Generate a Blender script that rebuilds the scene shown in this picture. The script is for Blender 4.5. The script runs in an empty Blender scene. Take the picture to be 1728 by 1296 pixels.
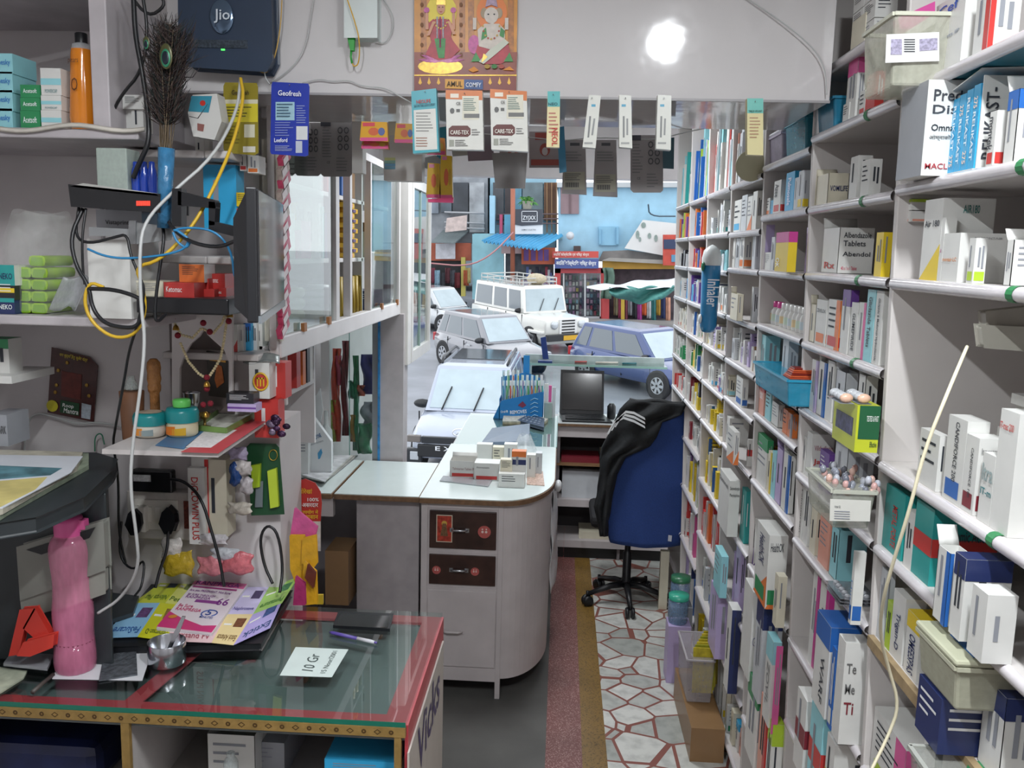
import bpy, math, random
from mathutils import Matrix, Vector
rnd = random.Random(7)
scene = bpy.context.scene
COL = scene.collection
# ---------------------------------------------------------------- camera
F, CX, CY, H = 1500.0, 864.0, 648.0, 2.1
VYc = Vector((86, 220, -1500.0)).normalized()
_D = F * F / (220 + 86 * .025)
VZc = Vector((.025 * _D, _D, F)).normalized()
VXc = VYc.cross(VZc)
cam = bpy.data.cameras.new('camera')
cam.sensor_width = 36.0
cam.lens = 36.0 * F / 1728.0
cam.clip_start = .05
cam.clip_end = 400
camo = bpy.data.objects.new('camera', cam)
COL.objects.link(camo)
camo.matrix_world = Matrix(((VXc.x, VXc.y, VXc.z, 0), (VYc.x, VYc.y, VYc.z, 0), (VZc.x, VZc.y, VZc.z, H), (0, 0, 0, 1)))
scene.camera = camo
# ---------------------------------------------------------------- light
world = bpy.data.worlds.new('world')
scene.world = world
world.use_nodes = True
_n = world.node_tree
_bg = _n.nodes['Background']
_tc = _n.nodes.new('ShaderNodeTexCoord')
_nz = _n.nodes.new('ShaderNodeTexNoise')
_nz.inputs['Scale'].default_value = 2.2
_cr = _n.nodes.new('ShaderNodeValToRGB')
_cr.color_ramp.elements[0].color = (.78, .86, .95, 1)
_cr.color_ramp.elements[1].color = (1, 1, 1, 1)
_n.links.new(_tc.outputs['Generated'], _nz.inputs['Vector'])
_n.links.new(_nz.outputs['Fac'], _cr.inputs['Fac'])
_n.links.new(_cr.outputs['Color'], _bg.inputs['Color'])
_bg.inputs['Strength'].default_value = 1.55


def lamp(name, loc, sx, sy, power, rot=(0, 0, 0), col=(1, 1, 1)):
    l = bpy.data.lights.new(name, 'AREA')
    l.shape = 'RECTANGLE'
    l.size, l.size_y, l.energy, l.color = sx, sy, power, col
    o = bpy.data.objects.new(name, l)
    o.location, o.rotation_euler = loc, rot
    COL.objects.link(o)
    return o


lamp('tube_light_aisle', (.42, .66, 3.04), .06, .34, 33, col=(.93, .97, 1))
lamp('fill_light_left', (-.5, .6, 3.04), .05, 1.1, 27, col=(.93, .97, 1))  # added fill light, stands for no known fixture
lamp('panel_light_front', (-.1, 4.4, 3.02), .5, .5, 30, col=(.93, .97, 1))
scene.view_settings.view_transform = 'Standard'
scene.view_settings.look = 'None'
scene.view_settings.exposure = .35
scene.view_settings.gamma = 1
scene.view_settings.use_curve_mapping = False
scene.cycles.use_denoising = True
scene.cycles.max_bounces = 7
scene.cycles.diffuse_bounces = 4
scene.cycles.transparent_max_bounces = 24
scene.cycles.caustics_reflective = False
scene.cycles.caustics_refractive = False


# ---------------------------------------------------------------- pixel rays to world points
def ray(x, y):
    c = Vector((x - CX, CY - y, -F))
    return Vector((c.dot(VXc), c.dot(VYc), c.dot(VZc)))


def PY(x, y, Y):
    r = ray(x, y)
    t = Y / r.y
    return Vector((r.x * t, Y, H + r.z * t))


def PX(x, y, X):
    r = ray(x, y)
    t = X / r.x
    return Vector((X, r.y * t, H + r.z * t))


def PZ(x, y, z):
    r = ray(x, y)
    t = (z - H) / r.z
    return Vector((r.x * t, r.y * t, z))


def zg(Y):
    return -1.6 + .05 * (Y - 13)


def PG(x, y, dz=0):                    # on the sloping street
    r = ray(x, y)
    t = (-1.6 - .65 + dz - H) / (r.z - .05 * r.y)
    return Vector((r.x * t, r.y * t, H + r.z * t))


# ---------------------------------------------------------------- materials
def lin(h):
    h = h.lstrip('#')
    if len(h) == 3:
        h = ''.join(a + a for a in h)
    o = []
    for i in (0, 2, 4):
        c = int(h[i:i + 2], 16) / 255
        o.append(c / 12.92 if c < .04045 else ((c + .055) / 1.055) ** 2.4)
    return (*o, 1)


_mc = {}


def M(h, rough=.5, metal=0, var=.06, sc=14, bump=0, em=0, coat=0, alpha=1, trans=0):
    k = (h, rough, metal, var, sc, bump, em, coat, alpha, trans)
    if k in _mc:
        return _mc[k]
    m = bpy.data.materials.new('m_' + h.strip('#'))
    m.use_nodes = True
    t = m.node_tree
    p = t.nodes['Principled BSDF']
    c = lin(h)
    p.inputs['Base Color'].default_value = c
    p.inputs['Roughness'].default_value = rough
    p.inputs['Metallic'].default_value = metal
    if coat:
        p.inputs['Coat Weight'].default_value = coat
        p.inputs['Coat Roughness'].default_value = .08
    if alpha < 1:
        p.inputs['Alpha'].default_value = alpha
    if trans:
        p.inputs['Transmission Weight'].default_value = trans
    if em:
        p.inputs['Emission Color'].default_value = c
        p.inputs['Emission Strength'].default_value = em
    if var or bump:
        tc = t.nodes.new('ShaderNodeTexCoord')
        n = t.nodes.new('ShaderNodeTexNoise')
        n.inputs['Scale'].default_value = sc
        n.inputs['Detail'].default_value = 4
        t.links.new(tc.outputs['Object'], n.inputs['Vector'])
        if var:
            mr = t.nodes.new('ShaderNodeMapRange')
            mr.inputs['From Min'].default_value = .3
            mr.inputs['From Max'].default_value = .7
            mr.inputs['To Min'].default_value = 1 - var
            mr.inputs['To Max'].default_value = 1 + var * .4
            mx = t.nodes.new('ShaderNodeVectorMath')
            mx.operation = 'SCALE'
            mx.inputs[0].default_value = c[:3]
            t.links.new(n.outputs['Fac'], mr.inputs['Value'])
            t.links.new(mr.outputs['Result'], mx.inputs['Scale'])
            t.links.new(mx.outputs['Vector'], p.inputs['Base Color'])
        if bump:
            b = t.nodes.new('ShaderNodeBump')
            b.inputs['Strength'].default_value = bump
            b.inputs['Distance'].default_value = .01
            t.links.new(n.outputs['Fac'], b.inputs['Height'])
            t.links.new(b.outputs['Normal'], p.inputs['Normal'])
    _mc[k] = m
    return m


def glassm(name, tint='#eef6f4', amt=.12, rough=.03):
    k = ('glass', name)
    if k in _mc:
        return _mc[k]
    m = bpy.data.materials.new(name)
    m.use_nodes = True
    t = m.node_tree
    t.nodes.remove(t.nodes['Principled BSDF'])
    out = t.nodes['Material Output']
    tr = t.nodes.new('ShaderNodeBsdfTransparent')
    tr.inputs['Color'].default_value = lin(tint)
    gl = t.nodes.new('ShaderNodeBsdfGlossy')
    gl.inputs['Roughness'].default_value = rough
    fr = t.nodes.new('ShaderNodeFresnel')
    fr.inputs['IOR'].default_value = 1.5
    ad = t.nodes.new('ShaderNodeMath')
    ad.operation = 'ADD'
    ad.use_clamp = True
    ad.inputs[1].default_value = amt
    mx = t.nodes.new('ShaderNodeMixShader')
    t.links.new(fr.outputs['Fac'], ad.inputs[0])
    ge = t.nodes.new('ShaderNodeNewGeometry')
    iv = t.nodes.new('ShaderNodeMath')
    iv.operation = 'SUBTRACT'
    iv.inputs[0].default_value = 1
    ml = t.nodes.new('ShaderNodeMath')
    ml.operation = 'MULTIPLY'
    t.links.new(ge.outputs['Backfacing'], iv.inputs[1])
    t.links.new(ad.outputs[0], ml.inputs[0])
    t.links.new(iv.outputs[0], ml.inputs[1])
    t.links.new(ml.outputs[0], mx.inputs['Fac'])
    t.links.new(tr.outputs[0], mx.inputs[1])
    t.links.new(gl.outputs[0], mx.inputs[2])
    t.links.new(mx.outputs[0], out.inputs['Surface'])
    _mc[k] = m
    return m


def filmm(name, col, op=.35, rough=.25):         # milky or coloured clear plastic
    k = ('film', name)
    if k in _mc:
        return _mc[k]
    m = bpy.data.materials.new(name)
    m.use_nodes = True
    p = m.node_tree.nodes['Principled BSDF']
    p.inputs['Base Color'].default_value = lin(col)
    p.inputs['Roughness'].default_value = rough
    t = m.node_tree
    n = t.nodes.new('ShaderNodeTexNoise')
    n.inputs['Scale'].default_value = 9
    mr = t.nodes.new('ShaderNodeMapRange')
    mr.inputs['To Min'].default_value = op - .12
    mr.inputs['To Max'].default_value = op + .12
    t.links.new(n.outputs['Fac'], mr.inputs['Value'])
    t.links.new(mr.outputs['Result'], p.inputs['Alpha'])
    _mc[k] = m
    return m


# ---------------------------------------------------------------- text meshes (cached)
_tx = {}


def textmesh(s, bold=0):
    k = (s, bold)
    if k not in _tx:
        c = bpy.data.curves.new('tx', 'FONT')
        c.body = s
        c.resolution_u = 2
        c.offset = .012 * bold
        o = bpy.data.objects.new('tx', c)
        m = bpy.data.meshes.new_from_object(o)
        vs = [(v.co.x, v.co.y) for v in m.vertices]
        fs = [tuple(p.vertices) for p in m.polygons]
        bpy.data.objects.remove(o)
        bpy.data.curves.remove(c)
        bpy.data.meshes.remove(m)
        if not vs:
            vs = [(0, 0), (1, 0), (1, 1)]
            fs = []
        x0, x1 = min(v[0] for v in vs), max(v[0] for v in vs)
        y0, y1 = min(v[1] for v in vs), max(v[1] for v in vs)
        w, h = max(x1 - x0, 1e-4), max(y1 - y0, 1e-4)
        _tx[k] = ([((a - x0) / w, (b - y0) / h) for a, b in vs], fs, w / h)
    return _tx[k]


# ---------------------------------------------------------------- mesh builder
class MB:
    def __init__(s, T=None):
        s.v, s.f, s.mi, s.sm, s.mats = [], [], [], [], []
        s.T = T

    def _m(s, m):
        if m not in s.mats:
            s.mats.append(m)
        return s.mats.index(m)

    def add(s, vs, fs, m, smooth=False):
        b = len(s.v)
        for p in vs:
            p = Vector(p)
            s.v.append(s.T @ p if s.T else p)
        k = s._m(m)
        for f in fs:
            s.f.append(tuple(b + i for i in f))
            s.mi.append(k)
            s.sm.append(smooth)
        return s

    def box(s, x0, x1, y0, y1, z0, z1, m):
        v = [(x, y, z) for z in (z0, z1) for y in (y0, y1) for x in (x0, x1)]
        return s.add(v, [(0, 2, 3, 1), (4, 5, 7, 6), (0, 1, 5, 4), (2, 6, 7, 3), (0, 4, 6, 2), (1, 3, 7, 5)], m)

    def hexa(s, p, m):                        # 8 points: bottom 4 ccw, top 4 ccw
        return s.add(p, [(3, 2, 1, 0), (4, 5, 6, 7), (0, 1, 5, 4), (1, 2, 6, 5), (2, 3, 7, 6), (3, 0, 4, 7)], m)

    def poly(s, pts, m):
        return s.add(pts, [tuple(range(len(pts)))], m)

    def ext(s, pts, vec, m):                  # polygon with real thickness
        n = len(pts)
        vec = Vector(vec)
        v = [Vector(p) for p in pts] + [Vector(p) + vec for p in pts]
        f = [tuple(range(n)), tuple(range(2 * n - 1, n - 1, -1))] + [(i, (i + 1) % n, n + (i + 1) % n, n + i) for i in range(n)]
        return s.add(v, f, m)

    def lathe(s, c, prof, m, n=20, axis='z', caps=True):
        c = Vector(c)
        vs, fs = [], []
        for r, z in prof:
            for i in range(n):
                a = 2 * math.pi * i / n
                q = (r * math.cos(a), r * math.sin(a), z)
                if axis == 'x':
                    q = (q[2], q[0], q[1])
                elif axis == 'y':
                    q = (q[0], q[2], q[1])
                vs.append(c + Vector(q))
        for j in range(len(prof) - 1):
            for i in range(n):
                k = (i + 1) % n
                fs.append((j * n + i, j * n + k, (j + 1) * n + k, (j + 1) * n + i))
        s.add(vs, fs, m, True)
        if caps:
            if prof[0][0] > 1e-4:
                s.add(vs[:n], [tuple(range(n - 1, -1, -1))], m)
            if prof[-1][0] > 1e-4:
                s.add(vs[-n:], [tuple(range(n))], m)
        return s

    def tube(s, pts, r, m, n=8, closed=False, smooth=0):
        pts = [Vector(p) for p in pts]
        for _ in range(smooth):
            if isinstance(r, (list, tuple)):
                r = [r[0]] + [x for a, b in zip(r, r[1:]) for x in (a * .75 + b * .25, a * .25 + b * .75)] + [r[-1]]
            q = [pts[0]]
            for a, b in zip(pts, pts[1:]):
                q += [a * .75 + b * .25, a * .25 + b * .75]
            q.append(pts[-1])
            pts = q
        vs, fs = [], []
        N = len(pts)
        prev = None
        for i, p in enumerate(pts):
            if closed:
                d = pts[(i + 1) % N] - pts[i - 1]
            else:
                d = pts[min(i + 1, N - 1)] - pts[max(i - 1, 0)]
            d.normalize()
            if prev is None:
                u = d.orthogonal().normalized()
            else:
                u = (prev - d * prev.dot(d))
                u = u.normalized() if u.length > 1e-6 else d.orthogonal().normalized()
            prev = u
            w = d.cross(u)
            rr = r[i] if isinstance(r, (list, tuple)) else r
            for k in range(n):
                a = 2 * math.pi * k / n
                vs.append(p + u * math.cos(a) * rr + w * math.sin(a) * rr)
        for i in range(N if closed else N - 1):
            j = (i + 1) % N
            for k in range(n):
                l = (k + 1) % n
                fs.append((i * n + k, i * n + l, j * n + l, j * n + k))
        if not closed:
            fs += [tuple(range(n - 1, -1, -1)), tuple((N - 1) * n + k for k in range(n))]
        return s.add(vs, fs, m, True)

    def ball(s, c, r, m, n=10, sc=(1, 1, 1)):
        c = Vector(c)
        vs, fs = [], []
        k = max(4, n // 2 + 1)
        for j in range(k + 1):
            th = math.pi * j / k
            for i in range(n):
                a = 2 * math.pi * i / n
                vs.append(c + Vector((r * sc[0] * math.sin(th) * math.cos(a), r * sc[1] * math.sin(th) * math.sin(a), r * sc[2] * math.cos(th))))
        for j in range(k):
            for i in range(n):
                l = (i + 1) % n
                fs.append((j * n + i, (j + 1) * n + i, (j + 1) * n + l, j * n + l))
        return s.add(vs, fs, m, True)

    def grid(s, nx, ny, fn, m, smooth=True):
        vs = [fn(i / nx, j / ny) for j in range(ny + 1) for i in range(nx + 1)]
        W = nx + 1
        return s.add(vs, [(j * W + i, j * W + i + 1, (j + 1) * W + i + 1, (j + 1) * W + i) for j in range(ny) for i in range(nx)], m, smooth)

    def text(s, t, a, b, d, m, bold=1, e=.0008, flip=False):
        """t written in the quad with corner a (start, bottom), b (end, bottom), d (start, top)"""
        a, b, d = Vector(a), Vector(b), Vector(d)
        u, v = b - a, d - a
        n = u.cross(v).normalized() * e
        vs, fs, _ = textmesh(t, bold)
        return s.add([a + u * p + v * q + n for p, q in vs], fs, m)

    def lines(s, a, b, d, m, n=5, th=.35, ragged=True, e=.0006):
        a, b, d = Vector(a), Vector(b), Vector(d)
        u, v = b - a, d - a
        nn = u.cross(v).normalized() * e
        for i in range(n):
            w = rnd.uniform(.45, 1) if ragged else 1
            y0 = (i + .3) / n
            y1 = y0 + th / n
            s.add([a + v * y0 + nn, a + u * w + v * y0 + nn, a + u * w + v * y1 + nn, a + v * y1 + nn], [(0, 1, 2, 3)], m)
        return s

    def merge(s, o):
        b = len(s.v)
        s.v += o.v
        s.f += [tuple(b + i for i in f) for f in o.f]
        s.mi += [s._m(o.mats[k]) for k in o.mi]
        s.sm += o.sm

    def build(s, name, parent=None, label=None, cat=None, group=None, kind=None, loc=None, bevel=0, solid=0, subsurf=0):
        me = bpy.data.meshes.new(name)
        if parent is not None:
            o0 = Vector(parent['_o'])
        elif loc is not None:
            o0 = Vector(loc)
        else:
            lo = [min(p[i] for p in s.v) for i in range(3)]
            hi = [max(p[i] for p in s.v) for i in range(3)]
            o0 = Vector(((lo[0] + hi[0]) / 2, (lo[1] + hi[1]) / 2, lo[2]))
        me.from_pydata([p - o0 for p in s.v], [], s.f)
        for m in s.mats:
            me.materials.append(m)
        me.polygons.foreach_set('material_index', s.mi)
        me.polygons.foreach_set('use_smooth', s.sm)
        me.update()
        o = bpy.data.objects.new(name, me)
        COL.objects.link(o)
        o['_o'] = tuple(o0)
        if parent is not None:
            o.parent = parent
        else:
            o.location = o0
        if solid:
            q = o.modifiers.new('s', 'SOLIDIFY')
            q.thickness = solid
            q.offset = 0
        if bevel:
            q = o.modifiers.new('b', 'BEVEL')
            q.width = bevel
            q.segments = 2
            q.limit_method = 'ANGLE'
            q.angle_limit = math.radians(50)
        if subsurf:
            q = o.modifiers.new('u', 'SUBSURF')
            q.levels = q.render_levels = subsurf
        return tag(o, label, cat, group, kind)


def tag(o, label=None, cat=None, group=None, kind=None):
    if label:
        o['label'] = label
    if cat:
        o['category'] = cat
    if group:
        o['group'] = group
    if kind:
        o['kind'] = kind
    return o


def thing(name, label, cat, loc, group=None):
    o = bpy.data.objects.new(name, None)
    COL.objects.link(o)
    o.location = loc
    o['_o'] = tuple(loc)
    o.empty_display_size = .05
    return tag(o, label, cat, group)


def S(name, mb, bevel=0):
    return mb.build(name, kind='structure', bevel=bevel)


def XR(z):                                   # plane of the right-hand shelf fronts (leans back a little)
    return .70 + .025 * (2.1 - z)


PAINT = M('#d0cbc8', .42, var=.07, sc=6, bump=.15)
PAINT2 = M('#c6c0be', .5, var=.1, sc=4, bump=.2)
WALLW = M('#d0cbcb', .55, var=.14, sc=3, bump=.25)
INK = M('#30343c', .6, var=0)
INKL = M('#8a8d94', .6, var=0)
CLEAR = glassm('clear_glass', amt=.03)
FILM = filmm('clear_plastic', '#dfe3e2', .32, .2)
BLACK = M('#15161a', .4, var=.1)
CHROME = M('#c9cbd0', .22, 1, var=0)
# ================================================================ the shop shell
def terrazzo(name, base, chips, sc=260, thr=.62):
    m = bpy.data.materials.new(name)
    m.use_nodes = True
    t = m.node_tree
    p = t.nodes['Principled BSDF']
    tc = t.nodes.new('ShaderNodeTexCoord')
    v = t.nodes.new('ShaderNodeTexVoronoi')
    v.inputs['Scale'].default_value = sc
    cr = t.nodes.new('ShaderNodeValToRGB')
    cr.color_ramp.elements[0].position = .0
    cr.color_ramp.elements[0].color = lin(chips)
    cr.color_ramp.elements[1].position = .3
    cr.color_ramp.elements[1].color = lin(base)
    n = t.nodes.new('ShaderNodeTexNoise')
    n.inputs['Scale'].default_value = 5
    mx = t.nodes.new('ShaderNodeMix')
    mx.data_type = 'RGBA'
    mx.blend_type = 'MULTIPLY'
    mx.inputs['Factor'].default_value = .5
    t.links.new(tc.outputs['Object'], v.inputs['Vector'])
    t.links.new(tc.outputs['Object'], n.inputs['Vector'])
    s2 = t.nodes.new('ShaderNodeSeparateColor')
    t.links.new(v.outputs['Color'], s2.inputs[0])
    t.links.new(s2.outputs[0], cr.inputs['Fac'])
    t.links.new(cr.outputs['Color'], mx.inputs[6])
    t.links.new(n.outputs['Fac'], mx.inputs[7])
    t.links.new(mx.outputs[2], p.inputs['Base Color'])
    p.inputs['Roughness'].default_value = .38
    return m


def crazy(name):                              # broken white marble pieces set in red cement
    m = bpy.data.materials.new(name)
    m.use_nodes = True
    t = m.node_tree
    p = t.nodes['Principled BSDF']
    tc = t.nodes.new('ShaderNodeTexCoord')
    v = t.nodes.new('ShaderNodeTexVoronoi')
    v.feature = 'DISTANCE_TO_EDGE'
    v.inputs['Scale'].default_value = 6.0
    v2 = t.nodes.new('ShaderNodeTexVoronoi')
    v2.inputs['Scale'].default_value = 6.0
    cr = t.nodes.new('ShaderNodeValToRGB')
    cr.color_ramp.interpolation = 'CONSTANT'
    cr.color_ramp.elements[0].color = lin('#8d5a50')
    cr.color_ramp.elements[1].position = .045
    cr.color_ramp.elements[1].color = (1, 1, 1, 1)
    gt = t.nodes.new('ShaderNodeMath')
    gt.operation = 'GREATER_THAN'
    gt.inputs[1].default_value = .034
    tone = t.nodes.new('ShaderNodeValToRGB')
    tone.color_ramp.elements[0].color = lin('#a9aca6')
    tone.color_ramp.elements[1].color = lin('#dcdcd6')
    sp = t.nodes.new('ShaderNodeSeparateColor')
    n = t.nodes.new('ShaderNodeTexNoise')
    n.inputs['Scale'].default_value = 16
    n.inputs['Detail'].default_value = 5
    vein = t.nodes.new('ShaderNodeMapRange')
    vein.inputs['From Min'].default_value = .35
    vein.inputs['From Max'].default_value = .55
    vein.inputs['To Min'].default_value = .78
    vein.inputs['To Max'].default_value = 1
    sc = t.nodes.new('ShaderNodeVectorMath')
    sc.operation = 'SCALE'
    mx = t.nodes.new('ShaderNodeMix')
    mx.data_type = 'RGBA'
    mx.inputs[6].default_value = lin('#8d5a50')
    L = t.links.new
    for q in (v, v2, n):
        L(tc.outputs['Object'], q.inputs['Vector'])
    L(v.outputs['Distance'], gt.inputs[0])
    L(v2.outputs['Color'], sp.inputs[0])
    L(sp.outputs[0], tone.inputs['Fac'])
    L(n.outputs['Fac'], vein.inputs['Value'])
    L(tone.outputs['Color'], sc.inputs[0])
    L(vein.outputs['Result'], sc.inputs['Scale'])
    L(gt.outputs[0], mx.inputs['Factor'])
    L(sc.outputs['Vector'], mx.inputs[7])
    L(mx.outputs[2], p.inputs['Base Color'])
    b = t.nodes.new('ShaderNodeBump')
    b.inputs['Strength'].default_value = .3
    b.inputs['Distance'].default_value = .004
    L(gt.outputs[0], b.inputs['Height'])
    L(b.outputs['Normal'], p.inputs['Normal'])
    p.inputs['Roughness'].default_value = .32
    return m


YE = 6.45                                      # shop front
S('floor', MB().box(-1.9, 1.25, -1.2, YE, -.1, 0, M('#5c5b58', .5, var=.3, sc=3, bump=.2)))
S('floor_strip_red', MB().box(-.005, .15, -1.2, YE - .3, .0, .004, terrazzo('terrazzo_red', '#84504c', '#c9a49c')))
S('floor_strip_ochre', MB().box(.15, .255, -1.2, YE - .3, .0, .004, terrazzo('terrazzo_ochre', '#94733a', '#5b4424', 200)))
S('floor_marble', MB().box(.255, 1.2, -1.2, YE - .3, .0, .004, crazy('broken_marble')))
S('floor_stain', MB().lathe((-.13, 2.95, 0), [(.001, .0012), (.07, .001)], M('#3a3836', .3), 14, caps=False))
S('ceiling', MB().box(-1.9, 1.25, -1.2, YE, 3.08, 3.2, M('#d8d6d4', .7)))
S('wall_right', MB().box(1.08, 1.2, -1.2, 5.62, 0, 3.1, WALLW))
S('wall_left', MB().box(-1.95, -1.83, -1.2, 2.72, 0, 3.1, WALLW))
S('wall_back', MB().box(-1.9, 1.2, -1.3, -1.2, 0, 3.1, WALLW))
S('wall_left_far', MB().box(-1.42, -1.3, 2.82, YE, 0, 3.1, WALLW))
S('wall_corner', MB().box(-1.9, -.93, 2.6, 2.72, 0, 3.1, WALLW).box(-.93, -.84, 2.6, 2.82, 0, 1.57, WALLW))
# header box (loft) across the aisle
hd = MB()
GLOSS = M('#d2cfcf', .085, var=.04, sc=3, bump=.3)
hd.box(-1.06, .668, 2.4, 2.92, 2.5, 3.08, GLOSS)
S('wall_header', hd)
S('trim_1', MB().box(-1.06, .668, 2.392, 2.4, 2.497, 2.503, M('#9d9a9c', .4)))
# lintel at the street end
S('wall_front', MB().box(-1.4, 1.2, 6.3, YE, 2.62, 3.08, WALLW))
# left end pier beside the flap
S('wall_pier_street', MB().box(-.957, -.822, 4.62, 4.75, 0, 1.765, M('#b5afb1', .5, var=.12)))
S('wall_flap_back', MB().box(-1.3, -.62, 4.66, 4.7, 0, .94, M('#a29b9f', .55, var=.1)))
# shop-front ledge wall on the right
S('wall_front_low', MB().box(-.02, 1.2, 6.3, YE, 0, .93, M('#b9b2b4', .55)))
# ================================================================ right-hand wall shelving and its stock
PC = dict(w='#d8d8d4', c='#d8d2bd', r='#c43c38', o='#e0793a', y='#e3c62e', g='#2e8b57', l='#aecb3a', t='#2c9a96', b='#2b64b0', s='#35a5d6',
          n='#27325f', p='#d7609a', v='#6c4594', m='#c43c8e', k='#26262b', e='#9da0a6', a='#de9c88', d='#7d2632', q='#94d0d8', i='#b9a9d2', h='#8a6a48', z='#c4c8cc')
PN = dict(w='white', c='cream', r='red', o='orange', y='yellow', g='green', l='lime', t='teal', b='blue', s='sky blue', n='navy', p='pink',
          v='purple', m='magenta', k='black', e='grey', a='salmon', d='maroon', q='pale aqua', i='lilac', h='brown', z='pale grey')
ORD = ['first', 'second', 'third', 'fourth', 'fifth', 'sixth', 'seventh', 'eighth', 'ninth', 'tenth', 'eleventh', 'twelfth', 'thirteenth', 'fourteenth',
       'fifteenth', 'sixteenth', 'seventeenth', 'eighteenth', 'nineteenth', 'twentieth']


def pm(ch):
    return M(PC[ch], .38, var=.05, sc=20)


PXS = [(1503, 474), (1360, 464), (1282, 459), (1229, 456), (1190, 455), (1161, 455), (1139, 455)]
YB = [1.18] + [PX(x, y, .70).y for x, y in PXS]
BACK = 1.03
LV = [
    [2.455, 2.26, 2.066, 1.669, 1.48, 1.267, .953],
    [2.61, 2.445, 2.25, 2.066, 1.868, 1.675, 1.48, 1.28, .965, .70],
    [2.61, 2.42, 2.25, 2.062, 1.873, 1.678, 1.55, 1.305, .98, .63, .38],
    [2.40, 2.205, 2.06, 1.862, 1.68, 1.515, 1.31, 1.0, .70, .40, .10],
    [2.40, 2.21, 2.045, 1.86, 1.68, 1.50, 1.30, 1.0, .72, .42, .12],
    [2.40, 2.21, 2.045, 1.86, 1.68, 1.50, 1.30, 1.08, .80, .50, .2],
    [2.40, 2.21, 2.045, 1.86, 1.68, 1.50, 1.30, 1.08, .80, .50, .2],
]
GLAZE = M('#cfcacd', .2, var=.08, sc=8, bump=.5, coat=.4)
WOODE = M('#a08a68', .55, var=.25, sc=30, bump=.2)
BLUEU = M('#2b7f96', .35, var=.1)
unit = thing('wall_shelving', 'white painted wooden wall shelving crammed with medicines down the length of the aisle', 'shelving', (XR(0), 3, 0))
rs = MB()
rs.box(BACK, BACK + .02, YB[0], YB[-1], 0, 3.08, PAINT2)
rs.build('back_panel', unit)
TH = .02
for i, Y in enumerate(YB):
    u = MB()
    a, b = Y - TH / 2 + .0, Y + TH / 2
    if i == len(YB) - 1:
        b = Y + .02
    u.hexa([(XR(0), a, 0), (BACK, a, 0), (BACK, b, 0), (XR(0), b, 0), (XR(3.08), a, 3.08), (BACK, a, 3.08), (BACK, b, 3.08), (XR(3.08), b, 3.08)], PAINT)
    u.build('upright', unit, bevel=.003)
for bi, lv in enumerate(LV):
    a, b = YB[bi] + TH / 2 + .001, YB[bi + 1] - TH / 2 - .001
    for z in lv + [2.9]:
        u = MB()
        x = XR(z)
        mm = BLUEU if (bi == 0 and z == 2.455) else PAINT
        wood = (bi == 0 and z in (1.267,))
        u.box(x + .004, BACK, a, b, z - .02, z - .0005, mm)
        u.box(x + .003, BACK - .002, a, b, z - .001, z, PAINT)
        if not wood:
            n = 8
            vs = []
            for y in (a, b):
                for k in range(n + 1):
                    t = math.pi * (.5 + k / n)
                    vs.append((x + .004 + math.cos(t) * .012, y, z - .0115 + math.sin(t) * .0125))
            u.add(vs, [(k, k + 1, n + 2 + k, n + 1 + k) for k in range(n)], GLAZE, True)
        else:
            u.box(x - .008, x + .006, a, b, z - .022, z + .002, WOODE)
        sb = u.build('shelf', unit)
        if bi < 2 and z > .9 and z not in (2.61, 2.9):
            yy = a + (b - a) * (.3 if bi == 0 else .28)
            mt = MB()
            n = 6
            vs = []
            for y in (yy, yy + .022):
                vs.append((x + .012, y, z + .0012))
                for k in range(n + 1):
                    t = math.pi * (.5 + k / n)
                    vs.append((x + .004 + math.cos(t) * .0135, y, z - .0115 + math.sin(t) * .0135))
            W = n + 2
            mt.add(vs, [(k, k + 1, W + k + 1, W + k) for k in range(n + 1)], M('#2f7d4c', .5))
            sb2 = mt.build('shelf_tag', unit)
            sb2['label'] = 'green number tag stuck round the shelf edge'

_cnt = {}
ACC = None
_last = {}


def desc_of(style, kind):
    base = PN[style[0]]
    for op in style.split('+')[0:1]:
        if len(op) >= 3:
            return f'{base} {kind} with {PN[op[1]]} ' + {'b': 'block low down', 't': 'band on top', 'm': 'middle band', 's': 'side stripe', 'd': 'slanted corner', 'f': 'face panel', 'N': 'end panel'}[op[2]]
    return f'{base} {kind}'


def where(bi, li):
    k = (bi, li)
    _cnt[k] = _cnt.get(k, 0) + 1
    n = _cnt[k]
    return f'{ORD[min(n - 1, 19)]} on {ORD[min(li, 19)]} shelf down, {ORD[bi]} bay'


def facequad(X, Y0, Y1, z, h, d, face, u0, u1, v0, v1):
    """corner a, end b, up d of a patch on a face of a carton"""
    if face == 'F':
        f = lambda u, v: Vector((X, Y1 + (Y0 - Y1) * u, z + h * v))
    elif face == 'N':
        f = lambda u, v: Vector((X + d * u, Y0, z + h * v))
    else:
        f = lambda u, v: Vector((X + d * u, Y0 + (Y1 - Y0) * v, z + h))
    return f(u0, v0), f(u1, v0), f(u0, v1)


def patch(mb, args, face, u0, u1, v0, v1, m, e=.0005):
    a, b, d = facequad(*args, face, u0, u1, v0, v1)
    n = (b - a).cross(d - a).normalized() * e
    mb.add([a + n, b + n, b + d - a + n, d + n], [(0, 1, 2, 3)], m)


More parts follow.
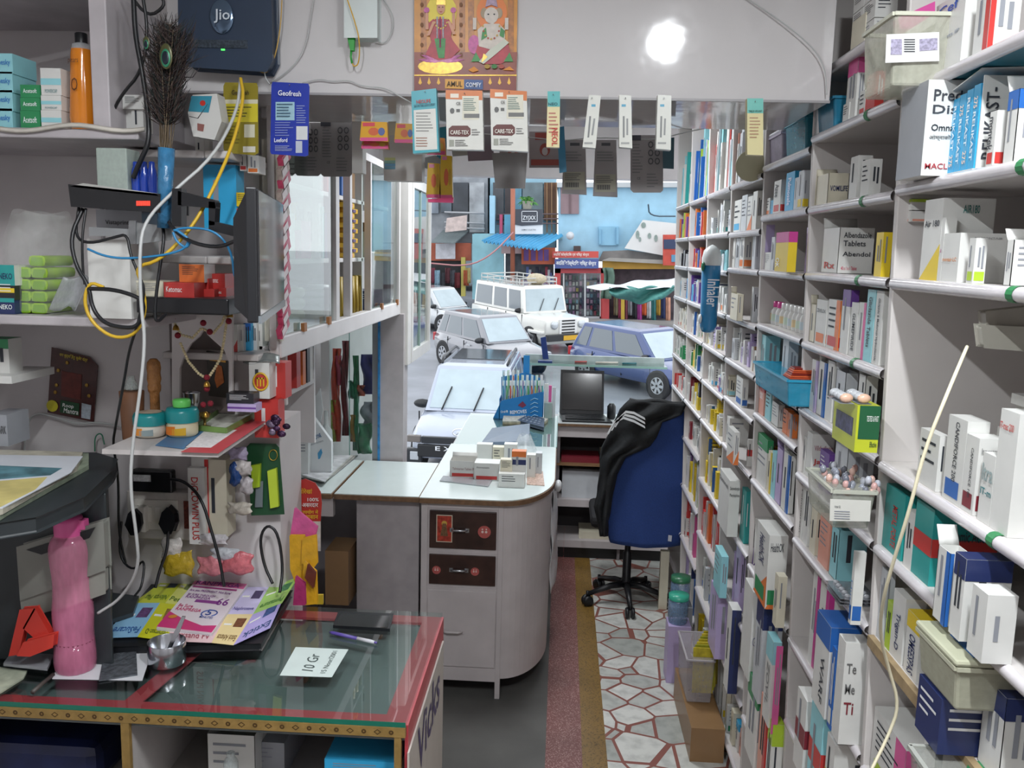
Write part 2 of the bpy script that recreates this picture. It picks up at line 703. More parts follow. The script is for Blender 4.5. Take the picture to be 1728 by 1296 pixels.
def carton(bi, li, X, Y0, Y1, z, h, d, style, texts=(), opened=False, name='medicine_carton', rot=None, label=None, group='medicine cartons on the wall shelving', cat='carton', quiet=False):
    mb = MB()
    args = (X, Y0, Y1, z, h, d)
    base = pm(style[0])
    if opened:
        t = .0012
        ins = M('#a9a69e', .7, var=.04)
        mb.box(X, X + d, Y0, Y1, z, z + t, base)
        mb.box(X, X + t, Y0, Y1, z, z + h, base).box(X + d - t, X + d, Y0, Y1, z, z + h, base)
        mb.box(X, X + d, Y0, Y0 + t, z, z + h, base).box(X, X + d, Y1 - t, Y1, z, z + h, base)
        mb.box(X + t, X + d - t, Y0 + t, Y1 - t, z + t, z + h * .72, ins)
    else:
        mb.box(X, X + d, Y0, Y1, z, z + h, base)
    ne = .0004
    for op in style.split('+'):
        if op is style.split('+')[0]:
            op = op[1:]
        while len(op) >= 2:
            c, p = op[0], op[1]
            op = op[2:]
            m = pm(c)
            ne += .0002
            patch.__defaults__ = (ne,)
            if p == 'b':
                patch(mb, args, 'F', .12, .85, .06, .26, m)
                patch(mb, args, 'N', .08, .92, .06, .26, m)
            elif p == 't':
                for fc in 'FN':
                    patch(mb, args, fc, 0, 1, .74, 1, m)
                patch(mb, args, 'T', 0, 1, 0, 1, m)
            elif p == 'm':
                for fc in 'FN':
                    patch(mb, args, fc, 0, 1, .38, .62, m)
            elif p == 's':
                patch(mb, args, 'F', .7, 1, 0, 1, m)
                patch(mb, args, 'N', 0, .18, 0, 1, m)
            elif p == 'f':
                patch(mb, args, 'F', 0, 1, 0, 1, m)
            elif p == 'N':
                patch(mb, args, 'N', 0, 1, 0, 1, m)
            elif p == 'd':
                a, b, dd = facequad(*args, 'F', 0, 1, 0, .45)
                mb.add([a + Vector((-ne, 0, 0)), b + Vector((-ne, 0, 0)), dd + b - a + Vector((-ne, 0, 0))], [(0, 1, 2)], m)
                a, b, dd = facequad(*args, 'N', 0, 1, 0, .45)
                mb.add([a + Vector((0, -ne, 0)), b + Vector((0, -ne, 0)), dd + b - a + Vector((0, -ne, 0))], [(0, 1, 2)], m)
    dark = style[0] in 'nkbvgdmrht'
    ink = M('#dcdcdc', .6, var=0) if dark else (INKL if rnd.random() < .5 else INK)
    if not texts and not quiet and h > .03:
        for fc in 'FN':
            wd = (Y1 - Y0) if fc == 'F' else d
            if wd < .012:
                continue
            if h > 1.5 * wd:
                # one or two vertical lines of print
                for q in range(rnd.choice((1, 2))):
                    u = .3 + .3 * q
                    v0 = rnd.uniform(.3, .4)
                    patch(mb, args, fc, u, u + .16, v0, rnd.uniform(.7, .92), ink, ne + .0003)
            else:
                a, b, dd = facequad(*args, fc, .12, .85, .4, .9)
                mb.lines(a, b, dd, ink, n=rnd.choice((3, 4, 5)), th=.3, e=ne + .0003)
    if ACC is not None:
        ACC.merge(mb)
        return
    loc = ((X + X + d) / 2, (Y0 + Y1) / 2, z)
    if rot:
        R = Matrix.Translation(loc) @ Matrix.Rotation(rot, 4, 'Z') @ Matrix.Translation(-Vector(loc))
        mb.v = [R @ p for p in mb.v]
    if label is None:
        kd = 'open medicine carton' if opened else 'medicine carton'
        label = desc_of(style, kd) + ', ' + where(bi, li)
    o = mb.build(name, label=label, cat=cat, group=group, loc=loc)
    if texts:
        lt = MB()
        for (fc, u0, u1, v0, v1, s, col, *r) in texts:
            if r:          # vertical, reading downwards
                a, b, dd = facequad(*args, fc, u0, u1, v0, v1)
                A = dd
                lt.text(s, dd, a, dd + (b - a), M(col, .5, var=0), 1, e=.0016)
            else:
                a, b, dd = facequad(*args, fc, u0, u1, v0, v1)
                lt.text(s, a, b, dd, M(col, .5, var=0), 1, e=.0016)
        if rot:
            lt.v = [R @ p for p in lt.v]
        lt.build('lettering', o)
    if opened:
        fl = MB()
        k = rnd.uniform(.3, .9)
        w = min(h * .35, .05)
        fl.grid(3, 4, lambda u, v: Vector((X + d * u, Y1 + math.sin(v * 1.2) * w * k * .5, z + h + w * v * (1 - .3 * v))), base, True)
        fl.build('lid_flap', o, solid=.001)
    return o


def px_item(bi, li, it):
    kind, x0, x1, xr, yt, style = it[:6]
    texts = it[6] if len(it) > 6 else ()
    z = LV[bi][li]
    dx = .0 if kind not in ('boxp', 'openp') else -.05
    X = XR(z) + .01 + dx
    pt = PX(x1, yt, X)
    Y0 = pt.y
    Y1 = max(PX(x0, yt, X).y, Y0 + .008)
    h = max(pt.z - z, .02)
    d = .11 if xr is None else max(PY(xr, yt, Y0).x - X, .02)
    Y0 = max(Y0, YB[bi] + TH / 2 + .0015)
    Y1 = min(Y1, YB[bi + 1] - TH / 2 - .0015)
    lst = _last.get((bi, li), 99)
    if Y1 > lst - .001:
        Y1 = lst - .001
        Y0 = min(Y0, Y1 - .014)
    if Y0 < YB[bi] + .009:
        return
    if X + d < .85 or z > 0:
        _last[(bi, li)] = Y0
    carton(bi, li, X, Y0 + .0005, Y1 - .0005, z + .0005, h, min(d, BACK - .01 - X), style, texts, kind in ('open', 'openp'))


def fill(bi, li, seed, pal, y0=None, y1=None, hf=(.5, .9), n=99, dmin=.07):
    r = random.Random(seed)
    lv = sorted(LV[bi] + [2.9])
    z = LV[bi][li]
    top = lv[lv.index(z) + 1] - .03
    a, b = (YB[bi] + TH / 2 + .004, YB[bi + 1] - TH / 2 - .004)
    y = b if y1 is None else min(b, y1)
    end = a if y0 is None else max(a, y0)
    k = 0
    while y > end + .02 and k < n:
        w = min(r.choice((.018, .022, .028, .035, .05)), y - end)
        h = (top - z) * r.uniform(*hf)
        if w > .03 and r.random() < .4:
            h *= .7
        st = r.choice(pal)
        X = XR(z) + .008 + r.random() * .03
        carton(bi, li, X, y - w + .0008, y, z + .0005, h, r.uniform(dmin, .14), st, opened=r.random() < .12 and w > .025)
        if h < (top - z) * .45 and w > .03 and r.random() < .6:
            carton(bi, li, X + .005, y - w + .002, y - .002, z + h + .001, (top - z - h) * .7, .09, r.choice(pal))
        y -= w + r.choice((.001, .001, .004, .015))
        k += 1


WP = ['w', 'wrb', 'wob', 'wbb', 'wt', 'wbs', 'w', 'c', 'wgb', 'z', 'wos', 'wst', 'wpb', 'wyb', 'wnt', 'w']
CP = WP + ['s', 'q', 'a', 'y', 'i', 'o', 'l', 'b']
FARB = MB()
TX = '#3a3d44'
# bay nearest the table
px = px_item
for it in [('box', 1584, 1632, 1652, -22, 'w', [('F', .1, .8, .8, .93, 'Cef', '#2a58b0'), ('F', .1, .9, .45, .5, 'Tablets IP', '#9098a8')]),
           ('box', 1652, 1676, 1728, -30, 'wrb+rs')]:
    px(0, 0, it)
carton(0, 1, .66, 1.735, 1.86, 2.2605, .172, .11, 'w+ef', [('N', .1, .85, .78, .9, 'Prednis', TX), ('N', .1, .66, .62, .74, 'Disp', TX), ('N', .1, .62, .47, .54, 'Omnaco', '#1c1e26'), ('N', .08, .62, .37, .43, 'ओम्नाकोर्टिल', '#555'), ('N', .05, .72, .07, .13, 'MACLEOD', '#a8323a')], label='large white tablet carton with shaded grey flap side jutting out beside the tray of blue cartons')  # grey aisle side mixes bare card flap with shade put into the colour
zr = 2.26
o = LV[0]
# tray of eight slim blue cartons
trX = XR(zr) + .012
ya, yb = PX(1646, 250, trX).y, PX(1563, 250, trX).y
tr = MB()
tr.box(trX - .004, trX + .13, ya - .004, yb + .004, zr + .001, zr + .004, pm('w'))
tr.box(trX + .002, trX + .13, yb + .001, yb + .004, zr, zr + .14, pm('w')).box(trX + .002, trX + .13, ya - .004, ya - .001, zr, zr + .16, pm('w'))
tr.hexa([(trX - .004, ya - .004, zr + .17), (trX + .13, ya - .004, zr + .175), (trX + .13, yb + .004, zr + .14), (trX - .004, yb + .004, zr + .135), (trX - .004, ya - .004, zr + .172), (trX + .13, ya - .004, zr + .177), (trX + .13, yb + .004, zr + .142), (trX - .004, yb + .004, zr + .137)], pm('w'))
o = tr.build('display_tray', label='white card display tray holding a row of slim blue cartons on the second shelf', cat='tray')
lt = MB()
lt.text('RELIKAST-', (trX + .03, ya - .0045, zr + .02), (trX + .03, ya - .0045, zr + .14), (trX + .008, ya - .0045, zr + .02), M('#3a3d44', .5, var=0), e=.001)
lt.build('lettering', o)
W8 = (yb - ya) / 8
for k in range(8):
    y1_ = yb - k * W8
    hh = .118 + .006 * k * .6
    carton(0, 1, trX, y1_ - W8 + .001, y1_ - .001, zr + .0045, hh, .11, 's', [('F', .3, .72, .1, .68, 'RELIKAST', '#e8f6fb', 1), ('F', .25, .8, .72, .86, '275', '#f2d9c4', 1)] if k % 2 else [('F', .3, .72, .3, .9, 'RELIKAST', '#e8f6fb', 1), ('F', .25, .8, .08, .24, '275', '#f2d9c4', 1)],
           name='slim_medicine_carton', label=f'slim sky blue carton, {ORD[k]} in the white display tray from the street end', group='slim blue cartons in the white tray')
for it in [('box', 1672, 1684, 1716, 186, 'wrb', [('F', .1, .8, .3, .9, 'montek', TX, 1)]), ('open', 1704, 1722, 1760, 150, 'wbt')]:
    px(0, 1, it)
for it in [('box', 1563, 1594, 1682, 334, 'w+yd', [('N', .38, .7, .82, .92, 'AIR180', '#3a7a74'), ('N', .05, .95, .5, .56, 'Montelukast Sodium Tablets', '#8a8a8a'), ('F', .1, .9, .66, .74, 'Air 180', TX)]),
           ('box', 1511, 1542, 1560, 372, 'w', [('F', .3, .7, .45, .52, 'Saaz', '#c2508a')]),
           ('box', 1588, 1622, 1740, 393, 'w', [('F', .05, .9, .42, .5, 'montair LC', '#d8842c'), ('N', .2, .6, .88, .92, 'Rx MONTAIR', '#9a9a9a')]),
           ('box', 1637, 1648, 1668, 402, 'wlb'), ('open', 1700, 1712, 1790, 405, 'w')]:
    px(0, 2, it)
for k in range(2):
    X = XR(2.066) + .02
    y0 = PX(1538, 350, X).y
    carton(0, 2, X, y0, y0 + .07, 2.066 + .118 + k * .024, .022, .05, 'wlt' if k else 'wab')
for it in [('box', 1553, 1587, 1603, 737, 'w'), ('box', 1601, 1634, 1672, 712, 'w+bb', [('F', .45, .65, .25, .95, 'CANDIFORCE 200', TX, 1)]),
           ('box', 1616, 1654, 1700, 741, 'w+db', [('F', .5, .68, .2, .85, 'CANDIFORCE 100', TX, 1), ('N', .1, .9, .8, .88, 'Itraconazole', '#777')]),
           ('box', 1659, 1681, 1700, 772, 'w', [('F', .1, .95, .4, .5, 'IT-m', '#2c7a80'), ('F', .1, .95, .6, .85, 'Itra', '#9aa')]),
           ('box', 1680, 1722, 1760, 700, 'w', [('F', .05, .8, .84, .9, 'IT-mac 200', '#c4473f')])]:
    px(0, 3, it)
# stacks at the back of that shelf
X = .90
for k in range(3):
    carton(0, 3, X - .01 * k, 1.66, 1.76, 1.669 + .12 + .0225 * k, .02, .105, 'wyN' if k == 2 else 'w', [('N', .3, .85, .25, .75, 'Malorex-CD 3', TX)])
for k in range(4):
    carton(0, 3, X - .03, 1.6, 1.78, 1.670 + .029 * k, .027, .15, 'w', [('N', .4, .8, .3, .7, 'candex cl', '#3a9ab0')])
for it in [('box', 1484, 1529, 1548, 838, 't', [('F', .45, .7, .1, .75, 'METAL FORTE', '#c43c38', 1)]), ('box', 1531, 1545, 1556, 868, 'w'),
           ('box', 1543, 1578, 1690, 862, 't+rm', [('N', .1, .9, .6, .75, 'Mefenamic Acid &', TX), ('N', .1, .98, .35, .5, 'Dicyclomine', TX)]),
           ('openp', 1583, 1605, 1640, 935, 'wbs'), ('boxp', 1612, 1632, 1712, 945, 'wnt'), ('boxp', 1640, 1668, 1720, 1005, 'w')]:
    px(0, 4, it)
for it in [('box', 1484, 1497, 1505, 965, 'z'), ('box', 1498, 1507, 1515, 1020, 'l'), ('box', 1508, 1530, 1565, 1012, 'w', [('F', .3, .7, .15, .7, 'Trigan-D', '#27325f', 1)]),
           ('box', 1531, 1555, 1604, 1050, 'w+yt', [('F', .3, .75, .05, .68, 'OMEESPAS', '#27325f', 1)]), ('box', 1574, 1590, 1606, 1123, 'wrm'), ('open', 1602, 1636, 1700, 1140, 'n'),
           ('open', 1660, 1700, 1760, 1180, 'wnt')]:
    px(0, 5, it)
for it in [('box', 1470, 1530, 1640, 1268, 'w+ps+lb'), ('box', 1560, 1640, 1728, 1250, 'w')]:
    px(0, 6, it)
# second bay
for r in range(4):
    for c in range(2):
        X = XR(2.61) + .012
        carton(1, 0, X + .0, 2.36 - .085 * c - .08, 2.36 - .085 * c, 2.6105 + .047 * r, .045, .05, 'w')
px(1, 0, ('box', 1440, 1462, 1500, 20, 'c', [('N', .1, .4, .3, .4, 'Ae', '#1c1e26')]))
for it in [('box', 1434, 1450, 1460, 95, 'wts+pt'), ('box', 1452, 1462, 1475, 150, 'wrb'), ('box', 1464, 1480, 1490, 120, 'r')]:
    px(1, 1, it)
for it in [('box', 1367, 1377, 1384, 288, 'c+ob'), ('open', 1380, 1399, 1434, 292, 'c', [('N', .1, .95, .42, .6, 'VOMILIFE', '#27325f')]), ('box', 1437, 1450, 1474, 262, 'w'), ('box', 1456, 1470, 1490, 268, 'w')]:
    px(1, 2, it)
px(1, 3, ('open', 1391, 1418, 1478, 384, 'w+r', [('N', .12, .9, .78, .9, 'Albendazole', TX), ('N', .12, .75, .6, .72, 'Tablets', TX), ('N', .12, .9, .38, .48, 'Abendol', TX), ('N', .1, .55, .08, .16, '40 x 1 x 1 Tablet', '#d0506a'), ('F', .2, .85, .1, .25, 'Rx', '#c43c38')]))
px(1, 3, ('box', 1480, 1492, 1500, 392, 'y'))
for it in [('open', 1369, 1378, 1384, 515, 'c'), ('box', 1379, 1397, 1402, 508, 'w+ob', [('F', .1, .9, .72, .8, 'ZENFLOX', TX)]), ('box', 1399, 1419, 1424, 508, 'w+os+rb'), ('box', 1424, 1437, 1442, 490, 'wvt'), ('box', 1438, 1450, 1455, 512, 'w', [('F', .3, .7, .1, .8, 'GLIMEPIRIDE', TX, 1)]),
           ('box', 1451, 1463, 1468, 512, 'w+ps'), ('box', 1464, 1479, 1484, 490, 'q+w', [('F', .3, .7, .2, .9, 'Gliclazide Tablets', TX, 1)]), ('box', 1480, 1493, 1500, 492, 'w', [('F', .3, .65, .05, .9, 'Gliclazide & Metformin Hydrochloride', TX, 1)])]:
    px(1, 4, it)
for it in [('box', 1371, 1381, 1386, 610, 'w+is'), ('open', 1383, 1396, 1404, 614, 'wbs'), ('box', 1398, 1409, 1416, 612, 'w'), ('open', 1412, 1428, 1450, 630, 'z'), ('open', 1450, 1462, 1484, 635, 'w')]:
    px(1, 5, it)
for it in [('box', 1352, 1361, 1368, 738, 'w'), ('box', 1363, 1372, 1409, 733, 'w', [('N', .1, .95, .6, .75, 'Vildagliptin', '#b08088'), ('N', .1, .9, .3, .45, 'Jalra', '#c43c38')]), ('box', 1384, 1400, 1412, 768, 'v'), ('open', 1410, 1432, 1478, 756, 'z')]:
    px(1, 6, it)
for it in [('box', 1347, 1358, 1362, 815, 'w', [('F', .3, .7, .1, .9, 'Telmisartan', TX, 1)]), ('box', 1359, 1369, 1372, 822, 'w'), ('box', 1370, 1380, 1384, 860, 'c'), ('box', 1384, 1402, 1405, 882, 'a'), ('open', 1404, 1417, 1466, 896, 'q+e'),
           ('boxp', 1440, 1452, 1470, 940, 'wbb', [('F', .3, .7, .1, .6, 'Nusam', '#3a7ab8', 1)])]:
    px(1, 7, it)
for it in [('box', 1373, 1384, 1392, 975, 'w+ms'), ('box', 1386, 1401, 1455, 990, 'w+ms'), ('boxp', 1378, 1403, 1455, 1060, 'w+bt', [('F', .5, .75, .1, .6, 'WARF', TX, 1)]), ('boxp', 1405, 1412, 1420, 1098, 'bwb'), ('boxp', 1415, 1428, 1470, 1085, 'w', [('N', .1, .5, .3, .42, 'Ti', '#7d2632'), ('N', .1, .5, .7, .8, 'Te', '#666'), ('N', .1, .5, .5, .6, 'Me', '#666')])]:
    px(1, 8, it)
for it in [('boxp', 1345, 1362, 1400, 1185, 'w+dm'), ('boxp', 1368, 1390, 1440, 1215, 'q+rm'), ('boxp', 1395, 1410, 1470, 1258, 'wym')]:
    px(1, 9, it)
# third bay
fill(2, 0, 3, WP)
for it in [('box', 1287, 1300, 1304, 334, 'w+ob'), ('box', 1301, 1305, 1308, 338, 's'), ('box', 1306, 1319, 1327, 303, 'w+rb', [('F', .2, .7, .5, .9, 'Azee', TX, 1)]), ('box', 1328, 1342, 1346, 288, 's', [('F', .3, .7, .15, .85, 'Pulmosafe', '#eef', 1)]), ('box', 1342, 1348, 1352, 299, 'z'), ('box', 1349, 1357, 1360, 287, 'z+yb')]:
    px(2, 2, it)
for it in [('box', 1284, 1290, 1304, 380, 'i'), ('box', 1291, 1301, 1304, 426, 'w'), ('box', 1302, 1308, 1312, 400, 'z'), ('boxp', 1311, 1332, 1347, 391, 'y+mt', [('F', .1, .4, .1, .35, 'OK', '#fff', 1)]), ('box', 1347, 1355, 1362, 385, 'i')]:
    px(2, 3, it)
for it in [('box', 1285, 1293, 1318, 567, 'q'), ('box', 1322, 1332, 1349, 574, 'z')]:
    px(2, 5, it)
for it in [('box', 1277, 1291, 1294, 650, 'a+rt', [('F', .2, .8, .5, .8, 'Rosuva', '#eee')]), ('box', 1293, 1302, 1305, 662, 'q'), ('open', 1303, 1315, 1322, 684, 'w'), ('box', 1322, 1330, 1333, 694, 'o'), ('box', 1330, 1337, 1345, 700, 'oes')]:
    px(2, 6, it)
for it in [('box', 1274, 1296, 1300, 744, 'w+gt'), ('box', 1297, 1303, 1307, 765, 'c+ys'), ('box', 1304, 1311, 1314, 766, 'q'), ('open', 1312, 1322, 1328, 762, 'i'), ('open', 1323, 1334, 1342, 770, 'wbs')]:
    px(2, 7, it)
for it in [('box', 1264, 1276, 1305, 875, 'w+vd'), ('boxp', 1277, 1299, 1331, 904, 'w+od+gb', [('F', .3, .7, .5, .9, 'HealthOK', '#3a3a60', 1), ('N', .1, .8, .78, .9, 'HealthOK', TX)]), ('boxp', 1308, 1316, 1331, 976, 'c')]:
    px(2, 8, it)
for it in [('boxp', 1256, 1272, 1300, 1000, 'w+y', [('N', .1, .8, .4, .5, 'Gaba', '#99a'), ('N', .55, .98, .05, .3, 'E', '#e3c62e')]), ('boxp', 1278, 1290, 1324, 1020, 'z+nt'), ('boxp', 1294, 1306, 1320, 1085, 'w+qt', [('F', .3, .7, .2, .7, 'ZOVIL', '#888', 1)]), ('boxp', 1310, 1316, 1322, 1100, 'p')]:
    px(2, 9, it)
for it in [('boxp', 1262, 1280, 1292, 1165, 'wgt'), ('boxp', 1284, 1296, 1316, 1190, 'ars'), ('boxp', 1296, 1310, 1330, 1235, 'wlt')]:
    px(2, 10, it)
# fourth bay
for it in [('box', 1232, 1239, 1244, 340, 'z'), ('box', 1240, 1252, 1256, 336, 'wsb'), ('box', 1253, 1262, 1272, 328, 'z'), ('box', 1263, 1271, 1274, 330, 'w+od'), ('box', 1272, 1279, 1284, 322, 'w')]:
    px(3, 1, it)
for it in [('box', 1232, 1242, 1246, 402, 'w+q', [('F', .1, .8, .3, .4, 'Co', TX)]), ('box', 1243, 1249, 1250, 402, 'z'), ('box', 1250, 1257, 1272, 398, 'w+ob'), ('box', 1272, 1277, 1281, 385, 'z')]:
    px(3, 2, it)
for it in [('openp', 1234, 1246, 1256, 497, 'c'), ('box', 1256, 1264, 1268, 483, 'w'), ('box', 1265, 1272, 1276, 486, 'z')]:
    px(3, 3, it)
fill(3, 4, 11, ['i', 'w', 'z', 'wbb', 'h', 'w'])
for it in [('open', 1220, 1231, 1243, 636, 'c+qb'), ('box', 1243, 1254, 1264, 640, 'w+bb')]:
    px(3, 5, it)
for it in [('box', 1220, 1232, 1265, 706, 'w+b'), ('boxp', 1228, 1240, 1248, 730, 'w+od'), ('box', 1248, 1256, 1264, 735, 'w+rm')]:
    px(3, 6, it)
px(3, 7, ('boxp', 1214, 1232, 1250, 812, 'w', [('N', .05, .95, .82, .9, 'Dextromethorphan', '#555'), ('N', .05, .95, .7, .78, 'Phenylephrine', '#555'), ('F', .05, .9, .82, .9, 'Dextrometh', '#555')]))
px(3, 7, ('box', 1252, 1260, 1266, 830, 't'))
for it in [('boxp', 1206, 1218, 1230, 940, 'q+s'), ('box', 1232, 1240, 1250, 930, 'i'), ('box', 1243, 1252, 1256, 925, 'i+p')]:
    px(3, 8, it)
for it in [('boxp', 1199, 1212, 1242, 1003, 'i+z'), ('boxp', 1228, 1236, 1252, 1030, 'w+nN')]:
    px(3, 9, it)
# remaining compartments further down the aisle
fill(1, 1, 21, WP, y1=2.42, y0=2.3, hf=(.3, .5))
for bi, li, seed, pal, hf in [
        (3, 0, 31, ['z', 'a', 'w'], (.3, .6)), (3, 10, 32, CP, (.4, .8)),
        (4, 0, 41, ['w', 'z', 'q', 'r'], (.4, .7)), (4, 1, 42, ['w', 'z', 'wtb', 'q'], (.5, .95)), (4, 2, 43, ['z', 'q', 'w'], (.4, .7)), (4, 3, 44, WP, (.5, .8)), (4, 4, 45, ['w', 'wyb', 'c', 'i'], (.5, .8)),
        (4, 5, 46, ['w', 'wrb', 'wsb', 'v'], (.4, .7)), (4, 6, 47, ['y', 'w', 'wbs', 'yl', 'w'], (.4, .6)), (4, 7, 48, ['y', 'yrb', 'ybs', 'w'], (.5, .8)), (4, 8, 49, ['r', 'rws', 'w', 'o'], (.6, .9)), (4, 9, 50, ['w', 'wbb', 'rwb', 'z'], (.5, .9)), (4, 10, 51, ['w', 'wrb', 'y'], (.4, .6)),
        (5, 0, 52, ['w', 'q', 'l', 'b'], (.4, .7)), (5, 1, 53, ['o', 'b', 'r', 'l', 's', 'bws'], (.7, .95)), (5, 2, 54, ['o', 'b', 'r', 'h', 'v'], (.6, .9)), (5, 3, 55, ['b', 'v', 's', 'wvb', 'bwt'], (.6, .9)), (5, 4, 56, WP, (.6, .9)), (5, 5, 57, ['w', 'y', 'wgs', 'wbs'], (.5, .9)),
        (5, 6, 58, ['y', 'w', 'k', 'd'], (.5, .8)), (5, 7, 59, ['w', 'd', 'wrb'], (.5, .7)), (5, 8, 60, ['v', 'w', 'l', 'm', 'y'], (.6, .9)), (5, 9, 61, ['r', 'p', 'wrb', 'w'], (.5, .9)), (5, 10, 62, CP, (.5, .9)),
        (6, 0, 63, ['t', 'w', 'q'], (.4, .7)), (6, 1, 64, ['o', 'y', 'l', 'v'], (.7, .95)), (6, 2, 65, ['w', 'k', 'z'], (.5, .8)), (6, 3, 66, ['s', 'q', 'v', 'w'], (.5, .8)), (6, 4, 67, ['w', 'wrb', 'c'], (.5, .8)), (6, 5, 68, ['g', 'w', 'wgb'], (.4, .8)),
        (6, 6, 69, ['r', 'w'], (.4, .6)), (6, 7, 70, WP, (.3, .5))]:
    ACC = FARB if bi >= 4 else None
    fill(bi, li, seed, pal, hf=hf)
ACC = None
FARB.build('medicine_carton', label='far small medicine cartons packed in the last three bays by the street', cat='cartons', kind='stuff')
# ================================================================ left side of the shop
def fb(mb, x0, x1, yt, yb, Y, d, m, z=None):
    a, b = PY(x0, yb, Y), PY(x1, yt, Y)
    za = a.z if z is None else z
    return mb.box(a.x, b.x, Y, Y + d, za, max(b.z, za + .004), m)


def fcart(name, label, cat, x0, x1, yt, yb, Y, d, style, texts=(), z=None, group=None, opened=False, rot=None, quiet=False):
    a, b = PY(x0, yb, Y), PY((x0 + x1) / 2, yt, Y)
    za = a.z if z is None else z
    w = PY(x1, yb, Y).x - a.x
    return carton(0, 0, a.x, Y, Y + d, za, b.z - za, w, style, texts, opened, name=name, label=label, cat=cat, group=group, rot=rot, quiet=quiet)


def quadY(pts, Y):
    return [PY(x, y, Y) for x, y in pts]


def slab(mb, pts, Y, d, m):                     # px outline standing at distance Y with thickness d (away from the viewer)
    return mb.ext(quadY(pts, Y), (0, d, 0), m)


def ptext(mb, s, x0, y0, x1, y1, hpx, Y, m, bold=1):
    """text whose baseline runs (x0,y0)->(x1,y1) in the plane Y; hpx tall"""
    a, b = PY(x0, y0, Y), PY(x1, y1, Y)
    L = math.hypot(x1 - x0, y1 - y0)
    nx, ny = (y1 - y0) / L, -(x1 - x0) / L
    d = PY(x0 + nx * hpx, y0 + ny * hpx, Y)
    return mb.text(s, a, b, d, m, bold)


def cable(name, label, pts, r, m, group=None):
    mb = MB()
    mb.tube([PY(x, y, Y) for x, y, Y in pts], r, m, 7, smooth=2)
    return mb.build(name, label=label, cat='cable', group=group)


# ---- corner shelves on the far wall
t = thing('corner_shelving', 'grimy white corner shelving above the printer', 'shelving', (-1.4, 2.4, 1.8))
SH = M('#bcb6b9', .5, var=.22, sc=7, bump=.3)
for z, xr_ in ((2.37, -1.03), (1.914, -1.03), (2.72, -1.2)):
    MB().box(-1.82, xr_, 2.15, 2.595, z - .024, z, SH).build('shelf', t, bevel=.004)
u = MB().box(PY(148, 0, 2.16).x, PY(178, 0, 2.16).x, 2.16, 2.59, 2.371, 2.695, SH)
u.build('upright', t, bevel=.003)
MB().box(PY(152, 0, 2.58).x, PY(156, 0, 2.58).x, 2.585, 2.597, 1.915, 2.345, M('#8f8a8c')).build('batten', t)
p = MB()
p.grid(14, 3, lambda u, v: PY(-8 + 252 * u, 212 + 5 * math.sin(u * 9) + 8 * v, 2.145 - .006 * math.sin(v * 3)), M('#cbc5bb', .7, var=.2), True)
p.build('newspaper_liner', label='old newspaper lining the edge of the upper corner shelf', cat='newspaper', solid=.0015)

# ---- things on the upper corner shelf
for k in range(4):
    fcart('sky_carton', f'pale blue printed carton beside the orange bottle, {ORD[3 - k]} from the top of its stack', 'carton', -14, 22, 90 + 31 * k, 119 + 31 * k, 2.2, .1, 'q+ef', [('N', .05, .9, .35, .7, 'Acnesky', '#3a7ac0')], z=2.3705 + .0445 * (3 - k), group='pale blue cartons stacked on the corner shelf')
GL = M('#e9eef0', .15, var=0)
for k in range(3):
    fcart('moisturiser_carton', f'dark teal cream carton, {ORD[k]} up from the corner shelf', 'carton', 35, 68, [187, 165, 143][k], [208, 187, 165][k], 2.19, .06, 'g', [('N', .15, .85, .35, .68, 'Acetsoft', '#e8f4f2')], z=PY(50, [208, 187, 165][k], 2.19).z + .0005 if k else 2.3705, group='teal cream cartons stacked on the corner shelf')
    fcart('cream_carton', f'white carton with an aqua panel, {ORD[k]} up from the corner shelf, touching the bottle', 'carton', 70, 104, [186, 161, 115][k], [208, 186, 161][k], 2.19, .07, 'w+qm', [('N', .2, .8, .08, .22, 'POWERCAP', '#7a9a9c')], group='white and aqua cartons stacked on the corner shelf', quiet=True, z=PY(87, [208, 186, 161][k], 2.19).z + .0005 if k else 2.3705)
bt = thing('shower_gel_bottle', 'tall clear bottle of orange gel with a black cap on the corner shelf', 'bottle', PY(136, 208, 2.2))
c = PY(136, 208, 2.2)
c.z = 2.371
zt = lambda y: PY(136, y, 2.2).z
hh = [zt(y) - c.z for y in (208, 200, 90, 80, 73, 54)]
mb = MB()
for s_ in (1,):
    prof = [(.030, 0), (.034, hh[1]), (.026, hh[2]), (.024, hh[3])]
    mb.lathe((c.x, c.y + .02, c.z), prof, M('#d9801c', .15, var=.03, coat=.5), 20)
mb.build('body', bt)
mb = MB().lathe((c.x, c.y + .02, c.z), [(.0245, hh[3] - .002), (.022, hh[4]), (.014, hh[4] + .004)], filmm('bottle_neck', '#c9cdd0', .5), 20)
mb.build('neck', bt)
MB().lathe((c.x, c.y + .02, c.z), [(.0145, hh[4] + .003), (.0145, hh[5]), (.012, hh[5] + .002)], BLACK, 20).build('cap', bt)
mb = MB()
ptext(mb, 'pears', 115, 108, 132, 108, 9, 2.183, M('#5a3210', .5, var=0), 0)
ptext(mb, 'O', 120, 153, 131, 153, 22, 2.183, M('#5a3210', .5, var=0), 0)
mb.build('lettering', bt)
for k, (a, b, yt, yb) in enumerate([(183, 202, 186, 207), (202, 222, 184, 204), (222, 242, 178, 202), (207, 243, 160, 180)]):
    fcart('ointment_carton', f'small plain white ointment carton, {ORD[k]} in the huddle under the peacock feathers', 'carton', a, b, yt, yb, 2.25 - .01 * k, .05, 'w', z=2.3705 if k < 3 else 2.428, group='white ointment cartons below the feathers')

